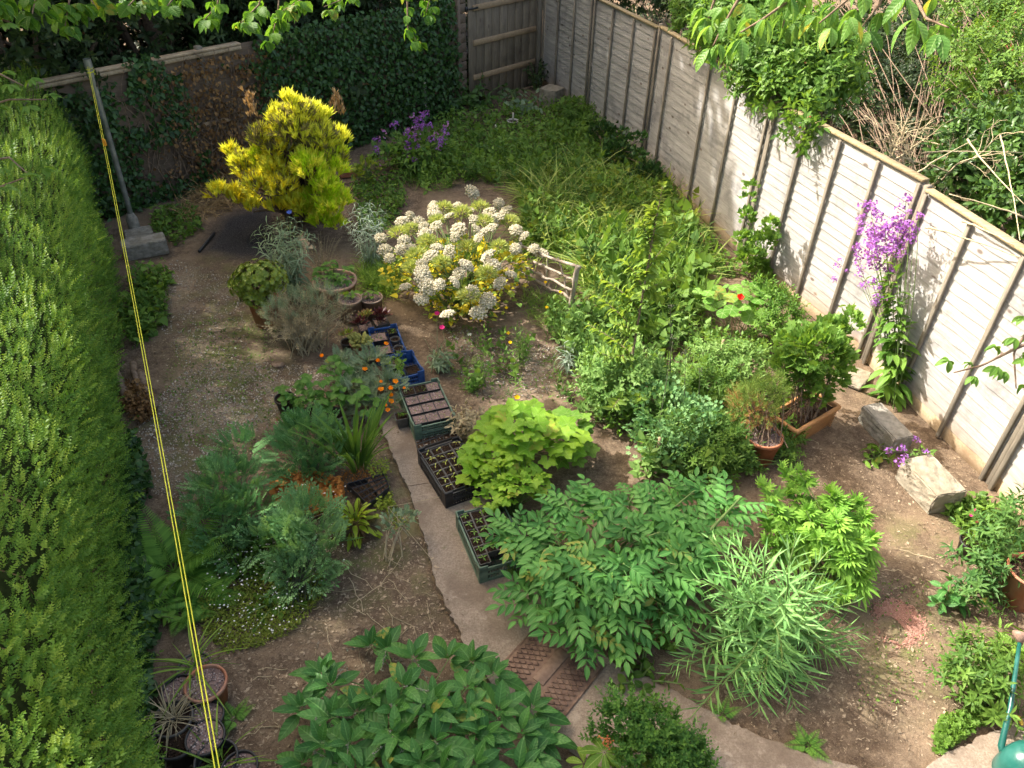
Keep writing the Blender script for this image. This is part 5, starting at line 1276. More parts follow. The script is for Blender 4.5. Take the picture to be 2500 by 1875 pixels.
# ------------------------------------------------------------------ pinnate leaves (tree peony like)
def pinnate(npair, lf, L=1.0, l0=.34, l1=.22, ang=.85, start=.22, bend=.25, stemr=.010, droop=.12):
    ts = []
    for i in range(npair):
        v = start + (1 - start) * i / npair; s = l0 + (l1 - l0) * v * v
        for sg in (-1, 1):
            d = np.array([[sg * math.sin(ang), math.cos(ang), -droop]]); ts.append(inst(lf, [[0, v * L, -bend * v * v]], frames(d, np.array([[0, .1, 1.0]])), [s * rng.uniform(.9, 1.1)], [rng.random()]))
    ts.append(inst(lf, [[0, L * .93, -bend * .86]], frames(np.array([[0, 1.0, -2 * bend * .6]]), np.array([[0, .4, 1.0]])), [l1 * 1.25], [rng.random()]))
    ts.append(tube([(0, y, -bend * y * y) for y in np.linspace(0, L, 5)], np.linspace(stemr, stemr * .4, 5), 3, False)); ts[-1].A[:, 0] = 0
    return join(ts)
PN = leaf(5, .42, .2, .3, .42)
pin = [pinnate(4, PN, bend=b, l0=.40, l1=.30) for b in (.08, .18, .3)]
mb = at(1285, 1260); ml_ = P('pinnate_foliage_plant', 'big mound of blue-green leaves divided into pointed leaflets', 'leafy plant', mb)
Oc, Yc, Zc, Lc, Sm = [], [], [], [], []
heads = [(1330, 1120, .66), (1250, 1115, .62), (1425, 1150, .64), (1400, 1105, .62), (1300, 1230, .74), (1170, 1175, .55), (1460, 1220, .6), (1220, 1080, .62), (1120, 1140, .5), (1180, 1215, .5), (1300, 1085, .6), (1370, 1070, .6), (1280, 1170, .72), (1370, 1160, .65), (1440, 1080, .55), (1500, 1060, .6), (1560, 1080, .55), (1240, 1290, .55), (1330, 1290, .6), (1420, 1230, .6), (1160, 1280, .4),
         (1260, 1350, .42), (1340, 1345, .4), (1430, 1300, .45), (1200, 1160, .62), (1480, 1130, .6), (1500, 1190, .5), (1350, 1220, .75), (1230, 1230, .7)]
for x, y, h in heads:
    c = at(x, y, h * .82); st = arcpts(mb + rng.normal(size=3) * [.08, .08, 0], c, .3, 8); Sm.append(st); m = 8
    d, th = radial(m, .0, .95); away = nrm((c - mb) * [1, 1, 0] + 1e-6)
    for i in range(m):
        dd = nrm(d[i] + away * .45 + np.array([0, 0, .05])); Oc.append(c - np.array([0, 0, .03 * i])); Yc.append(dd); Zc.append(nrm(UPV + rng.normal(size=3) * .25 - dd * .2)); Lc.append(rng.uniform(.18, .31))
stempart(ml_, Sm, .014, M_gstem)
spread(ml_, 'leaf', [mesh_of(t, 'leaf', F_mel) for t in pin], np.array(Oc), frames(np.array(Yc), np.array(Zc)), Lc)
tk = [at(1440, 1300, .05), at(1480, 1195, .3), at(1530, 1150, .42), at(1600, 1075, .6)]; part(tube(tk, [.022, .018, .015, .008], 8), 'stem', M_gstem, ml_, label='thick pale green stem arching towards the hemp-like plant')
Oe = []; Ye = []
for i in range(12):
    f = i / 12 * 2 + .9; k = min(int(f), 2); Oe.append(tk[k] * (1 - f + k) + tk[k + 1] * (f - k)); Ye.append(nrm(nrm(tk[3] - tk[1]) + np.cross(nrm(tk[3] - tk[1]), UPV) * (1 if i % 2 else -1) * 1.2 + (0, 0, .2)))
spread(ml_, 'leaf', [mesh_of(pin[0], 'leaf', F_mel)], np.array(Oe), frames(np.array(Ye), np.tile(UPV, (12, 1)) + rng.normal(size=(12, 3)) * .2), [rng.uniform(.2, .3) for _ in Oe])

# ------------------------------------------------------------------ spiky narrow-leaved plant
sk = at(1655, 1370); so_ = P('caper_spurge', 'spreading star of narrow grey-green leaves on pale stems', 'leafy plant', sk)
SL = [leaf(3, .092, .3, c, .35) for c in (0, .08)]
tips = [(1440, 1440, .25), (1500, 1250, .5), (1455, 1330, .35), (1530, 1160, .6), (1600, 1180, .7), (1650, 1200, .8), (1720, 1160, .75), (1790, 1190, .6), (1800, 1290, .55), (1850, 1300, .4), (1860, 1370, .3), (1790, 1400, .35), (1760, 1480, .25), (1720, 1530, .12),
        (1640, 1540, .12), (1600, 1510, .2), (1560, 1480, .28), (1620, 1420, .5), (1690, 1430, .5), (1560, 1380, .45), (1520, 1520, .12), (1740, 1350, .6), (1680, 1310, .8), (1610, 1300, .7), (1560, 1290, .6), (1760, 1270, .7), (1650, 1480, .35), (1480, 1400, .3), (1830, 1430, .2), (1700, 1245, .85), (1570, 1220, .6), (1685, 1385, .65)]
tips = tips + [(x + rng.normal() * 22, y + rng.normal() * 22, h * .85) for x, y, h in tips[::2]]
for i, (x, y, h) in enumerate(tips):
    t_ = at(x, y, h); S, O, Yd, Zd, Ls = leafy_stems([sk + rng.normal(size=3) * [.05, .05, 0]], [t_], 22, .15, .085, .3, .25, .2, 0.0, .2, 1.0)
    Ls *= .55 + .9 * np.sin(np.clip(np.linspace(0.1, 1, 22), 0, 1) * PI) ** .6 * .6
    lv = inst(SL[i % 2], O, frames(Yd, Zd), Ls * 1.9, np.full(len(O), .3) + rng.random(len(O)) * .5); st = tube(S[0], np.linspace(.012, .004, 8), 5, False); st.M[:] = 1
    part(join([lv, st]), 'branch', [F_spk, M_gstem], so_)

# ------------------------------------------------------------------ palmate bright plant
def palmate(k=7, wd=.2, spread_=2.2, lf=None, l2=.6):
    ts = []
    for i in range(k):
        a = (i / (k - 1) - .5) * spread_; ts.append((lf or leaf(6, wd, .15, .25, .45, 0, .18)).tf(rot('Z', -a), 1 - (1 - l2) * abs(a) / (spread_ / 2), (0, 0, 0), rng.random()))
    return join(ts)
PL7 = [palmate(7), palmate(5, .24, 1.8)]
hm = at(1790, 1270); ho_ = P('motherwort_plant', 'bright green bush of jagged hand-shaped leaves in stacked tiers', 'leafy plant', hm)
hs = [(1635, 1045, .55), (1722, 1015, .6), (1800, 1070, .6), (1700, 1055, .5), (1740, 1100, .55), (1805, 1120, .6), (1870, 1110, .5), (1855, 1170, .5), (1835, 1200, .45), (1790, 1060, .6), (1660, 1090, .5), (1880, 1160, .45), (1860, 1235, .3), (1825, 1290, .22), (1650, 1175, .3), (1680, 1010, .55), (1760, 1160, .5), (1850, 1080, .5), (1815, 1160, .5), (1700, 1150, .45), (1870, 1240, .3), (1640, 1120, .35)]
Oc, Yc, Zc, Lc, Sm = [], [], [], [], []
for x, y, h in hs:
    c = at(x, y, h); st = arcpts(hm + rng.normal(size=3) * [.12, .12, 0], c, .35, 8); Sm.append(st)
    d, th = radial(17, -.35, 1.2); 
    for i in range(17):
        v = i / 17; p = st[5] * (1 - v) + st[7] * v if v > .3 else st[4] * (1 - v * 3) + st[5] * v * 3
        Oc.append(p + d[i] * .02); Yc.append(d[i]); Zc.append(nrm(UPV * .8 - d[i] * .5 + rng.normal(size=3) * .2)); Lc.append((.175 - .10 * v) * rng.uniform(.85, 1.15))
stempart(ho_, Sm, .008, M_gstem); cluster(ho_, 'foliage', PL7, np.array(Oc), np.array(Yc), np.array(Zc), np.array(Lc), F_hemp)

# ------------------------------------------------------------------ big lime leaves (tellima / geranium)
tb = at(1130, 985); to_ = P('lime_leaved_plant', 'dome of broad lime-green lobed leaves beside the black crate', 'leafy plant', tb)
def lobedleaf(seed):
    r = np.random.default_rng(seed); n = 30; V = [(0, 0, 0)]; A = [(0, 0, .5)]
    for ring, rr in enumerate((.55, 1)):
        for i in range(n):
            th = .22 + (2 * PI - .44) * i / (n - 1); lob_ = .84 + .16 * math.cos(5 * (th - PI)) ; jag = (1 + (.05 if i % 2 else -.05)) if ring else 1
            q = rr * (1 if ring == 0 else lob_ * jag); V.append((math.sin(th) * q, -math.cos(th) * q, .10 * q * q - .16 * q ** 3 + .035 * math.cos(5 * th + 1) * q + r.normal() * .012)); A.append((math.sin(5 * (th - PI) / 2) if ring else math.sin(5 * (th - PI) / 2), q, .5))
    F = []
    for i in range(n - 1): F += [(0, 1 + i, 2 + i), (1 + i, 1 + n + i, 2 + n + i), (1 + i, 2 + n + i, 2 + i)]
    t = T(V, F, A); t.V[:, 1] += .0; return t
LL = [lobedleaf(s) for s in (1, 2, 3)]
lm = [mesh_of(t, 'leaf', F_tel) for t in LL]; lmg = [mesh_of(t, 'leaf', F_telg) for t in LL]
def domeleaves(o, bl, n, s0, s1, meshes, lo=.85, nm='leaf', tiltup=.6, stems=True, base=None, mat=M_gstem, minz=.04):
    Pp, nn = shell(bl, n * 3, lo, -.1); 
    # thin out so that leaves do not pile on one another
    keep = []; 
    for i in range(len(Pp)):
        if Pp[i][2] < minz: continue
        if all(np.linalg.norm(Pp[i] - Pp[j]) > s0 * .85 for j in keep): keep.append(i)
        if len(keep) >= n: break
    Pp, nn = Pp[keep], nn[keep]; m = len(Pp); out = nrm(nn * [1, 1, .15] + rng.normal(size=(m, 3)) * .15); Z = nrm(nn * tiltup + UPV * .8 + rng.normal(size=(m, 3)) * .22)
    spread(o, nm, meshes, Pp, frames(out, Z), rng.uniform(s0, s1, m))
    if stems and base is not None: stemsto(o, base, Pp, .004, mat, 'leaf_stalk', .1, .03, 3)
    return Pp
bl = BL([(1125, 940, .38, 75, .75), (1075, 970, .3, 60, .8), (1190, 960, .33, 60, .75), (1050, 1010, .22, 45, .9)])
domeleaves(to_, bl, 95, .085, .115, lm, base=tb)
bl = BL([(1215, 940, .25, 55, .8), (1230, 980, .2, 45, .8)]); domeleaves(to_, bl, 30, .075, .10, lmg, base=tb)
tb2 = at(1095, 1110); t2 = P('lime_mallow_clump', 'trailing lime-green lobed leaves tumbling over the green crate', 'leafy plant', tb2)
bl = BL([(1080, 1030, .3, 42, .9), (1110, 1060, .28, 45, .9), (1060, 1080, .2, 35, .9), (1150, 1050, .25, 35, .9), (1140, 1010, .3, 30)])
Pp = domeleaves(t2, bl, 150, .032, .055, lm, base=tb2, lo=.7)

# ------------------------------------------------------------------ lacy artemisia clumps
def lacy(n1=5, L=1.0):
    ts = []; sm = leaf(2, .42, .1, .15)
    for i in range(n1):
        v = .2 + .75 * i / n1; s = .42 * (1 - .5 * v)
        for sg in (-1, 1):
            d = nrm(np.array([sg * .8, .6, 0])); o_ = np.array([0, v * L, -.12 * v * v])
            for k, (f, a) in enumerate(((.25, .7), (.25, -.7), (.55, .6), (.55, -.6), (.72, 0.0))):
                dd = rot('Z', -a) @ d; ts.append(inst(sm, [o_ + d * s * f], frames(dd[None], UPV[None]), [s * (.5 if k < 4 else .45)], [rng.random()]))
    ts.append(inst(sm, [[0, L * .88, -.1]], frames(np.array([[0, 1.0, -.15]]), UPV[None]), [.25])); ts.append(tube([(0, 0, 0), (0, L * .95, -.11)], .008, 3, False)); return join(ts)
LC = [lacy(5), lacy(4)]
def artem(label, x, y, bls, n, s0=.10, s1=.17, mat=F_art, base=None, name='artemisia_clump'):
    b = at(x, y); o = P(name, label, 'leafy plant', b); Pp, nn = shell(BL(bls), n, .5); m = len(Pp)
    cluster(o, 'foliage', LC, Pp, nrm(nn * .8 + UPV * .5 + rng.normal(size=(m, 3)) * .3), nrm(UPV + nn * .2 + rng.normal(size=(m, 3)) * .35), rng.uniform(s0, s1, m), mat)
    stemsto(o, b, Pp[rng.integers(0, m, 40)], .006, M_rstem, 'stem', .1, .08); return o
artem('largest lacy grey-green clump beside the fern and yellow line', 490, 1215, [(490, 1060, .25, 62, .7), (475, 1130, .18, 60, .7), (535, 1110, .2, 55, .7), (520, 985, .3, 34), (445, 1090, .16, 34), (500, 1180, .1, 50, .6)], 300, .13, .21)
artem('dark lacy clump beside the upright iris blades', 680, 1040, [(670, 955, .2, 48, .7), (635, 990, .14, 38, .7), (705, 985, .16, 36, .7), (665, 1020, .08, 38, .6)], 180, .14, .22, mat=F_art)
artem('silvery blue-green lobed clump nearest the hosta', 640, 1290, [(665, 1130, .24, 48, .7), (625, 1180, .2, 48, .7), (695, 1185, .18, 42, .7), (575, 1175, .15, 32, .7), (650, 1240, .1, 46, .6)], 250, .14, .22, F_art2)

# ------------------------------------------------------------------ ferns
def frond(n=20, L=1.0, wd=.34, bend=.5):
    ts = []; pn = leaf(3, .135, .12, .2)
    for i in range(n):
        v = .12 + .86 * i / n; s = wd * math.sin(min(1, (v + .12)) * PI * .82) ** .8 * (1 if v < .7 else 1); s = wd * (1 - v) ** .7 * min(1, v * 4 + .2)
        for sg in (-1, 1):
            d = np.array([[sg * .93, .36, -.1]]); ts.append(inst(pn, [[0, v * L, -bend * v * v * .5]], frames(d, np.array([[0, .2, 1.0]])), [s * rng.uniform(.93, 1.07)], [rng.random()]))
    ts.append(tube([(0, y, -bend * y * y * .5) for y in np.linspace(0, L, 6)], np.linspace(.008, .002, 6), 3, False)); return join(ts)
FR = [mesh_of(frond(28, 1, .36, b), 'frond', F_fern) for b in (.3, .7)]
def fern(label, x, y, n, L, el=.7, mesh=FR, z=0.02):
    b = at(x, y, z); o = P('fern', label, 'fern', b); d, th = radial(n, el * .6, el * 1.3); spread(o, 'frond', mesh, np.repeat(b[None], n, 0), frames(d, np.tile(UPV, (n, 1))), rng.uniform(.8, 1.1, n) * L)
fern('large fern with long dark fronds between hedge and artemisia', 375, 1235, 15, .62)
fern('small fern in deep shade beside the leafy tangle', 395, 1330, 6, .28)
fern('yellowish fern fronds spread under the washing line', 440, 1290, 9, .36, .5)
fern('tiny fern growing beside the gravel-filled pot', 505, 1555, 5, .17, .5)
fern('pale young fern on the soil at the far path edge', 1560, 1545, 4, .14, .8)
fern('small bright fern between soil and path at the bottom', 1745, 1610, 7, .16, .5)

# ------------------------------------------------------------------ iris, hosta, rodgersia, nasturtium, strawberries
def blades(o, b, n, h, wd, lean, mesh_mat, rad=.05, name='blade', big=True, bend=.3):
    lf = [leaf(6, wd, .35, bend * k, .3) for k in (.4, 1.0)]; th = rng.random(n) * 2 * PI; r = rng.random(n); d = np.stack([np.cos(th) * lean * r, np.sin(th) * lean * r, np.ones(n)], 1)
    O = np.array(b) + np.stack([np.cos(th) * rad * r, np.sin(th) * rad * r, np.zeros(n)], 1); Z = np.stack([-np.cos(th), -np.sin(th), np.full(n, .2)], 1)
    s = rng.uniform(.6, 1, n) * h
    if big: spread(o, name, [mesh_of(l, name, mesh_mat) for l in lf], O, frames(d, Z), s)
    else: cluster(o, name + 's', lf, O, d, Z, s, mesh_mat)
ib = at(772, 1010); io = P('iris_clump', 'upright fan of sword-shaped green iris blades', 'iris', ib); blades(io, ib, 44, .78, .062, .38, F_iris, .10)
hbb = at(770, 1150); ho2 = P('banded_leaf_plant', 'rosette of yellow-green leaves marked with bronze bands', 'leafy plant', hbb)
HL = [mesh_of(leaf(6, .48, .2, c, .42), 'leaf', F_host) for c in (.3, .6)]
m = 44; d, th = radial(m, .1, 1.3); O = hbb + np.stack([np.cos(th) * .05, np.sin(th) * .05, .04 + .18 * np.arange(m) / m], 1); spread(ho2, 'leaf', HL, O, frames(d, UPV - d * .4), (.18 - .08 * np.arange(m) / m))
rbb = at(1320, 1640, .0); ro = P('rodgersia_plant', 'ribbed yellow-green leaves spread like hands at the bottom edge', 'leafy plant', rbb)
RL = [leaf(7, .42, .18, .3, .6), leaf(7, .38, .18, .5, .6)]; pm = [mesh_of(l, 'leaflet', F_rod) for l in RL]
for (x, y, h, k) in ((1305, 1625, .30, 7), (1365, 1630, .28, 5), (1262, 1650, .22, 6), (1330, 1665, .2, 6), (1410, 1660, .24, 5)):
    c = at(x, y, h); a0 = rng.random() * 6; dd = np.stack([np.cos(a0 + np.arange(k) * 2 * PI / k), np.sin(a0 + np.arange(k) * 2 * PI / k), np.full(k, -.05)], 1)
    spread(ro, 'leaf', pm, np.repeat(c[None], k, 0) + dd * .008, frames(dd, np.tile(UPV, (k, 1)) + rng.normal(size=(k, 3)) * .15), rng.uniform(.11, .15, k)); stemsto(ro, rbb, [c], .005, M_rstem)
fp = at(1310, 1600, .42); stemsto(ro, rbb, [fp], .004, M_rstem); part(inst(rock(0, .2, 2), fp + rng.normal(size=(40, 3)) * .018, frames(rng.normal(size=(40, 3)), rng.normal(size=(40, 3))), rng.uniform(.004, .008, 40)), 'flower_buds', fol('rust_bud', (.45, .16, .06), (.6, .28, .12)), ro, kind='stuff')
nb_ = at(1600, 740); no = P('nasturtium', 'nasturtium with round waxy leaves and one scarlet flower', 'flowering plant', nb_)
NL = [mesh_of(roundleaf(18, 0, 0, -.1, .03), 'leaf', F_nas)]
nl_ = [(775, 790, .8), (838, 800, 1), (900, 800, 1.25), (865, 875, 1.1), (980, 830, 1.1), (1008, 765, 1), (1060, 800, 1), (1055, 890, .95), (985, 905, 1.1), (1130, 760, .9), (1165, 800, 1.1), (1150, 850, 1.1), (1100, 945, 1.4), (1180, 930, .8), (915, 870, .9), (1090, 830, .9), (1200, 820, .8), (840, 850, .8), (950, 760, .5), (1120, 880, .9), (1020, 860, .8), (1185, 770, .8), (930, 930, .9), (1010, 940, .8), (870, 770, .6), (1070, 740, .6)]
O = np.array([at(*crop(12, x, y), .52 + rng.uniform(-.08, .06) - (y - 760) * .0006) for x, y, k in nl_]); spread(no, 'leaf', NL, O, frames(rdir(len(O)) * [1, 1, .1], np.array([[-.25, -.35, 1.0]] * len(O)) + rng.normal(size=(len(O), 3)) * .22), [.074 * k for *_, k in nl_]); stemsto(no, nb_, O, .004, M_gstem, 'leaf_stalk', .1, .1, 3)
def bloom(kind=5, wd=.9, cup=.6, mat=F_yfl, s=.03):
    ts = [leaf(3, wd, .05, -.35, .65).tf(rot('Z', i * 2 * PI / kind) @ rot('X', cup), 1.0) for i in range(kind)]; return join(ts)
BL5 = mesh_of(bloom(5, .9, .45), 'flower', F_red); spread(no, 'flower', [BL5], [at(*crop(12, 1037, 837), .64)], frames(np.array([[1.0, 0, 0]]), np.array([[-.2, -.6, 1]])), [.05])
spread(no, 'bud', [mesh_of(bloom(5, .6, 1.1), 'bud', F_yfl)], [at(*crop(12, 915, 880), .4)], frames(np.array([[1.0, 0, 0]]), np.array([[-.2, -.6, 1]])), [.03])
# strawberries
SB3 = [join([roundleaf(9, 0, 0, .12).tf(rot('Z', a), 1) for a in (0,)])]
def trefoil():
    ts = []; l = leaf(5, .85, .18, .3, .55, 0, .05)
    for a in (0, 1.35, -1.35): ts.append(l.tf(rot('Z', a), 1 if a == 0 else .92))
    return join(ts)
ST = [mesh_of(trefoil(), 'leaf', F_str) for _ in range(2)]
for lb, x, y, bl, n in (('strawberry leaves crowding the grey-brown pot', 700, 890, [(690, 835, .28, 38, .8), (680, 870, .2, 35, .8)], 20), ('strawberry leaves over the black pot nearest gravel', 640, 890, [(640, 870, .22, 32, .8), (625, 850, .2, 20)], 12),
                        ('strawberry leaves behind the other strawberry pots by the poppies', 740, 840, [(720, 805, .25, 30, .8), (760, 850, .25, 35, .8), (785, 880, .2, 25, .8)], 18)):
    b = at(x, y); o = P('strawberry_plant', lb, 'strawberry plant', b, 'strawberry plants in pots by the gravel'); domeleaves(o, BL(bl), n, .075, .10, ST, .7, base=b)
solo(rock(1, .1, 4, (1, 1, 1.2)).tf(None, .018, at(600, 905, .05)), 'strawberry', plain('strawberry_red', (.6, .06, .03), (.7, .2, .1), 60, .4, .5), 'single ripening orange-red strawberry hanging over the pot edge', 'strawberry', origin=at(600, 905, .05))

# ------------------------------------------------------------------ round glossy shrub in its terracotta pot, plants of the middle pots
_, p_, tp = PT['shrub']; o = P('glossy_shrub', 'rounded glossy yellow-green shrub growing in a terracotta pot', 'shrub', tp)
bl = BL([(560, 605, .62, 46, .8), (535, 615, .55, 36, .8), (585, 610, .55, 36, .8), (558, 635, .45, 40, .6)]); Pp, nn = shell(bl, 620, .75); m = len(Pp)
ros = join([leaf(2, .6, .15, .1).tf(rot('Y', 0) @ rot('Z', a) @ rot('X', .5), 1.0, r=rng.random()) for a in np.arange(6) * PI / 3])
cluster(o, 'foliage', [ros], Pp, np.cross(nn, rdir(m)), nn, rng.uniform(.032, .048, m), F_box); stemsto(o, tp, Pp[:60], .008, M_bark, 'branch', .0, .04)
_, p_, tp = PT['big']; o = P('potted_hellebore', 'low leafy plant in the largest pale terracotta pot', 'potted plant', tp); bl = [(tp + (-.08, .02, .07), .15, .7), (tp + (.08, .03, .08), .13, .8)]
domeleaves(o, bl, 42, .06, .09, [mesh_of(palmate(3, .55, 2.0, leaf(4, .55, .15, .3), .9), 'leaf', F_str)], .6, base=tp)
for key, lb in (('b1', 'thin sprig of fig-like leaves in the tall buff pot'), ('b2', 'small leafy sprig in the buff pot above the rosettes')):
    _, p_, tp = PT[key]; fullplant('potted_sprig', lb, 'potted plant', 0, 0, 2, .09, .14, 6, .08, .07, [ivl, leaf(4, .6, .15, .3)], F_telg, M_gstem, big=True, base=tp, sr=.006)
_, p_, tp = PT['cact']; o = P('cactus', 'dense cluster of stubby yellow-green cactus fingers', 'cactus', tp); cm = plain('cactus_skin', (.20, .21, .04), (.32, .31, .09), 120, .7, .3, .8, .004)
fm = mesh_of(tube([(0, 0, 0), (0, .02, 0), (0, .06, 0), (0, .085, 0), (0, .095, 0)], [.012, .018, .019, .014, .004], 9), 'stem', cm)
d = nrm(rng.normal(size=(46, 3)) + [0, 0, .7]); d[:, 2] = np.abs(d[:, 2]); spread(o, 'stem', [fm], tp + d * .06 * [1.2, 1.2, .6], frames(d + rng.normal(size=(46, 3)) * .5, rng.normal(size=(46, 3))), rng.uniform(.75, 1.0, 46))
def rosette(o, c, n, s, mat, nm='leaf', tilt=UPV):
    l = mesh_of(leaf(3, .42, -.1, -.25, .7), nm, mat); k = np.arange(n); th = k * 2.399; e = .15 + 1.2 * (k / n); d = np.stack([np.cos(th) * np.cos(e), np.sin(th) * np.cos(e), np.sin(e)], 1)
    spread(o, nm, [l], c + d * s * .12, frames(d, UPV - d * .3), s * (1 - .55 * k / n))
for lb, q, mt, cs in (('darkest burgundy rosette plant in its square pot', 'a', F_ros, ((0, 0, .10, .10), (.05, .03, .07, .08), (-.05, .02, .08, .08), (0, -.05, .05, .07))), ('rosettes with green centres beside the darker burgundy one', 'b', F_rosg, ((-.02, .04, .12, .08), (.03, .05, .15, .07)))):
    _, c = Q[q]; o = P('succulent', lb, 'succulent', c)
    for x, y, z, s in cs: rosette(o, c + (x, y, z), 22, s, mt)
    stemsto(o, c, [c + (x, y, z) for x, y, z, s in cs], .008, M_bark)
c = at(*c4(1075, 630), .2); o = P('succulent', 'open burgundy rosette with yellow heart below the green one', 'succulent', c); rosette(o, c, 26, .12, F_ros); rosette(o, c + (0, 0, .015), 10, .06, F_rosg); stemsto(o, (c[0], c[1], 0), [c], .012, M_bark)
c = PT['gp'][2]; o = P('succulent', 'pale green rosettes in the small pot left of the cactus'.replace(' left of', ' beside'), 'succulent', c); rosette(o, c + (-.03, 0, .08), 18, .08, F_rosg); rosette(o, c + (.03, .02, .1), 16, .07, F_umb_g)

# ------------------------------------------------------------------ grass and ground weeds
lawn_lit = [(1110, 400), (1200, 370), (1330, 390), (1450, 420), (1505, 520), (1500, 620), (1440, 700), (1320, 700), (1265, 640), (1240, 570), (1130, 540), (1130, 470)]
lawn_sh = [(860, 400), (850, 340), (960, 300), (1100, 285), (1250, 265), (1330, 290), (1420, 400), (1480, 460), (1440, 470), (1300, 420), (1180, 400), (1100, 410), (1000, 400), (930, 420)]
GB = [leaf(4, w_, .3, c, .3) for w_, c in ((.032, .5), (.026, 1.0), (.040, .8))]
def grass(label, poly, n, h0, h1, mat=F_grass, name='grass'):
    q = polysample(poly, n); o = thing(name, label, 'grass', q.mean(0)); c = fnoise(q[:, :2], 3.0, 8); keep = c + rng.normal(size=n) * .3 > -.25; q = q[keep]; c = c[keep]; n = len(q)
    d = nrm(rng.normal(size=(n, 3)) * [.55, .55, 0] + np.stack([.35 * np.sin(q[:, 0] * 3 + q[:, 1]), .35 * np.cos(q[:, 1] * 2.3), np.ones(n)], 1)); side = rng.normal(size=(n, 3)); side[:, 2] = 0
    Z = nrm(-d * [1, 1, 0] + rng.normal(size=(n, 3)) * .25 + [0, 0, .4]); part(join([inst(GB[k], q[k::3], frames(d[k::3], Z[k::3]), rng.uniform(h0, h1, len(q[k::3])) * (1 + .35 * c[k::3])) for k in range(3)]), 'blades', mat, o, kind='stuff'); o['kind'] = 'stuff'; return o
grass('long lush grass in the sunlit middle of the garden', lawn_lit, 15000, .10, .34)
grass('wispy taller grass tufts rising through the sunlit grass', lawn_lit, 1700, .32, .60, fol('straw_green_blade', (.17, .25, .05), (.36, .42, .13), None, .35, .5, .3))
grass('shaded grass and weeds in front of the gate', lawn_sh, 4500, .10, .32)
grass('grass tuft around the foot of the rustic hurdle', [(1120, 620), (1240, 660), (1260, 720), (1140, 700)], 900, .06, .16)
grass('grass strip between umbel bush and clay pots', [(790, 560), (860, 590), (850, 660), (800, 640), (770, 600)], 1500, .1, .26)
def weeds(label, poly, n, tmpls, s0, s1, mat, zmax=.12, name='weeds', par=None):
    q = polysample(poly, n); q[:, 2] += rng.random(n) ** 1.4 * zmax; o = thing(name, label, 'weeds', q.mean(0)); o['kind'] = 'stuff'
    cluster(o, 'leaves', tmpls, q, nrm(rng.normal(size=(n, 3)) + [0, 0, .25]), nrm(UPV + rng.normal(size=(n, 3)) * .4), rng.uniform(s0, s1, n), mat); return o
weeds('dark leafy weeds carpeting the shade by the far fence', [(960, 260), (1250, 230), (1300, 260), (1420, 390), (1460, 470), (1380, 440), (1150, 380), (900, 400), (860, 350)], 9500, [DN, DN2, ivl], .04, .10, F_weed, .26)
weeds('leafy weeds mixed through the sunlit grass', lawn_lit, 5200, [DN, DN2, ivl], .03, .07, F_weed, .26)
SPW = [spike(9, DN, 1, .9, .1, .36, .22, stemr=.012), spike(12, DLN, 1, .8, .1, .45, .3, stemr=.012), spike(7, ivl, 1, .9, .15, .38, .26, stemr=.014)]
def sprigs(label, poly, n, s0, s1, mat, tm=None):
    q = polysample(poly, n); q = q[fnoise(q[:, :2], 2.4, 14) + rng.normal(size=n) * .4 > -.2]; m = len(q); o = thing('tall_weeds', label, 'weeds', q.mean(0)); o['kind'] = 'stuff'
    cluster(o, 'shoots', tm or SPW, q, nrm(rng.normal(size=(m, 3)) * .38 + UPV), rdir(m), rng.uniform(s0, s1, m), mat)
sprigs('upright leafy weeds standing in the sunlit grass', lawn_lit, 620, .18, .42, F_weed)
sprigs('pale upright weeds scattered among the lit grass', lawn_lit, 260, .15, .38, F_weedy)
sprigs('upright weeds and nettles in the shade before the gate', lawn_sh, 620, .15, .38, F_weed)
sprigs('leggy weeds thinly scattered over the sunny bare soil', [(960, 690), (1280, 740), (1290, 880), (1010, 860)], 80, .12, .32, F_weed)
sprigs('leafy weeds filling the bed around the young tree', [(1190, 690), (1330, 690), (1500, 720), (1520, 880), (1300, 900), (1230, 780)], 620, .16, .40, F_mint)
sprigs('tall tangled stems between umbel bush and fence climber', [(1240, 560), (1480, 520), (1530, 640), (1480, 760), (1300, 720)], 420, .28, .6, F_weed)
sprigs('tangled leafy stems around the feathery bush and rue', [(1480, 860), (1600, 860), (1680, 960), (1560, 1040), (1380, 1040), (1400, 900)], 420, .15, .38, F_mint)
sprigs('low leafy shoots under the pinnate plant', [(1100, 1250), (1300, 1400), (1480, 1420), (1480, 1200), (1250, 1150)], 300, .1, .2, F_weed)
sprigs('mixed green shoots in the bed below the nasturtium', [(1480, 690), (1640, 720), (1700, 860), (1600, 920), (1480, 880)], 340, .12, .28, F_weed)
weeds('leafy growth between the sapling and the hurdle', [(1180, 660), (1300, 690), (1330, 760), (1250, 760), (1180, 720)], 1700, [DN, DLN], .04, .09, F_weed, .2)
weeds('yellow-green creeping chickweed dotted with flowers', [(430, 1300), (560, 1250), (700, 1240), (700, 1290), (640, 1360), (560, 1400), (490, 1410), (440, 1370)], 5200, [DN2, DN], .016, .035, F_weedy, .06)
weeds('low green growth around the ferns', [(440, 1180), (600, 1150), (640, 1230), (560, 1260), (450, 1250)], 2600, [DN2, DN], .02, .045, F_weed, .14)
weeds('scattered weeds on the gravelly soil', [(400, 690), (600, 690), (600, 800), (580, 980), (420, 980), (330, 900)], 2400, [DN2, DLN], .015, .04, F_weed, .03)
weeds('small weeds along the shaded soil by the hedge', [(300, 590), (370, 590), (360, 700), (290, 760), (270, 700)], 1300, [DLN, DN, ivl], .04, .12, F_weed, .2)
weeds('weeds behind the clothes-pole block', [(330, 460), (420, 450), (440, 500), (380, 530), (330, 500)], 900, [DN, DLN, ivl], .04, .09, F_weed, .15)
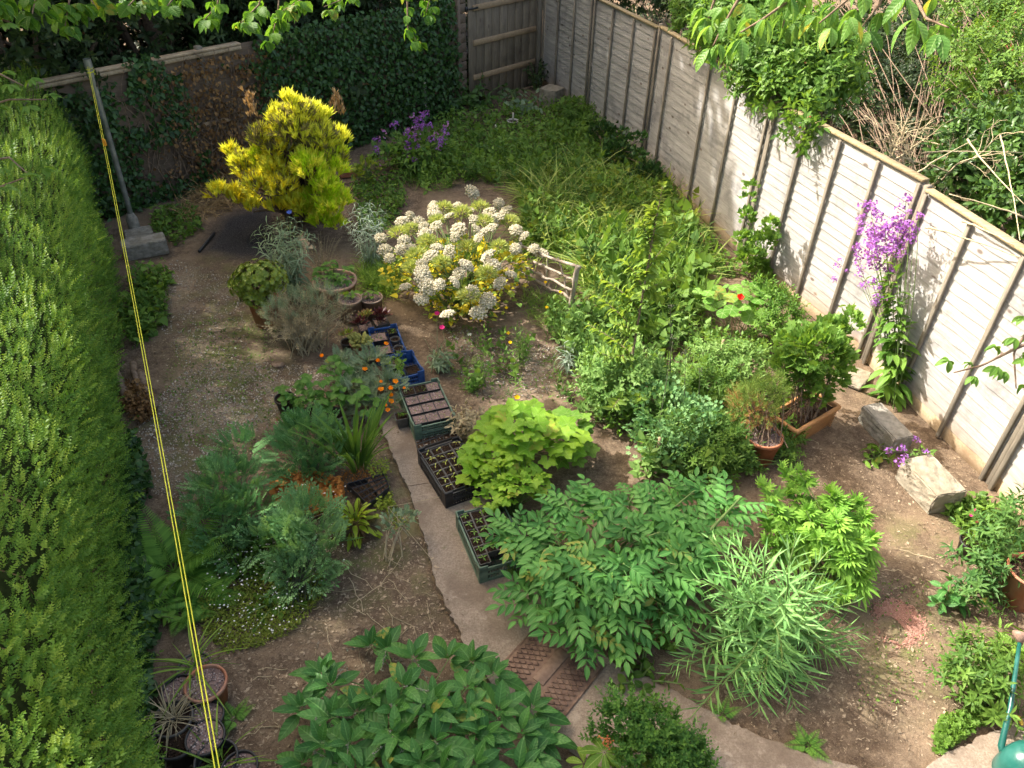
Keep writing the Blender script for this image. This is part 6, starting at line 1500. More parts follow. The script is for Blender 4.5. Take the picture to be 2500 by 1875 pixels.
weeds('leafy weeds between yellow shrub and umbel bush', [(760, 400), (860, 390), (880, 440), (840, 500), (780, 520)], 1700, [DN, ivl, DN2], .03, .08, F_weed, .18)
weeds('green strip of weeds and moss beside the path', [(830, 1010), (850, 1080), (880, 1130), (860, 1150), (830, 1100), (815, 1030)], 700, [DN2], .015, .03, F_weedy, .03)
weeds('small weeds at the foot of the silvery fence', [(1490, 470), (1530, 510), (1600, 600), (1560, 600), (1500, 560), (1460, 500)], 1300, [DN, ivl], .03, .07, F_weed, .14)
weeds('weeds beside the larger rough stone block', [(2030, 1100), (2120, 1080), (2212, 1180), (2160, 1220), (2080, 1150)], 1100, [DN, ivl, DN2], .04, .08, F_weed, .12)
weeds('sparse seedlings on the open soil', [(960, 680), (1280, 760), (1260, 880), (1000, 870)], 700, [DN2, DLN], .02, .06, F_weed, .05)
weeds('sparse weeds on the damp soil by the pink sand', [(1850, 1250), (2050, 1250), (2060, 1500), (1850, 1550)], 500, [DN2], .012, .03, F_weed, .02)
weeds('low pale-green cranesbill along the paving edge', [(2015, 1600), (2030, 1560), (2110, 1530), (2150, 1545), (2080, 1590), (2025, 1630)], 1300, [lob], .03, .05, F_telg, .07)
sand = polysample([(1895, 1310), (1930, 1300), (1985, 1330), (1995, 1370), (1950, 1390), (1915, 1370)], 5200); sand[:, :2] += rng.normal(size=(len(sand), 2)) * .035; sand = sand[fnoise(sand[:, :2], 9, 44) > -.35]; sand[:, 2] += .004
solo(inst(rock(0, .2, 6, (1, 1, .6)), sand, frames(rng.normal(size=(len(sand), 3)), rdir(len(sand), 1)), rng.uniform(.004, .010, len(sand))), 'brick_dust', fol('pink_crumbs', (.27, .14, .105), (.42, .27, .21), None, 0, .9, .2), 'spill of pinkish brick crumbs on the damp soil', 'brick dust', kind='stuff')
# litter: chips of stone, straw and bark lying on the soil
F_chip = fol('litter_chips', (.10, .068, .044), (.38, .30, .205), None, 0, .9, .2); F_peb = fol('pale_gravel', (.28, .24, .19), (.62, .57, .49), None, 0, .85, .25)
chip = [diamond(.14, .02), diamond(.3, .04), diamond(.6, .05)]
def litter(name, label, polys, n, s0, s1, mat, tm):
    q = np.concatenate([polysample(p, max(1, int(n * w_))) for p, w_ in polys]); q[:, 2] += .004; m = len(q); dd_ = pdist(q[:, :2], path_poly); ok = ~(inpoly(q[:, :2], path_poly) & (rng.random(m) > .5 * np.exp(-dd_ / .035) + .012)); q[:, 2] += inpoly(q[:, :2], path_poly) * (.036 - gz(q)); q = q[ok]; m = len(q)
    k = rng.integers(0, len(tm), m); Y = rng.normal(size=(m, 3)) * [1, 1, .08]; Z = UPV + rng.normal(size=(m, 3)) * .2; s = s0 + (s1 - s0) * rng.random(m) ** 2.5
    solo(join([inst(tm[i], q[k == i], frames(Y[k == i], Z[k == i]), s[k == i]) for i in range(len(tm))]), name, mat, label, 'litter', kind='stuff')
allsoil = [([(250, 560), (900, 560), (900, 1000), (250, 1100)], .25), ([(440, 1200), (1000, 1150), (1100, 1659), (350, 1659)], .32), ([(860, 640), (1600, 700), (1700, 1000), (1000, 900)], .18), ([(1600, 950), (2100, 950), (2212, 1659), (1500, 1600)], .25)]
litter('soil_litter', 'bark, straw and leaf crumbs strewn over the bare soil', allsoil, 34000, .008, .042, F_chip, chip)
litter('gravel', 'pale gravel scattered over the old path by the hedge', [([(560, 780), (750, 800), (640, 900), (480, 960), (400, 1080), (300, 1060), (300, 900), (400, 800)], .6), ([(370, 560), (520, 600), (540, 780), (400, 800), (340, 700)], .22), ([(960, 700), (1250, 760), (1260, 860), (1010, 860)], .18)], 6500, .005, .013, F_peb, [rock(0, .3, 5, (1, .8, .5)), rock(0, .3, 9, (.8, 1, .5))])
tw = []
for x, y, n_, L_ in ((820, 1260, 34, .3), (860, 1350, 30, .3), (600, 1420, 22, .2), (800, 1450, 26, .22), (1960, 1230, 16, .3), (1990, 1500, 14, .2), (720, 700, 10, .2), (1180, 800, 12, .2), (560, 1330, 16, .3), (1650, 930, 8, .2), (650, 1550, 20, .2)):
    for _ in range(n_ // 3):
        p = at(x + rng.normal() * 75, y + rng.normal() * 45, .012); a = rng.random() * 6; l = L_ * rng.uniform(.2, 1.2); k = 5; t = np.linspace(-.5, .5, k)
        pts = np.stack([p[0] + np.cos(a) * l * t + rng.normal(size=k) * .008, p[1] + np.sin(a) * l * t + rng.normal(size=k) * .008, .012 + rng.random(k) * .02], 1)
        if inpoly(pts[:, :2], path_poly).any(): continue
        tw.append(tube(pts, rng.uniform(.0015, .0035), 3, False))
solo(join(tw), 'fallen_twigs', M_twig, 'dry twigs and string lying about on the bare soil', 'twigs', kind='stuff')
q = np.concatenate([polysample([(440, 1230), (700, 1130), (760, 1200), (620, 1380), (480, 1400)], 380), polysample([(600, 1080), (780, 1070), (740, 1110), (640, 1140)], 60)]); q[:, 2] += rng.uniform(.03, .2, len(q))
solo(inst(roundleaf(5, 0, 0, .1), q, frames(rng.normal(size=(len(q), 3)) * [1, 1, .1], np.tile(UPV, (len(q), 1))), rng.uniform(.004, .008, len(q))), 'tiny_white_flowers', F_wfl, 'sprinkle of tiny white flowers over the chickweed', 'flowers', kind='stuff')

# ------------------------------------------------------------------ young tree whip
sb = at(1345, 900); sp_o = P('young_tree', 'slender young tree with upright leafy twigs rising from the bed', 'tree', sb)
tp_ = at(1432, 400, 2.15); trk = arcpts(sb, tp_, .1, 12); part(tube(trk, np.linspace(.016, .004, 12), 6), 'trunk', M_bark, sp_o)
Bs, Ts = [], []
for (x, y, h, f) in ((1345, 560, 1.5, 6), (1300, 600, 1.3, 5), (1380, 480, 1.85, 8), (1450, 520, 1.6, 7), (1460, 600, 1.35, 6), (1330, 700, 1.0, 4), (1290, 760, .75, 2), (1410, 700, .95, 4), (1440, 480, 1.8, 8), (1310, 820, .5, 1), (1290, 640, 1.1, 4), (1400, 590, 1.45, 7), (1360, 800, .6, 2), (1350, 640, 1.2, 5), (1325, 880, .5, 1), (1270, 700, .8, 3), (1425, 640, 1.2, 6), (1375, 540, 1.6, 8), (1405, 450, 1.95, 9), (1330, 770, .7, 3), (1385, 860, .5, 1)):
    Bs.append(trk[f]); Ts.append(at(x, y, h))
SPL = [leaf(5, .40, .25, c, .45) for c in (.3, .6)]
S, O, Yd, Zd, Ls = leafy_stems(Bs + [trk[3], trk[6]], Ts + [tp_, tp_], 30, .135, .095, .45, .15, .15, .12, .3, .9); stempart(sp_o, S, .006, M_bark, 'branch')
k = rng.permutation(len(O))[:298]; spread(sp_o, 'leaf', [mesh_of(l, 'leaf', F_sap) for l in SPL], O[k], frames(Yd[k], Zd[k]), Ls[k])
k2 = np.setdiff1d(np.arange(len(O)), k); cluster(sp_o, 'small_leaves', SPL, O[k2], Yd[k2], Zd[k2], Ls[k2] * .8, F_sap)
# mass of leaves at its foot
def bushy(label, name, cat, x, y, bls, n, tm, s0, s1, mat, up=.4, lo=.45, stem=M_gstem, nst=40, base=None, extra=None, jit=.35):
    b = at(x, y) if base is None else np.array(base); o = P(name, label, cat, b); B_ = BL(bls) if len(bls[0]) > 3 else bls; Pp, nn = shell(B_, n, lo); m = len(Pp)
    cluster(o, 'foliage', tm, Pp, nrm(nn * .8 + UPV * up + rng.normal(size=(m, 3)) * jit), nrm(UPV * .8 + nn * .4 + rng.normal(size=(m, 3)) * .35), rng.uniform(s0, s1, m), mat)
    stemsto(o, b, Pp[rng.integers(0, m, nst)], .006, stem, 'stem', .12, .08); return o, Pp
SPR = [spike(9, DN, 1, .9, .1, .42, .3, stemr=.012) for _ in range(2)]; SPRL = [spike(11, leaf(3, .26, .15, .3), 1, .8, .1, .5, .3, stemr=.012) for _ in range(2)]
bushy('dense leafy perennial below the young tree', 'leafy_perennial', 'leafy plant', 1320, 870, [(1310, 820, .3, 55, .8), (1360, 830, .35, 60, .8), (1290, 870, .15, 40), (1400, 850, .3, 45)], 560, SPR, .10, .18, F_mint)
bushy('bright lime low plant at the edge of bare soil', 'lime_groundcover', 'leafy plant', 1290, 890, [(1290, 880, .1, 32, .6), (1330, 900, .1, 40, .6), (1370, 920, .08, 40, .5)], 300, [lob, DN], .04, .08, F_telg)
o, _ = bushy('airy blue-green columbine-leaved plant with dark upright stems', 'meadow_rue', 'leafy plant', 1440, 950, [(1430, 890, .35, 62, .8), (1480, 920, .3, 60, .8), (1420, 950, .2, 60, .7), (1490, 970, .15, 50, .7)], 620, [join([lob.tf(rot('Z', a), .5, (math.sin(-a) * .4, .5 * math.cos(a), 0)) for a in (0, .9, -.9)])],   .07, .12, F_art2)
dk = [];
for x, y, x2, y2, h in ((1440, 900, 1448, 660, 1.25), (1428, 900, 1450, 700, 1.0), (1470, 950, 1480, 760, .9), (1500, 940, 1512, 800, .7), (1410, 1000, 1455, 730, 1.1)):
    dk.append(tube(arcpts(at(x, y), at(x2, y2, h), .02, 6), np.linspace(.006, .0025, 6), 4, False)); c = at(x2, y2, h); dk.append(inst(rock(0, .2, 1), c + rng.normal(size=(9, 3)) * .014, frames(rng.normal(size=(9, 3)), rng.normal(size=(9, 3))), .008))
part(join(dk), 'flower_stem', M_rstem, o)
bushy('leafy green perennial in shade between rue and pinnate plant', 'leafy_perennial', 'leafy plant', 1560, 1010, [(1545, 960, .2, 44, .8), (1570, 985, .12, 36, .8), (1520, 1000, .12, 44, .7)], 330, SPRL, .10, .18, F_weed)
bushy('mint-green leafy clump beneath the nasturtium', 'mint_clump', 'leafy plant', 1570, 850, [(1550, 775, .22, 44, .8), (1600, 795, .2, 46, .8), (1560, 825, .12, 48, .8)], 420, SPR, .09, .16, F_mint)
bushy('green leafy plant in front of the mint clump by the feathery bush', 'leafy_perennial', 'leafy plant', 1530, 880, [(1530, 840, .2, 35, .8), (1545, 870, .1, 30, .7)], 170, SPRL, .10, .17, F_weed)
bushy('small leafy shrub against the fence beside the nasturtium', 'small_shrub', 'shrub', 1690, 740, [(1670, 660, .35, 32, .8), (1690, 690, .3, 35, .8), (1660, 720, .2, 35), (1640, 640, .4, 24)], 380, SPR, .08, .15, F_cur)
bushy('climber with lobed leaves scrambling up the fence batten', 'climber', 'climber', 1625, 590, [(1622, 560, .3, 28, .8), (1648, 525, .6, 24), (1604, 520, .55, 18), (1612, 470, .9, 16), (1617, 430, 1.15, 12), (1622, 405, 1.3, 9), (1640, 590, .1, 28), (1660, 490, .75, 16)], 900, [lob, ivl], .05, .09, F_cur)
# currant in the orange trough
o, _ = bushy('leafy currant bush overflowing the orange ribbed trough', 'currant_bush', 'shrub', 0, 0, [(1760, 760, .85, 56, .9), (1735, 815, .6, 42, .9), (1785, 820, .55, 38, .9), (1800, 720, .9, 26), (1835, 700, 1.0, 20), (1700, 790, .7, 30), (1715, 745, .7, 34), (1745, 850, .4, 34, .7), (1800, 780, .75, 34)], 1900, [lob, lob], .055, .11, F_cur, base=PLc, stem=M_bark)
bushy('small green leaves crowding below the orange trough', 'leafy_perennial', 'leafy plant', 1690, 990, [(1695, 945, .1, 26, .8), (1690, 980, .06, 24, .7), (1600, 1000, .1, 26, .7)], 200, SPR, .07, .13, F_weed)
# feathery conifer-like bush
tp2 = PT['con'][2]; fine = [spike(14, DTH, 1, .6, .05, .4, .25, stemr=.01) for _ in range(2)]
o, _ = bushy('feathery bush turning rusty on one side in terracotta pot', 'feathery_bush', 'shrub', 0, 0, [(1640, 870, .50, 42, .85), (1660, 850, .55, 34), (1610, 880, .42, 30)], 620, fine, .07, .12, F_con, base=tp2, stem=M_bark)
Pp, nn = shell(BL([(1612, 890, .42, 30), (1600, 870, .42, 22), (1640, 905, .38, 26)]), 300, .7); cluster(o, 'rusty_foliage', fine, Pp, nrm(nn + UPV * .4 + rng.normal(size=nn.shape) * .3), nn, rng.uniform(.06, .10, len(Pp)), F_conb)
# cornflowers, silver plants
def strappy(label, name, x, y, nst, sp_, h, mat, nl=20, L0=.14, L1=.08, base=None, lf=None, z=0.0):
    b = at(x, y) if base is None else base; o = P(name, label, 'leafy plant', b); B, Tt = shoots(b, nst, sp_, h, .3); S, O, Yd, Zd, Ls = leafy_stems(B, Tt, nl, L0, L1, .5, .1, .15, .15, .4, .9); stempart(o, S, .004, mat, 'stem', 3)
    cluster(o, 'foliage', lf or [leaf(4, .11, .2, .7), leaf(4, .09, .2, 1.1)], O, Yd, Zd, Ls, mat); return o, S
o, S = strappy('tall grey-green cornflower clump with one blue bloom', 'cornflower', 635, 640, 26, .30, 1.1, F_silg, 24, .18, .10)
bl = at(626, 462, 1.0); spread(o, 'flower', [mesh_of(bloom(9, .35, .5), 'flower', F_blu)], [bl], frames(np.array([[1.0, 0, 0]]), np.array([[0, -.3, 1]])), [.045]); stemsto(o, at(635, 640), [bl], .003, M_gstem)
strappy('silvery white-leaved plant lit up behind the umbel bush', 'silver_plant', 803, 575, 18, .24, .95, F_sil, 24, .13, .07)
strappy('dark wiry lavender between yellow shrub and pots', 'lavender', 700, 600, 24, .28, .62, F_dry, 16, .05, .03, lf=[DTH, DLN])
strappy('silvery seedling stems on the bare soil beneath the umbels', 'silver_plant', 1225, 800, 8, .12, .35, F_sil, 10, .12, .07)
strappy('narrow-leaved green stems standing by the bare soil', 'branching_plant', 1125, 780, 9, .13, .5, F_weed, 14, .11, .06)
strappy('sprawling green stems at the foot of the umbels', 'branching_plant', 1040, 830, 7, .12, .4, F_weed, 12, .10, .06)
strappy('dark-stemmed grey-leaved plant beside the grit-topped crate', 'grey_plant', 1010, 950, 14, .16, .42, F_dry, 16, .10, .06, lf=[leaf(4, .35, .15, .4, .5)])
strappy('green lobelia-like clump beside the dark grey-leaved plant', 'branching_plant', 1020, 845, 9, .10, .22, F_fern, 14, .06, .04)
bushy('sprawling grey-leaved shrub with straw-coloured dead stems', 'curry_plant', 'shrub', 665, 750, [(600, 690, .35, 30), (640, 680, .4, 36), (690, 680, .4, 40), (650, 720, .25, 50, .7), (720, 700, .3, 35), (620, 730, .2, 34), (700, 650, .45, 24)], 420, [spike(14, DLN, 1, .8, .2, .35, .25, stemr=.014)], .09, .17, F_dry, stem=M_twig, nst=120)
Pp, nn = shell(BL([(600, 690, .4, 28), (700, 660, .5, 36), (640, 670, .42, 34)]), 260, .8); o = bpy.data.objects['curry_plant']; cluster(o, 'silver_tips', [spike(12, DLN, 1, .7, .2, .35, .3)], Pp, nrm(nn * .5 + UPV + rng.normal(size=nn.shape) * .2), nn, rng.uniform(.07, .13, len(Pp)), F_silg)
# campion with magenta blooms
o, S = strappy('grey rosette of campion with two magenta flowers on tall stems', 'rose_campion', 955, 800, 10, .12, .26, F_silg, 12, .10, .07, lf=[leaf(3, .3, .15, .3)])
mg = [at(944, 678, .5), at(955, 708, .48)]; spread(o, 'flower', [mesh_of(bloom(5, .95, .15), 'flower', F_cer)], mg, frames(np.array([[1.0, 0, 0]] * 2), np.array([[0, -.4, 1]] * 2)), [.03, .03]); stemsto(o, at(955, 800), mg + [at(930, 720, .4), at(965, 730, .4), at(915, 730, .4)], .0035, F_silg)
# daisies and welsh poppies
for i, (x, y, lb) in enumerate(((1117, 618, 'yellow poppy beside the near post of the hurdle'), (1178, 612, 'yellow poppy against the lowest hurdle rail'), (1210, 633, 'yellow poppy hanging below the right-hand end of hurdle rail'.replace('right-hand', 'far')), (1181, 666, 'yellow poppy in dark grass below the hurdle'), (1094, 667, 'yellow poppy between umbel bush and bare soil'),
                              (1098, 722, 'yellow poppy standing over the bare soil'), (1102, 742, 'yellow poppy just below another over the bare soil'), (1117, 862, 'large yellow poppy above the lime-leaved plant'), (1289, 772, 'yellow poppy among leaves at the young tree foot'), (1306, 780, 'second yellow poppy among leaves at the young tree foot'), (1516, 893, 'yellow poppy in front of the feathery bush'))):
    o = P('yellow_poppy', lb, 'flower', at(x, y + 20)); p = at(x, y, .22); part(mesh_t := bloom(4, 1.0, .55).tf(None, .030 if i != 7 else .04, p), 'flower', F_yfl, o); stemsto(o, at(x, y + 20), [p], .0025, M_gstem)
o = P('daisy', 'single white daisy on the bare soil below umbels', 'flower', at(1014, 728)); part(bloom(11, .3, .1).tf(None, .03, at(1014, 724, .06)), 'flower', F_wfl, o); stemsto(o, at(1014, 728), [at(1014, 724, .06)], .002, M_gstem)
# californian poppies
cb_ = at(800, 850); o = P('orange_poppies', 'orange poppies over a tangle of fine grey-green leaves', 'flowering plant', cb_)
cfl = [(790, 900, 1.1), (1130, 1010, 1), (1235, 940, 1.1), (1300, 800, .9), (1262, 1110, .8), (1375, 1110, 1.1), (1340, 1165, 1.2), (1262, 1175, 1.1), (1345, 1225, 1.2), (1340, 1268, 1), (1300, 1300, .9), (1322, 1338, .9), (1450, 1160, .7)]
pp = [at(*c4(x, y), .30 if y < 1200 else .18) for x, y, k in cfl]; spread(o, 'flower', [mesh_of(bloom(4, 1.1, .95), 'flower', F_pop), mesh_of(bloom(4, 1.1, .5), 'flower', F_pop)], pp, frames(rng.normal(size=(len(pp), 3)) * [1, 1, 0], np.array([[0, -.3, 1]] * len(pp)) + rng.normal(size=(len(pp), 3)) * .3), [.036 * k for *_, k in cfl]); stemsto(o, cb_, pp, .0025, F_silg, 'stem', .1, .1)
Pp, nn = shell(BL([(800, 800, .18, 40, .7), (830, 840, .15, 40, .7), (770, 850, .12, 40, .7), (850, 880, .08, 25, .6), (790, 880, .1, 35, .6), (740, 800, .15, 30)]), 560, .4); cluster(o, 'foliage', LC, Pp, nrm(nn + rng.normal(size=nn.shape) * .5), UPV + rng.normal(size=nn.shape) * .3, rng.uniform(.07, .13, len(Pp)), F_silg)
stemsto(o, cb_, Pp[:60], .0022, F_silg, 'stem', .15, .12)
# young plants in blue crate, rust-coloured stonecrop, small bits
c = b2p[0]; fullplant('young_plant', 'leafy young plant standing in the second blue crate', 'young plant', 0, 0, 4, .13, .16, 7, .08, .06, [DN, leaf(4, .5, .15, .3)], F_telg, M_gstem, base=c, big=True, sr=.004)
c = b2p[1]; fullplant('young_plant', 'feathery light-green sprout in the gritted pot of the blue crate', 'young plant', 0, 0, 5, .12, .10, 8, .05, .04, [lob], F_telg, M_gstem, base=c, big=False, sr=.003)
weeds('rust-orange stonecrop between the lacy clumps', [(585, 1060), (640, 1040), (740, 1050), (745, 1090), (690, 1120), (600, 1110)], 2600, [DN2, roundleaf(5, 0, 0, .1)], .012, .028, F_rust, .14, 'stonecrop')
weeds('reddish stonecrop seedlings by the black cell tray', [(740, 1020), (810, 1010), (800, 1050), (740, 1060)], 500, [DN2], .012, .024, F_rust, .06, 'stonecrop')
weeds('pale green seedlings sprouting from the cell tray', [(790, 1020), (840, 1012), (846, 1040), (805, 1050)], 220, [DN2, lob], .015, .03, F_umb_g, .04, 'seedlings'); 
for q in bpy.data.objects['seedlings'].children: q.location.z += .11
weeds('yellow-leaved corydalis beside the seed tray', [(805, 1085), (845, 1080), (850, 1100), (815, 1110)], 160, [lob], .02, .035, F_umb_g, .1, 'corydalis')
bushy('straggly grey-green seedling bush leaning over the path', 'sage_seedling', 'leafy plant', 862, 1190, [(850, 1130, .22, 22, .7), (880, 1120, .24, 18, .7), (835, 1145, .18, 16), (900, 1122, .24, 10)], 150, [DN, lob], .035, .06, F_silg, stem=M_twig, nst=9)
# oregano
bushy('bushy small-leaved oregano spreading across the concrete', 'oregano_bush', 'herb', 1420, 1640, [(1350, 1560, .32, 36, .9), (1400, 1580, .32, 44, .9), (1450, 1610, .24, 42, .9), (1490, 1640, .12, 34), (1292, 1590, .25, 14, 1.4), (1440, 1660, .18, 50), (1390, 1640, .25, 48), (1330, 1530, .35, 16, 1.4)], 700, [spike(12, DN2, 1, .9, .05, .3, .2, opp=True, stemr=.012)], .08, .16, F_ore, .8)
# lower bed on the right
PR = [spike(11, leaf(4, .26, .15, .35, .4), 1, 1.0, .1, .62, .34, stemr=.012) for _ in range(3)]
bushy('tall willow-leaved perennial beside the cut-off red pot', 'willow_leaved_plant', 'leafy plant', 2130, 1280, [(2130, 1180, .28, 34, .9), (2165, 1150, .3, 34, .9), (2110, 1230, .2, 34, .9), (2150, 1250, .15, 34), (2100, 1290, .1, 26), (2200, 1110, .3, 26)], 95, PR, .14, .20, F_pers)
bushy('darker bushy perennial with drooping narrow leaves by the can spout', 'willow_leaved_plant', 'leafy plant', 2130, 1510, [(2105, 1440, .2, 42, .8), (2150, 1430, .22, 38, .8), (2085, 1490, .12, 34, .8), (2135, 1500, .14, 40, .8)], 110, PR, .13, .19, F_weed)
fullplant('broad_leaved_plant', 'broad-leaved plant next to the pink brick crumbs', 'leafy plant', 2050, 1310, 6, .2, .25, 7, .12, .08, [leaf(5, .5, .15, .3, .5)], F_com, M_gstem)
fullplant('broad_leaved_plant', 'light green rosette on soil in front of the stone blocks', 'leafy plant', 1893, 990, 5, .14, .08, 5, .14, .10, [leaf(5, .42, .15, .35, .55)], F_telg, M_gstem, el=.1)
fullplant('broad_leaved_plant', 'upright pale leaves behind the watering can rose', 'leafy plant', 2195, 1420, 5, .14, .2, 5, .16, .12, [leaf(5, .36, .15, .3, .55)], F_telg, M_gstem)
fullplant('foliage_plant', 'round yellow-green leaves in shade under the pinnate plant', 'leafy plant', 1380, 1470, 9, .28, .14, 7, .085, .06, [leaf(4, .7, .15, .25, .5)], F_weed, M_gstem, big=False)
fullplant('foliage_plant', 'leafy tangle at hedge foot beside the small fern', 'leafy plant', 330, 1340, 9, .25, .28, 8, .09, .06, [leaf(4, .5, .15, .3)], F_telg, M_gstem, big=False)
fullplant('foliage_plant', 'mixed leafy seedlings at the foot of the lobed clump', 'leafy plant', 600, 1300, 8, .25, .12, 6, .09, .06, [lob, leaf(4, .6, .15, .3)], F_telg, M_gstem, big=False)
fullplant('foliage_plant', 'dark hellebore-like leaves beneath the far fence', 'leafy plant', 1240, 270, 12, .35, .55, 8, .20, .14, [palmate(7, .14, 3.2)], F_weed, M_gstem, big=False)
fullplant('foliage_plant', 'broad pale leaves in gloom beside the gate post', 'leafy plant', 1030, 230, 16, .75, .55, 9, .17, .12, [leaf(4, .5, .15, .35)], F_lau, M_gstem, big=False)
fullplant('foliage_plant', 'dull green leaves trailing before the far gate', 'leafy plant', 1120, 240, 12, .55, .4, 8, .16, .12, [leaf(4, .5, .15, .35)], F_silg, M_gstem, big=False)
fullplant('foliage_plant', 'dark bushy leaves in the corner by the gate', 'leafy plant', 1160, 195, 9, .3, .6, 10, .14, .10, [leaf(4, .4, .15, .3)], F_dark, M_gstem, big=False)
bushy('pale yellowish perennial beside the loose mauve flowers', 'leafy_perennial', 'leafy plant', 797, 395, [(795, 370, .2, 24), (785, 385, .12, 20)], 130, [lob, spike(10, DN2, 1, .5, .1, .2, .1)], .05, .12, F_umb_g)
bushy('dark ivy-like growth along the base of the shaded silvery fence', 'ground_ivy', 'ivy', 1310, 340, [(1300, 300, .15, 34), (1330, 340, .2, 34), (1360, 310, .5, 14), (1350, 290, .6, 12), (1380, 340, .5, 14), (1385, 300, .7, 10), (1400, 390, .15, 34)], 1300, [ivl], .05, .09, F_ivy, stem=M_bark)
for x, y, h, n_ in ((1270, 380, .75, 5), (1410, 410, .6, 4), (1000, 340, .5, 5)):
    pass
# tall flowering grasses
o = thing('flowering_grass', 'tall seeding grass stalks rising above the lit grass', 'grass', at(1290, 450)); ts = []
for x, y, x2, y2, h in ((1285, 460, 1262, 345, .95), (1300, 470, 1275, 360, .9), (1180, 480, 1250, 435, .55), (1320, 440, 1340, 400, .7), (1400, 470, 1425, 395, .7), (1220, 440, 1205, 380, .6), (880, 360, 960, 350, .25)):
    p = arcpts(at(x, y), at(x2, y2, h), .15, 8); ts.append(tube(p, .002, 3, False)); k = rng.integers(4, 8, 60); d = nrm(rng.normal(size=(60, 3)) + UPV); ts.append(inst(DLN, p[k] + rng.normal(size=(60, 3)) * .015, frames(d, rdir(60)), rng.uniform(.015, .035, 60)))
part(join(ts), 'stalks', F_weedy, o, kind='stuff')
# potted grasses on the left
for key, lb, n_, L_ in (('l2', 'arching straw-tipped grass in the pot behind terracotta pot', 26, .42), ('l7', 'straggly brown-green grass in the grey pot by the hedge', 60, .26), ('l4', 'short grass wisp in the gravel pot', 7, .16), ('l8', 'long arching blades at the bottom of the yellow line', 30, .42)):
    tp = PT[key][2]; o = P('potted_grass', lb, 'grass', tp); th = rng.random(n_) * 2 * PI; d = np.stack([np.cos(th) * .9, np.sin(th) * .9, rng.uniform(.4, 1.3, n_)], 1)
    cluster(o, 'blades', [leaf(6, .035, .3, .9, .3), leaf(6, .03, .3, .5, .3)], np.repeat(tp[None], n_, 0) + rng.normal(size=(n_, 3)) * [.02, .02, 0], d, UPV - nrm(d) * .2, rng.uniform(.5, 1, n_) * L_, F_grass if key != 'l7' else F_dry)
o = P('cut_stump', 'pale cut stem poking out of the cream pot', 'plant stem', PT['w'][2]); part(tube([PT['w'][2], PT['w'][2] + (0, 0, .16)], .015, 8), 'stem', M_wpl, o)
st_ = at(1000, 175, 0); solo(tube([st_, st_ + (.02, 0, .5), st_ + (0, .02, 1.05)], [.13, .115, .10], 12), 'tree_stump', plain('lichened_bark', (.14, .10, .09), (.33, .26, .24), 22, .9, .2, 1, .02, (.42, .38, .36), 14), 'lichen-spotted cut tree stump standing by the gate', 'tree stump', origin=st_)
o = P('pink_flower', 'small pink flowers in the black pot by the fence', 'flower', PT['n1'][2]); pts_ = [PT['n1'][2] + np.array([rng.normal() * .08, rng.normal() * .08, rng.uniform(.12, .25)]) for _ in range(4)]; spread(o, 'flower', [mesh_of(bloom(5, .8, .4), 'flower', F_cer)], pts_, frames(rdir(4), np.tile(UPV, (4, 1))), [.02] * 4); stemsto(o, PT['n1'][2], pts_, .002, M_gstem)
cluster(o, 'foliage', [leaf(4, .6, .15, .3)], PT['n1'][2] + rng.normal(size=(14, 3)) * .05 + (0, 0, .08), rdir(14), np.tile(UPV, (14, 1)), rng.uniform(.05, .09, 14), F_telg)

# ------------------------------------------------------------------ neighbour's side, beyond the silvery fence
def sh2(label, name, bls, n, tm, s0, s1, mat, base, nst=60, up=.2, stem=M_bark, lo=.5, smt=.009):
    b = np.array(base); o = P(name, label, 'shrub', b); B_ = BL(bls); Pp, nn = shell(B_, n, lo, -.7); m = len(Pp)
    cluster(o, 'foliage', tm, Pp, nrm(nn * .9 + UPV * up + rng.normal(size=(m, 3)) * .35), nrm(UPV * .8 + nn * .4 + rng.normal(size=(m, 3)) * .35), rng.uniform(s0, s1, m), mat)
    stemsto(o, b, Pp[rng.integers(0, m, nst)], smt, stem, 'branch', .1, .25, 5); return o, Pp
WS = [spike(8, DN, 1, 1.0, .15, .5, .38, stemr=.015, opp=True) for _ in range(3)]
wb = at(1790, 300, .0) + np.array([2.0, 3.0, 0]); 
wo_, Pp = sh2('weigela shrub draping green sprays over the fence top', 'weigela_shrub', [(1640, 130, 2.3, 50), (1700, 170, 2.2, 50), (1760, 210, 2.1, 40), (1690, 215, 2.05, 34), (1560, 60, 2.4, 50), (1640, 60, 2.5, 60), (1730, 110, 2.4, 50), (1735, 262, 2.0, 20, 1.4), (1728, 300, 1.75, 13, 1.6), (1800, 150, 2.3, 50), (1500, 20, 2.3, 40), (1620, 190, 2.0, 24)], 1700, WS, .16, .26, F_wei, (3.9, 10.2, 0), 70)
bells = Pp[rng.integers(0, len(Pp), 40)] + (0, 0, .03); n = 40; tb_ = mesh_of(join([lathe([(.12, 0), (.16, .5), (.38, 1)], 6)]), 'flower', F_pnk); spread(wo_, 'flower', [tb_], bells, np.array([rot('X', a) for a in rng.uniform(.3, 1.5, n)]), rng.uniform(.02, .032, n))
w2, Pp = sh2('second weigela bush dotted with pink bells in the neighbouring garden', 'weigela_shrub', [(2080, 150, 1.6, 60), (2150, 120, 1.7, 70), (2190, 190, 1.6, 60), (2100, 60, 1.7, 70), (2210, 60, 1.8, 70), (2060, 200, 1.3, 30), (2150, 200, 1.4, 50)], 1200, WS, .14, .22, F_weed, (7.2, 9.5, 0), 60)
pk_ = np.concatenate([np.array([at(2175, 100, 1.9)]) + rng.normal(size=(16, 3)) * .05, Pp[rng.integers(0, len(Pp), 60)] + (0, 0, .03)]); spread(w2, 'flower', [tb_], pk_, np.array([rot('X', a) for a in rng.uniform(.3, 1.5, len(pk_))]), rng.uniform(.02, .03, len(pk_)))
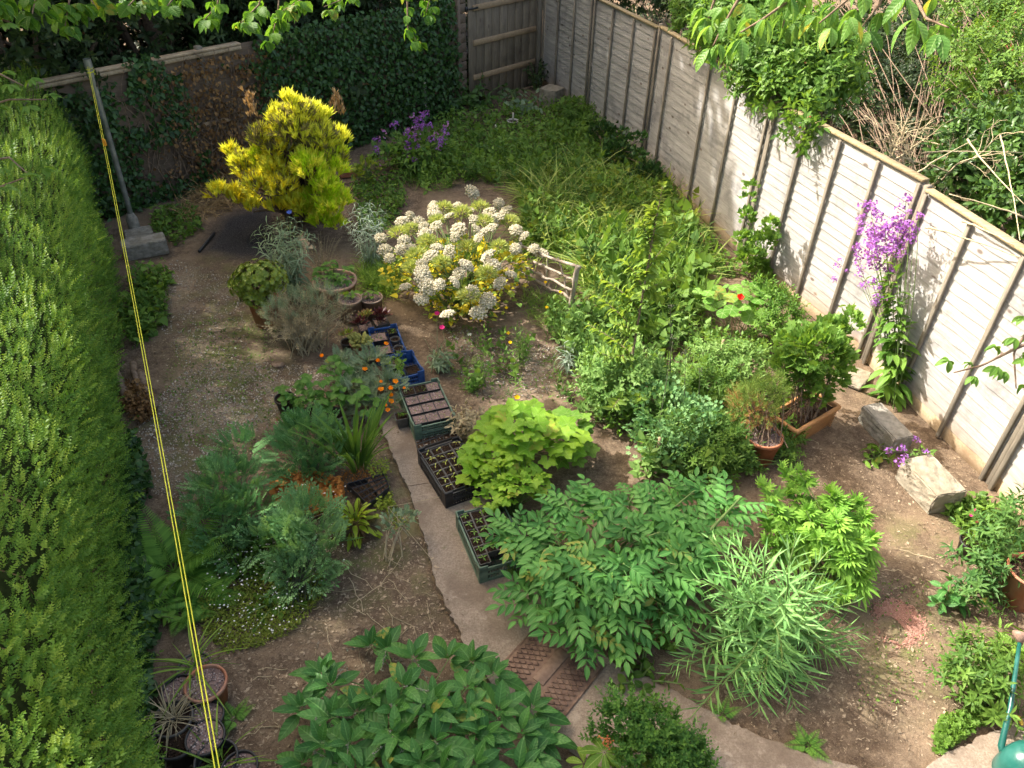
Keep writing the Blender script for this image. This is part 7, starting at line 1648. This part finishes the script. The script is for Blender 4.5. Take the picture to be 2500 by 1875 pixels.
sh2('glossy laurel with large dark leaves below the dry twigs', 'laurel_bush', [(2100, 340, 1.1, 60), (2160, 380, 1.1, 60), (2190, 300, 1.2, 60), (2080, 400, 1.0, 40), (2210, 440, 1.2, 50)], 900, [spike(7, leaf(4, .45, .15, .3), 1, 1.0, .15, .5, .4, stemr=.015)], .20, .30, F_lau, (6.0, 7.2, 0), 40)
sh2('leafy shrub hanging over the far end of the silvery fence', 'garden_shrub', [(1300, -60, 2.0, 70), (1400, -20, 2.1, 60), (1470, 30, 2.1, 40), (1230, -60, 1.6, 50), (1200, -20, 1.2, 40), (1380, -80, 1.6, 70), (1460, -40, 1.6, 60)], 1500, WS, .16, .26, F_dark, (3.2, 15.0, 0), 50)
sh2('dark undergrowth filling the neighbouring garden beneath the shrubs', 'undergrowth', [(1540, -40, .8, 110), (1700, 90, .4, 90, .6), (1820, 150, .4, 110, .6), (1960, 220, .3, 120, .6), (1900, 60, .8, 110), (2060, 100, .5, 120), (2200, 240, .4, 130), (1860, 260, .4, 60), (1980, 330, .4, 60), (1640, -20, .8, 120), (2100, 0, 1.0, 130)], 4200, WS, .12, .24, F_dark, (6, 11, 0), 60)
# bare twiggy shrub
tg = at(2010, 390, .8); tg[2] = 0; to2 = P('twiggy_shrub', 'leafless shrub of pale tangled twigs behind the fence', 'shrub', tg)
gnd_ = thing('ground_cover', 'leafy ground cover shading the soil of the neighbouring garden', 'ground cover', (6.5, 9, 0)); gnd_['kind'] = 'stuff'
qn = rng.uniform((0.9, 3.0), (11, 22), (26000, 2)); bx_ = np.interp(qn[:, 1], [2.2, 4.75, 6.55, 9.5, 11.85, 15.97, 22], [4.75, 4.24, 3.79, 2.72, 2.08, .6, .6]); qn = qn[qn[:, 0] > bx_ + .15]; qn = np.column_stack([qn, rng.random(len(qn)) ** 2 * .35])
cluster(gnd_, 'leaves', [DN, ivl, leaf(3, .5, .15, .3)], qn, nrm(rng.normal(size=qn.shape) + [0, 0, .2]), nrm(UPV + rng.normal(size=qn.shape) * .45), rng.uniform(.09, .2, len(qn)), F_dark)
def branching(o, base, n, L, r, gen, mat, upv=.8, name='branch', spreadv=.7):
    ts = []; cur = [(np.array(base, float), nrm(np.array([rng.normal() * spreadv, rng.normal() * spreadv, upv])), L * rng.uniform(.7, 1.2), r) for _ in range(n)]
    for g in range(gen):
        nx_ = []
        for p, d, l, rr in cur:
            k = 5; pts = [p]; dd = d.copy()
            for _ in range(k): dd = nrm(dd + rng.normal(size=3) * .16); pts.append(pts[-1] + dd * l / k)
            ts.append(tube(pts, np.linspace(rr, rr * .6, k + 1), 4 if g else 6, False))
            for _ in range(3 if g < 2 else 2): j = rng.integers(2, k + 1); nx_.append((pts[j], nrm(dd + rng.normal(size=3) * .6 + [0, 0, .1]), l * rng.uniform(.5, .8), rr * .55))
        cur = nx_
    part(join(ts), name, mat, o, kind='stuff' if n > 20 else None); return cur
for c, n_, L_ in (((2000, 400), 7, .6), ((2060, 370), 4, .6), ((1930, 330), 3, .5), ((2140, 420), 5, .6)):
    p = at(*c, .9); branching(to2, (p[0], p[1], .75), n_, L_, .018, 4, M_twig)
for x, y, x2, y2, z1, z2 in ((1960, 390, 2110, 300, 1.6, 1.9), (2090, 300, 2212, 440, 1.9, 1.7), (2000, 490, 2212, 560, 1.8, 1.9), (2212, 470, 2050, 420, 1.7, 1.8), (2160, 290, 2205, 520, 1.7, 1.8), (1990, 330, 2212, 330, 1.5, 1.6), (2080, 480, 2190, 530, 1.9, 2.0)):
    part(tube(arcpts(at(x, y, z1), at(x2, y2, z2), .05, 10) + rng.normal(size=(10, 3)) * .004, np.linspace(.011, .004, 10), 6), 'branch', M_twig, to2)
# cherry boughs hanging into the picture
CHL = [leaf(8, .44, .18, c, .5, .06, .05) for c in (.35, .6)]; chm = [mesh_of(l, 'leaf', F_chr) for l in CHL]
ch = P('cherry_tree', 'cherry tree bough with big drooping ribbed leaves above the fence', 'tree', (5.6, 4.6, 0))
part(tube([(5.6, 4.6, 0), (5.65, 4.7, 1.6), (5.5, 4.9, 3.2), (5.2, 5.2, 4.8), (5.0, 5.6, 6.2)], [.17, .15, .13, .10, .06], 12), 'trunk', M_bark, ch)
hz_s = .15
qb = BA[None] + bu[None] * rng.uniform(-6, 8, (16000, 1)) - bn[None] * rng.uniform(.3, 7, (16000, 1)); qb = np.column_stack([qb, rng.random(len(qb)) ** 1.5 * .8]); gb_ = thing('undergrowth', 'dark leafy undergrowth on the far side of the ivy fence', 'undergrowth', qb.mean(0)); gb_['kind'] = 'stuff'
cluster(gb_, 'leaves', [DN, ivl, leaf(3, .5, .15, .3)], qb, nrm(rng.normal(size=qb.shape) + [0, 0, .2]), nrm(UPV + rng.normal(size=qb.shape) * .45), rng.uniform(.12, .26, len(qb)), F_dark)
def bough(pts_, n_lf, s, o, meshes, r0=.012, dr=.55, every=4):
    pts_ = [np.array(p) for p in pts_]; t = np.linspace(0, 1, len(pts_) * 5); P_ = np.stack([np.interp(t, np.linspace(0, 1, len(pts_)), [p[k] for p in pts_]) for k in range(3)], 1) + 0
    part(tube(P_, np.linspace(r0, .004, len(P_)), 6), 'branch', M_bark, o); nc = max(2, n_lf // every); O, Yd, Zd, Ss = [], [], [], []
    for i in range(nc):
        f = (i + 1) / nc; c = P_[min(int(f * (len(P_) - 1)), len(P_) - 1)]; ax = nrm(P_[-1] - P_[-5]); m = every + (3 if i == nc - 1 else 0)
        side = nrm(np.cross(ax, UPV)) * (1 if i % 2 else -1); c2_ = c + side * rng.uniform(.02, .12) + np.array([0, 0, rng.normal() * .02])
        for k in range(m):
            th = k * 2.4 + rng.random(); d = nrm(side * .5 + ax * .4 + np.array([math.cos(th), math.sin(th), -dr])); O.append(c2_); Yd.append(d); Zd.append(nrm(UPV + rng.normal(size=3) * .35)); Ss.append(s * rng.uniform(.7, 1.15))
    spread(o, 'leaf', meshes, np.array(O), frames(np.array(Yd), np.array(Zd)), Ss)
A5 = lambda x, y, d: along(x, y, d)
for pl, nl_, s in (([A5(2000, -260, 4.7), A5(1980, 0, 4.6), A5(2000, 40, 4.5), A5(2050, 60, 4.45)], 26, .135), ([A5(1900, -240, 4.9), A5(1830, 0, 4.8), A5(1770, 50, 4.7)], 28, .135), ([A5(1800, -240, 5), A5(1720, -10, 4.9), A5(1650, 40, 4.8), A5(1600, 70, 4.8)], 30, .13),
                  ([A5(1700, -240, 5), A5(1600, -10, 5), A5(1560, 60, 5), A5(1540, 100, 5)], 34, .13), ([A5(1960, -200, 5), A5(1900, 10, 4.9), A5(1860, 60, 4.8)], 28, .13), ([A5(1620, -200, 5.1), A5(1540, 10, 5.2), A5(1530, 40, 5.2)], 24, .12), ([A5(1750, -200, 5.2), A5(1700, 20, 5.2), A5(1690, 60, 5.2)], 28, .13)):
    bough(pl, nl_, s, ch, chm)
apb = P('fruit_branch', 'leafy fruit-tree branch reaching in from the picture edge', 'branch', A5(2260, 760, 5.6)); apm = [mesh_of(leaf(6, .5, .18, .4, .5), 'leaf', F_cur)]
bough([A5(2330, 700, 5.6), A5(2200, 750, 5.5), A5(2120, 790, 5.45), A5(2060, 805, 5.4)], 44, .075, apb, apm, .012, .3, 5); bough([A5(2330, 640, 5.6), A5(2230, 700, 5.5), A5(2190, 760, 5.5), A5(2195, 840, 5.5)], 36, .075, apb, apm, .012, .3, 5)

# ------------------------------------------------------------------ beyond the back fence: dark evergreens, overhanging hazel
def mass(label, name, ctrs, n, s0, s1, mat, tm=None, cat='tree', base=None, trunk=True, nst=30):
    b = np.array(base if base is not None else (ctrs[0][0][0], ctrs[0][0][1], 0)); o = P(name, label, cat, b); Pp, nn = shell(ctrs, n, .6, -.8); m = len(Pp)
    cluster(o, 'crown', tm or WS, Pp, nrm(nn + rng.normal(size=(m, 3)) * .5), nrm(UPV + nn * .5 + rng.normal(size=(m, 3)) * .4), rng.uniform(s0, s1, m), mat)
    if trunk: stemsto(o, b, Pp[rng.integers(0, m, nst)], .05, M_bark, 'branch', .05, .1, 5)
    return o
for lb, s_, off, h, r in (('dark conifer-green tree behind the pale cap rail by the hedge', -1.6, -1.6, 2.0, 1.5), ('dark evergreen tree behind the middle of the cap rail', .6, -1.8, 2.0, 1.5), ('dark evergreen tree behind the ivy-covered fence', 2.8, -1.7, 2.1, 1.5), ('dark evergreen tree nearest the gate beyond the fence', 5.0, -1.8, 2.0, 1.5), ('dark evergreen mass beyond the hedge corner', -4.2, -1.4, 2.0, 1.7)):
    p = BA + bu * s_ + bn * off; ground_ = None; mass(lb, 'evergreen_tree', [((p[0], p[1], h * .45), r * .95, 1), ((p[0], p[1], h * 1.0), r, .95), ((p[0] - .4, p[1] + .5, h * 1.5), r * .9, 1), ((p[0] + bn[0] * -2.2, p[1] - bn[1] * 2.2, h * 1.2), r * 1.3, 1)], 4200, .16, .34, F_dark)
hz = P('hazel_tree', 'tree reaching bright toothed leaves over the top of the ivy fence', 'tree', (-5.6, 12.6, 0))
part(tube([(-5.6, 12.6, 0), (-5.5, 12.3, 2), (-5.2, 11.6, 4), (-4.6, 10.5, 5.4)], [.14, .12, .09, .06], 10), 'trunk', M_bark, hz); hzm = [mesh_of(leaf(7, .78, .15, .3, .5, .05, .07), 'leaf', F_hzl), mesh_of(leaf(7, .7, .15, .5, .5, .05, .07), 'leaf', F_hzl)]
for pl, nl_ in (([A5(120, -260, 7.6), A5(80, -20, 7.4), A5(70, 30, 7.2)], 26), ([A5(200, -260, 7.8), A5(150, 0, 7.6), A5(140, 60, 7.5)], 30), ([A5(330, -260, 8), A5(300, -10, 7.8), A5(270, 20, 7.7)], 24), ([A5(400, -200, 8), A5(380, -10, 7.8), A5(360, 15, 7.7)], 16), ([A5(500, -240, 8.2), A5(470, 10, 8), A5(440, 45, 8)], 26),
                 ([A5(600, -240, 8.4), A5(560, 10, 8.2), A5(520, 50, 8.2)], 28), ([A5(700, -240, 8.6), A5(650, 0, 8.4), A5(600, 30, 8.4)], 26), ([A5(200, -200, 7.8), A5(190, -10, 7.8), A5(210, 20, 7.7)], 18), ([A5(800, -200, 9), A5(760, -10, 9), A5(700, 15, 8.9)], 20), ([A5(620, -200, 9), A5(600, 30, 8.7), A5(585, 90, 8.7)], 14),
                 ([A5(0, -200, 7), A5(-20, -10, 7), A5(10, 20, 7)], 18)):
    bough(pl, int(nl_ * 2.3), .115, hz, hzm, .012, .35)
hz2 = P('hazel_branch', 'leafy bough drooping past the fence above the gate side', 'branch', A5(900, -100, 10))
for pl, nl_ in (([A5(900, -200, 10.5), A5(880, 0, 10.3), A5(880, 60, 10.2), A5(905, 95, 10.2)], 26), ([A5(960, -200, 10.5), A5(930, -10, 10.3), A5(920, 30, 10.3)], 20)): bough(pl, int(nl_ * 1.8), .12, hz2, hzm, .015, .5)
pv = P('privet_shoots', 'pale bright leafy shoots sticking out above the hedge end', 'shrub', at(30, 300)); 
for pl, nl_ in (([A5(-60, 180, 7.2), A5(0, 160, 7.0), A5(50, 185, 6.9)], 30), ([A5(-60, 240, 7.2), A5(20, 215, 7), A5(100, 215, 6.9)], 34), ([A5(-60, 60, 7.2), A5(0, 40, 7.0), A5(25, 50, 6.9)], 26), ([A5(-40, 350, 6.8), A5(20, 340, 6.7), A5(60, 375, 6.6)], 22), ([A5(-40, 420, 6.6), A5(10, 400, 6.5), A5(50, 385, 6.4)], 22)):
    bough(pl, nl_, .085, pv, [mesh_of(leaf(5, .42, .15, .3, .5), 'leaf', F_cur)], .01, .1, 6)
# ------------------------------------------------------------------ unseen trees placed beyond the hedge, crowns shaped to cast the wanted shade
def sunproj(Pp):
    Pp = np.atleast_2d(Pp); return Pp[:, :2] - Pp[:, 2:3] * SUN[:2] / SUN[2]
def LP(*m): return [tuple(sunproj(at(x, y, z))[0]) for x, y, z in m]
LIT = [(LP((1180, 40, 1.7), (1640, 190, 2.05), (1560, 540, 0), (1240, 260, 0)), .38),
       (LP((770, 400, .4), (900, 395, .6), (1010, 385, .9), (1150, 385, .4), (1290, 385, .6), (1480, 440, .4), (1560, 520, .1), (1700, 600, .3), (1850, 640, .6), (1960, 760, .3), (1960, 860, .2), (1850, 960, .1), (1700, 1010, .2), (1500, 1000, .3), (1300, 1050, .4), (1010, 860, .2), (960, 720, .1), (990, 690, .2), (840, 640, .4)), 1.0),
       (LP((440, 480, .2), (470, 250, 1.2), (560, 170, 1.7), (740, 170, 1.7), (790, 320, 1.0), (790, 520, .2), (640, 520, .3)), .97),
       (LP((1640, 200, 2.05), (1820, 300, 2.0), (2020, 410, 2.0), (2240, 600, 1.9), (2260, 1000, .4), (2110, 1040, 0), (1980, 940, 0), (1560, 540, 0), (1590, 350, 1.1)), 1.0),
       (LP((1480, -60, 2.4), (2300, -60, 2.4), (2300, 640, 1.8), (2020, 400, 2.0), (1640, 190, 2.05), (1480, 60, 2.1)), 1.0),
       (LP((1700, -100, .3), (2300, -100, .3), (2300, 560, .3), (2000, 360, .3)), .8),
       (LP((1030, 840, .5), (1290, 900, .4), (1560, 1040, .6), (1620, 1260, .4), (1280, 1380, .3), (1100, 1300, .4), (1040, 1060, .3)), .55),
       (LP((1560, 1000, .5), (1900, 1000, .5), (2100, 1160, 0), (1900, 1200, .2), (1860, 1400, .3), (1460, 1400, .3)), .38),
       (LP((1860, 1130, 0), (2212, 1100, 0), (2212, 1200, 0), (1900, 1190, 0)), .55),
       (LP((-60, 230, 1.9), (150, 250, 1.8), (215, 560, 1.7), (230, 1300, 1.6), (280, 1700, 1.6), (-100, 1700, 1.8)), .95),
       (LP((60, 160, 1.85), (530, 60, 1.85), (540, 110, 1.8), (80, 220, 1.8)), .9),
       (LP((0, -60, 4.2), (500, -60, 4.2), (500, 60, 4), (0, 120, 3.9)), .9),
       (LP((480, 690, 0), (760, 680, .2), (700, 860, 0), (480, 860, 0)), .45),
       (LP((860, 880, 0), (1000, 1000, .1), (1170, 1330, 0), (1000, 1400, 0), (880, 1060, 0)), .35)]
def litness(q):
    v = np.zeros(len(q))
    for poly, w_ in LIT: v = np.maximum(v, soft(q, poly, .22) * w_)
    return v
CL_ = [join([leaf(2, .6, .1, .2).tf(rot('Z', a) @ rot('X', b), 1, (math.sin(a) * .3, .3, b * .2)) for a, b in ((0, .2), (1.3, -.3), (2.6, .4), (4, -.2), (5.2, .5))])]
specs = [('unseen_shade_tree', 'unseen tree far beyond the hedge, crown shaped to shade the near garden', (-10.5, 3.0), (-14, -5.5, -1.5, 6.5)), ('unseen_shade_tree', 'unseen tree beyond the hedge, crown shaped to shade the middle of garden', (-11.5, 9.5), (-15, -5.5, 6.5, 12.5)), ('unseen_shade_tree', 'unseen tree behind the back fence, crown shaped to shade the gate corner', (-9.5, 17.5), (-14, -2.0, 12.5, 22.5))]
for nm, lb, (tx, ty), (x0, x1, y0, y1) in specs:
    o = P(nm, lb, 'tree', (tx, ty, 0)); n = int((x1 - x0) * (y1 - y0) * 52); c = np.column_stack([rng.uniform(x0, x1, n), rng.uniform(y0, y1, n), rng.uniform(6.2, 9.2, n)])
    cx, cy = (x0 + x1) / 2, (y0 + y1) / 2; c[:, 2] += 1.2 * (1 - ((c[:, 0] - cx) / (x1 - x0) * 2) ** 2 - ((c[:, 1] - cy) / (y1 - y0) * 2) ** 2)
    L_ = litness(sunproj(c)); c = c[rng.random(n) > L_ * 1.02]; c = c[fnoise(c[:, :2] + c[:, 2:3] * .5, 1.6, 31) > -.75]; m = len(c)
    cluster(o, 'crown', CL_, c, rdir(m), nrm(rdir(m) + UPV), rng.uniform(.22, .42, m), F_dark if False else F_hzl)
    part(tube([(tx, ty, 0), (tx + .1, ty, 3), (tx, ty + .2, 6), (tx + .2, ty, 9)], [.3, .25, .2, .1], 12), 'trunk', M_bark, o); stemsto(o, (tx, ty, 4.5), c[rng.integers(0, m, 30)], .07, M_bark, 'branch', .1, .1, 5)

# ------------------------------------------------------------------ small things lying about
for pts, lb in ((((838, 1095, .10), (960, 1240, .02)), 'thin pale string stretched from the lobed clump over bare soil'), (((838, 1095, .10), (1010, 1060, .04)), 'thin string running across soil towards the path edge'), (((838, 1095, .10), (850, 1180, .02)), 'short string dropping to a peg below the lobed clump'), (((455, 1200, .12), (720, 1100, .1)), 'pale string crossing above the chickweed')):
    a, b = at(*pts[0]), at(*pts[1]); solo(tube([a * (1 - t) + b * t - (0, 0, .03 * t * (1 - t)) for t in np.linspace(0, 1, 8)], .0022, 4, False), 'garden_string', M_twig, lb, 'string', origin=a)
a, b = at(430, 543, .02), at(463, 503, .03); solo(tube([a, (a + b) / 2, b], .018, 8), 'black_pipe', M_black, 'short black pipe lying at the edge of the dark ground', 'pipe', origin=a)
q = polysample([(272, 840), (330, 850), (340, 900), (300, 925), (265, 880)], 900); q[:, 2] += rng.random(900) * .12
o = thing('leaf_pile', 'pile of dry brown leaves at the end of the logs', 'leaf pile', q.mean(0)); o['kind'] = 'stuff'; cluster(o, 'leaves', [DN2, lob], q, rdir(900), nrm(rdir(900) + UPV), rng.uniform(.03, .06, 900), F_dead)
p = at(1502, 525); solo(lathe([(.001, 0), (.05, 0), (.075, .11), (.082, .11), (.082, .14), (.072, .14), (.06, .02)], 20).tf(rot('X', 1.1), 1, p + (0, 0, .06)), 'terracotta_pot', M_terra, 'small empty terracotta pot lying on its side by the fence', 'plant pot', origin=p)
for x, y, s_, lb in ((515, 945, .09, 'dark flat stone by the gravel near logs'), (600, 790, .07, 'brown stone on mossy gravel'), (730, 690, .05, 'stone beside the silvery shrub and glossy pot'), (905, 645, .13, 'flat brown stone at the lower edge of umbel bush'), (880, 640, .10, 'rounded stone by the buff pots'), (1500, 1545, .03, 'white pebble on the soil beside the path')):
    p = at(x, y); solo(rock(2, .22, int(x), (1, .75, .35)).tf(rot('Z', x), s_, p + (0, 0, s_ * .15)), 'stone', M_conc2 if s_ < .04 else M_bark, lb, 'stone', smooth=False, origin=p)
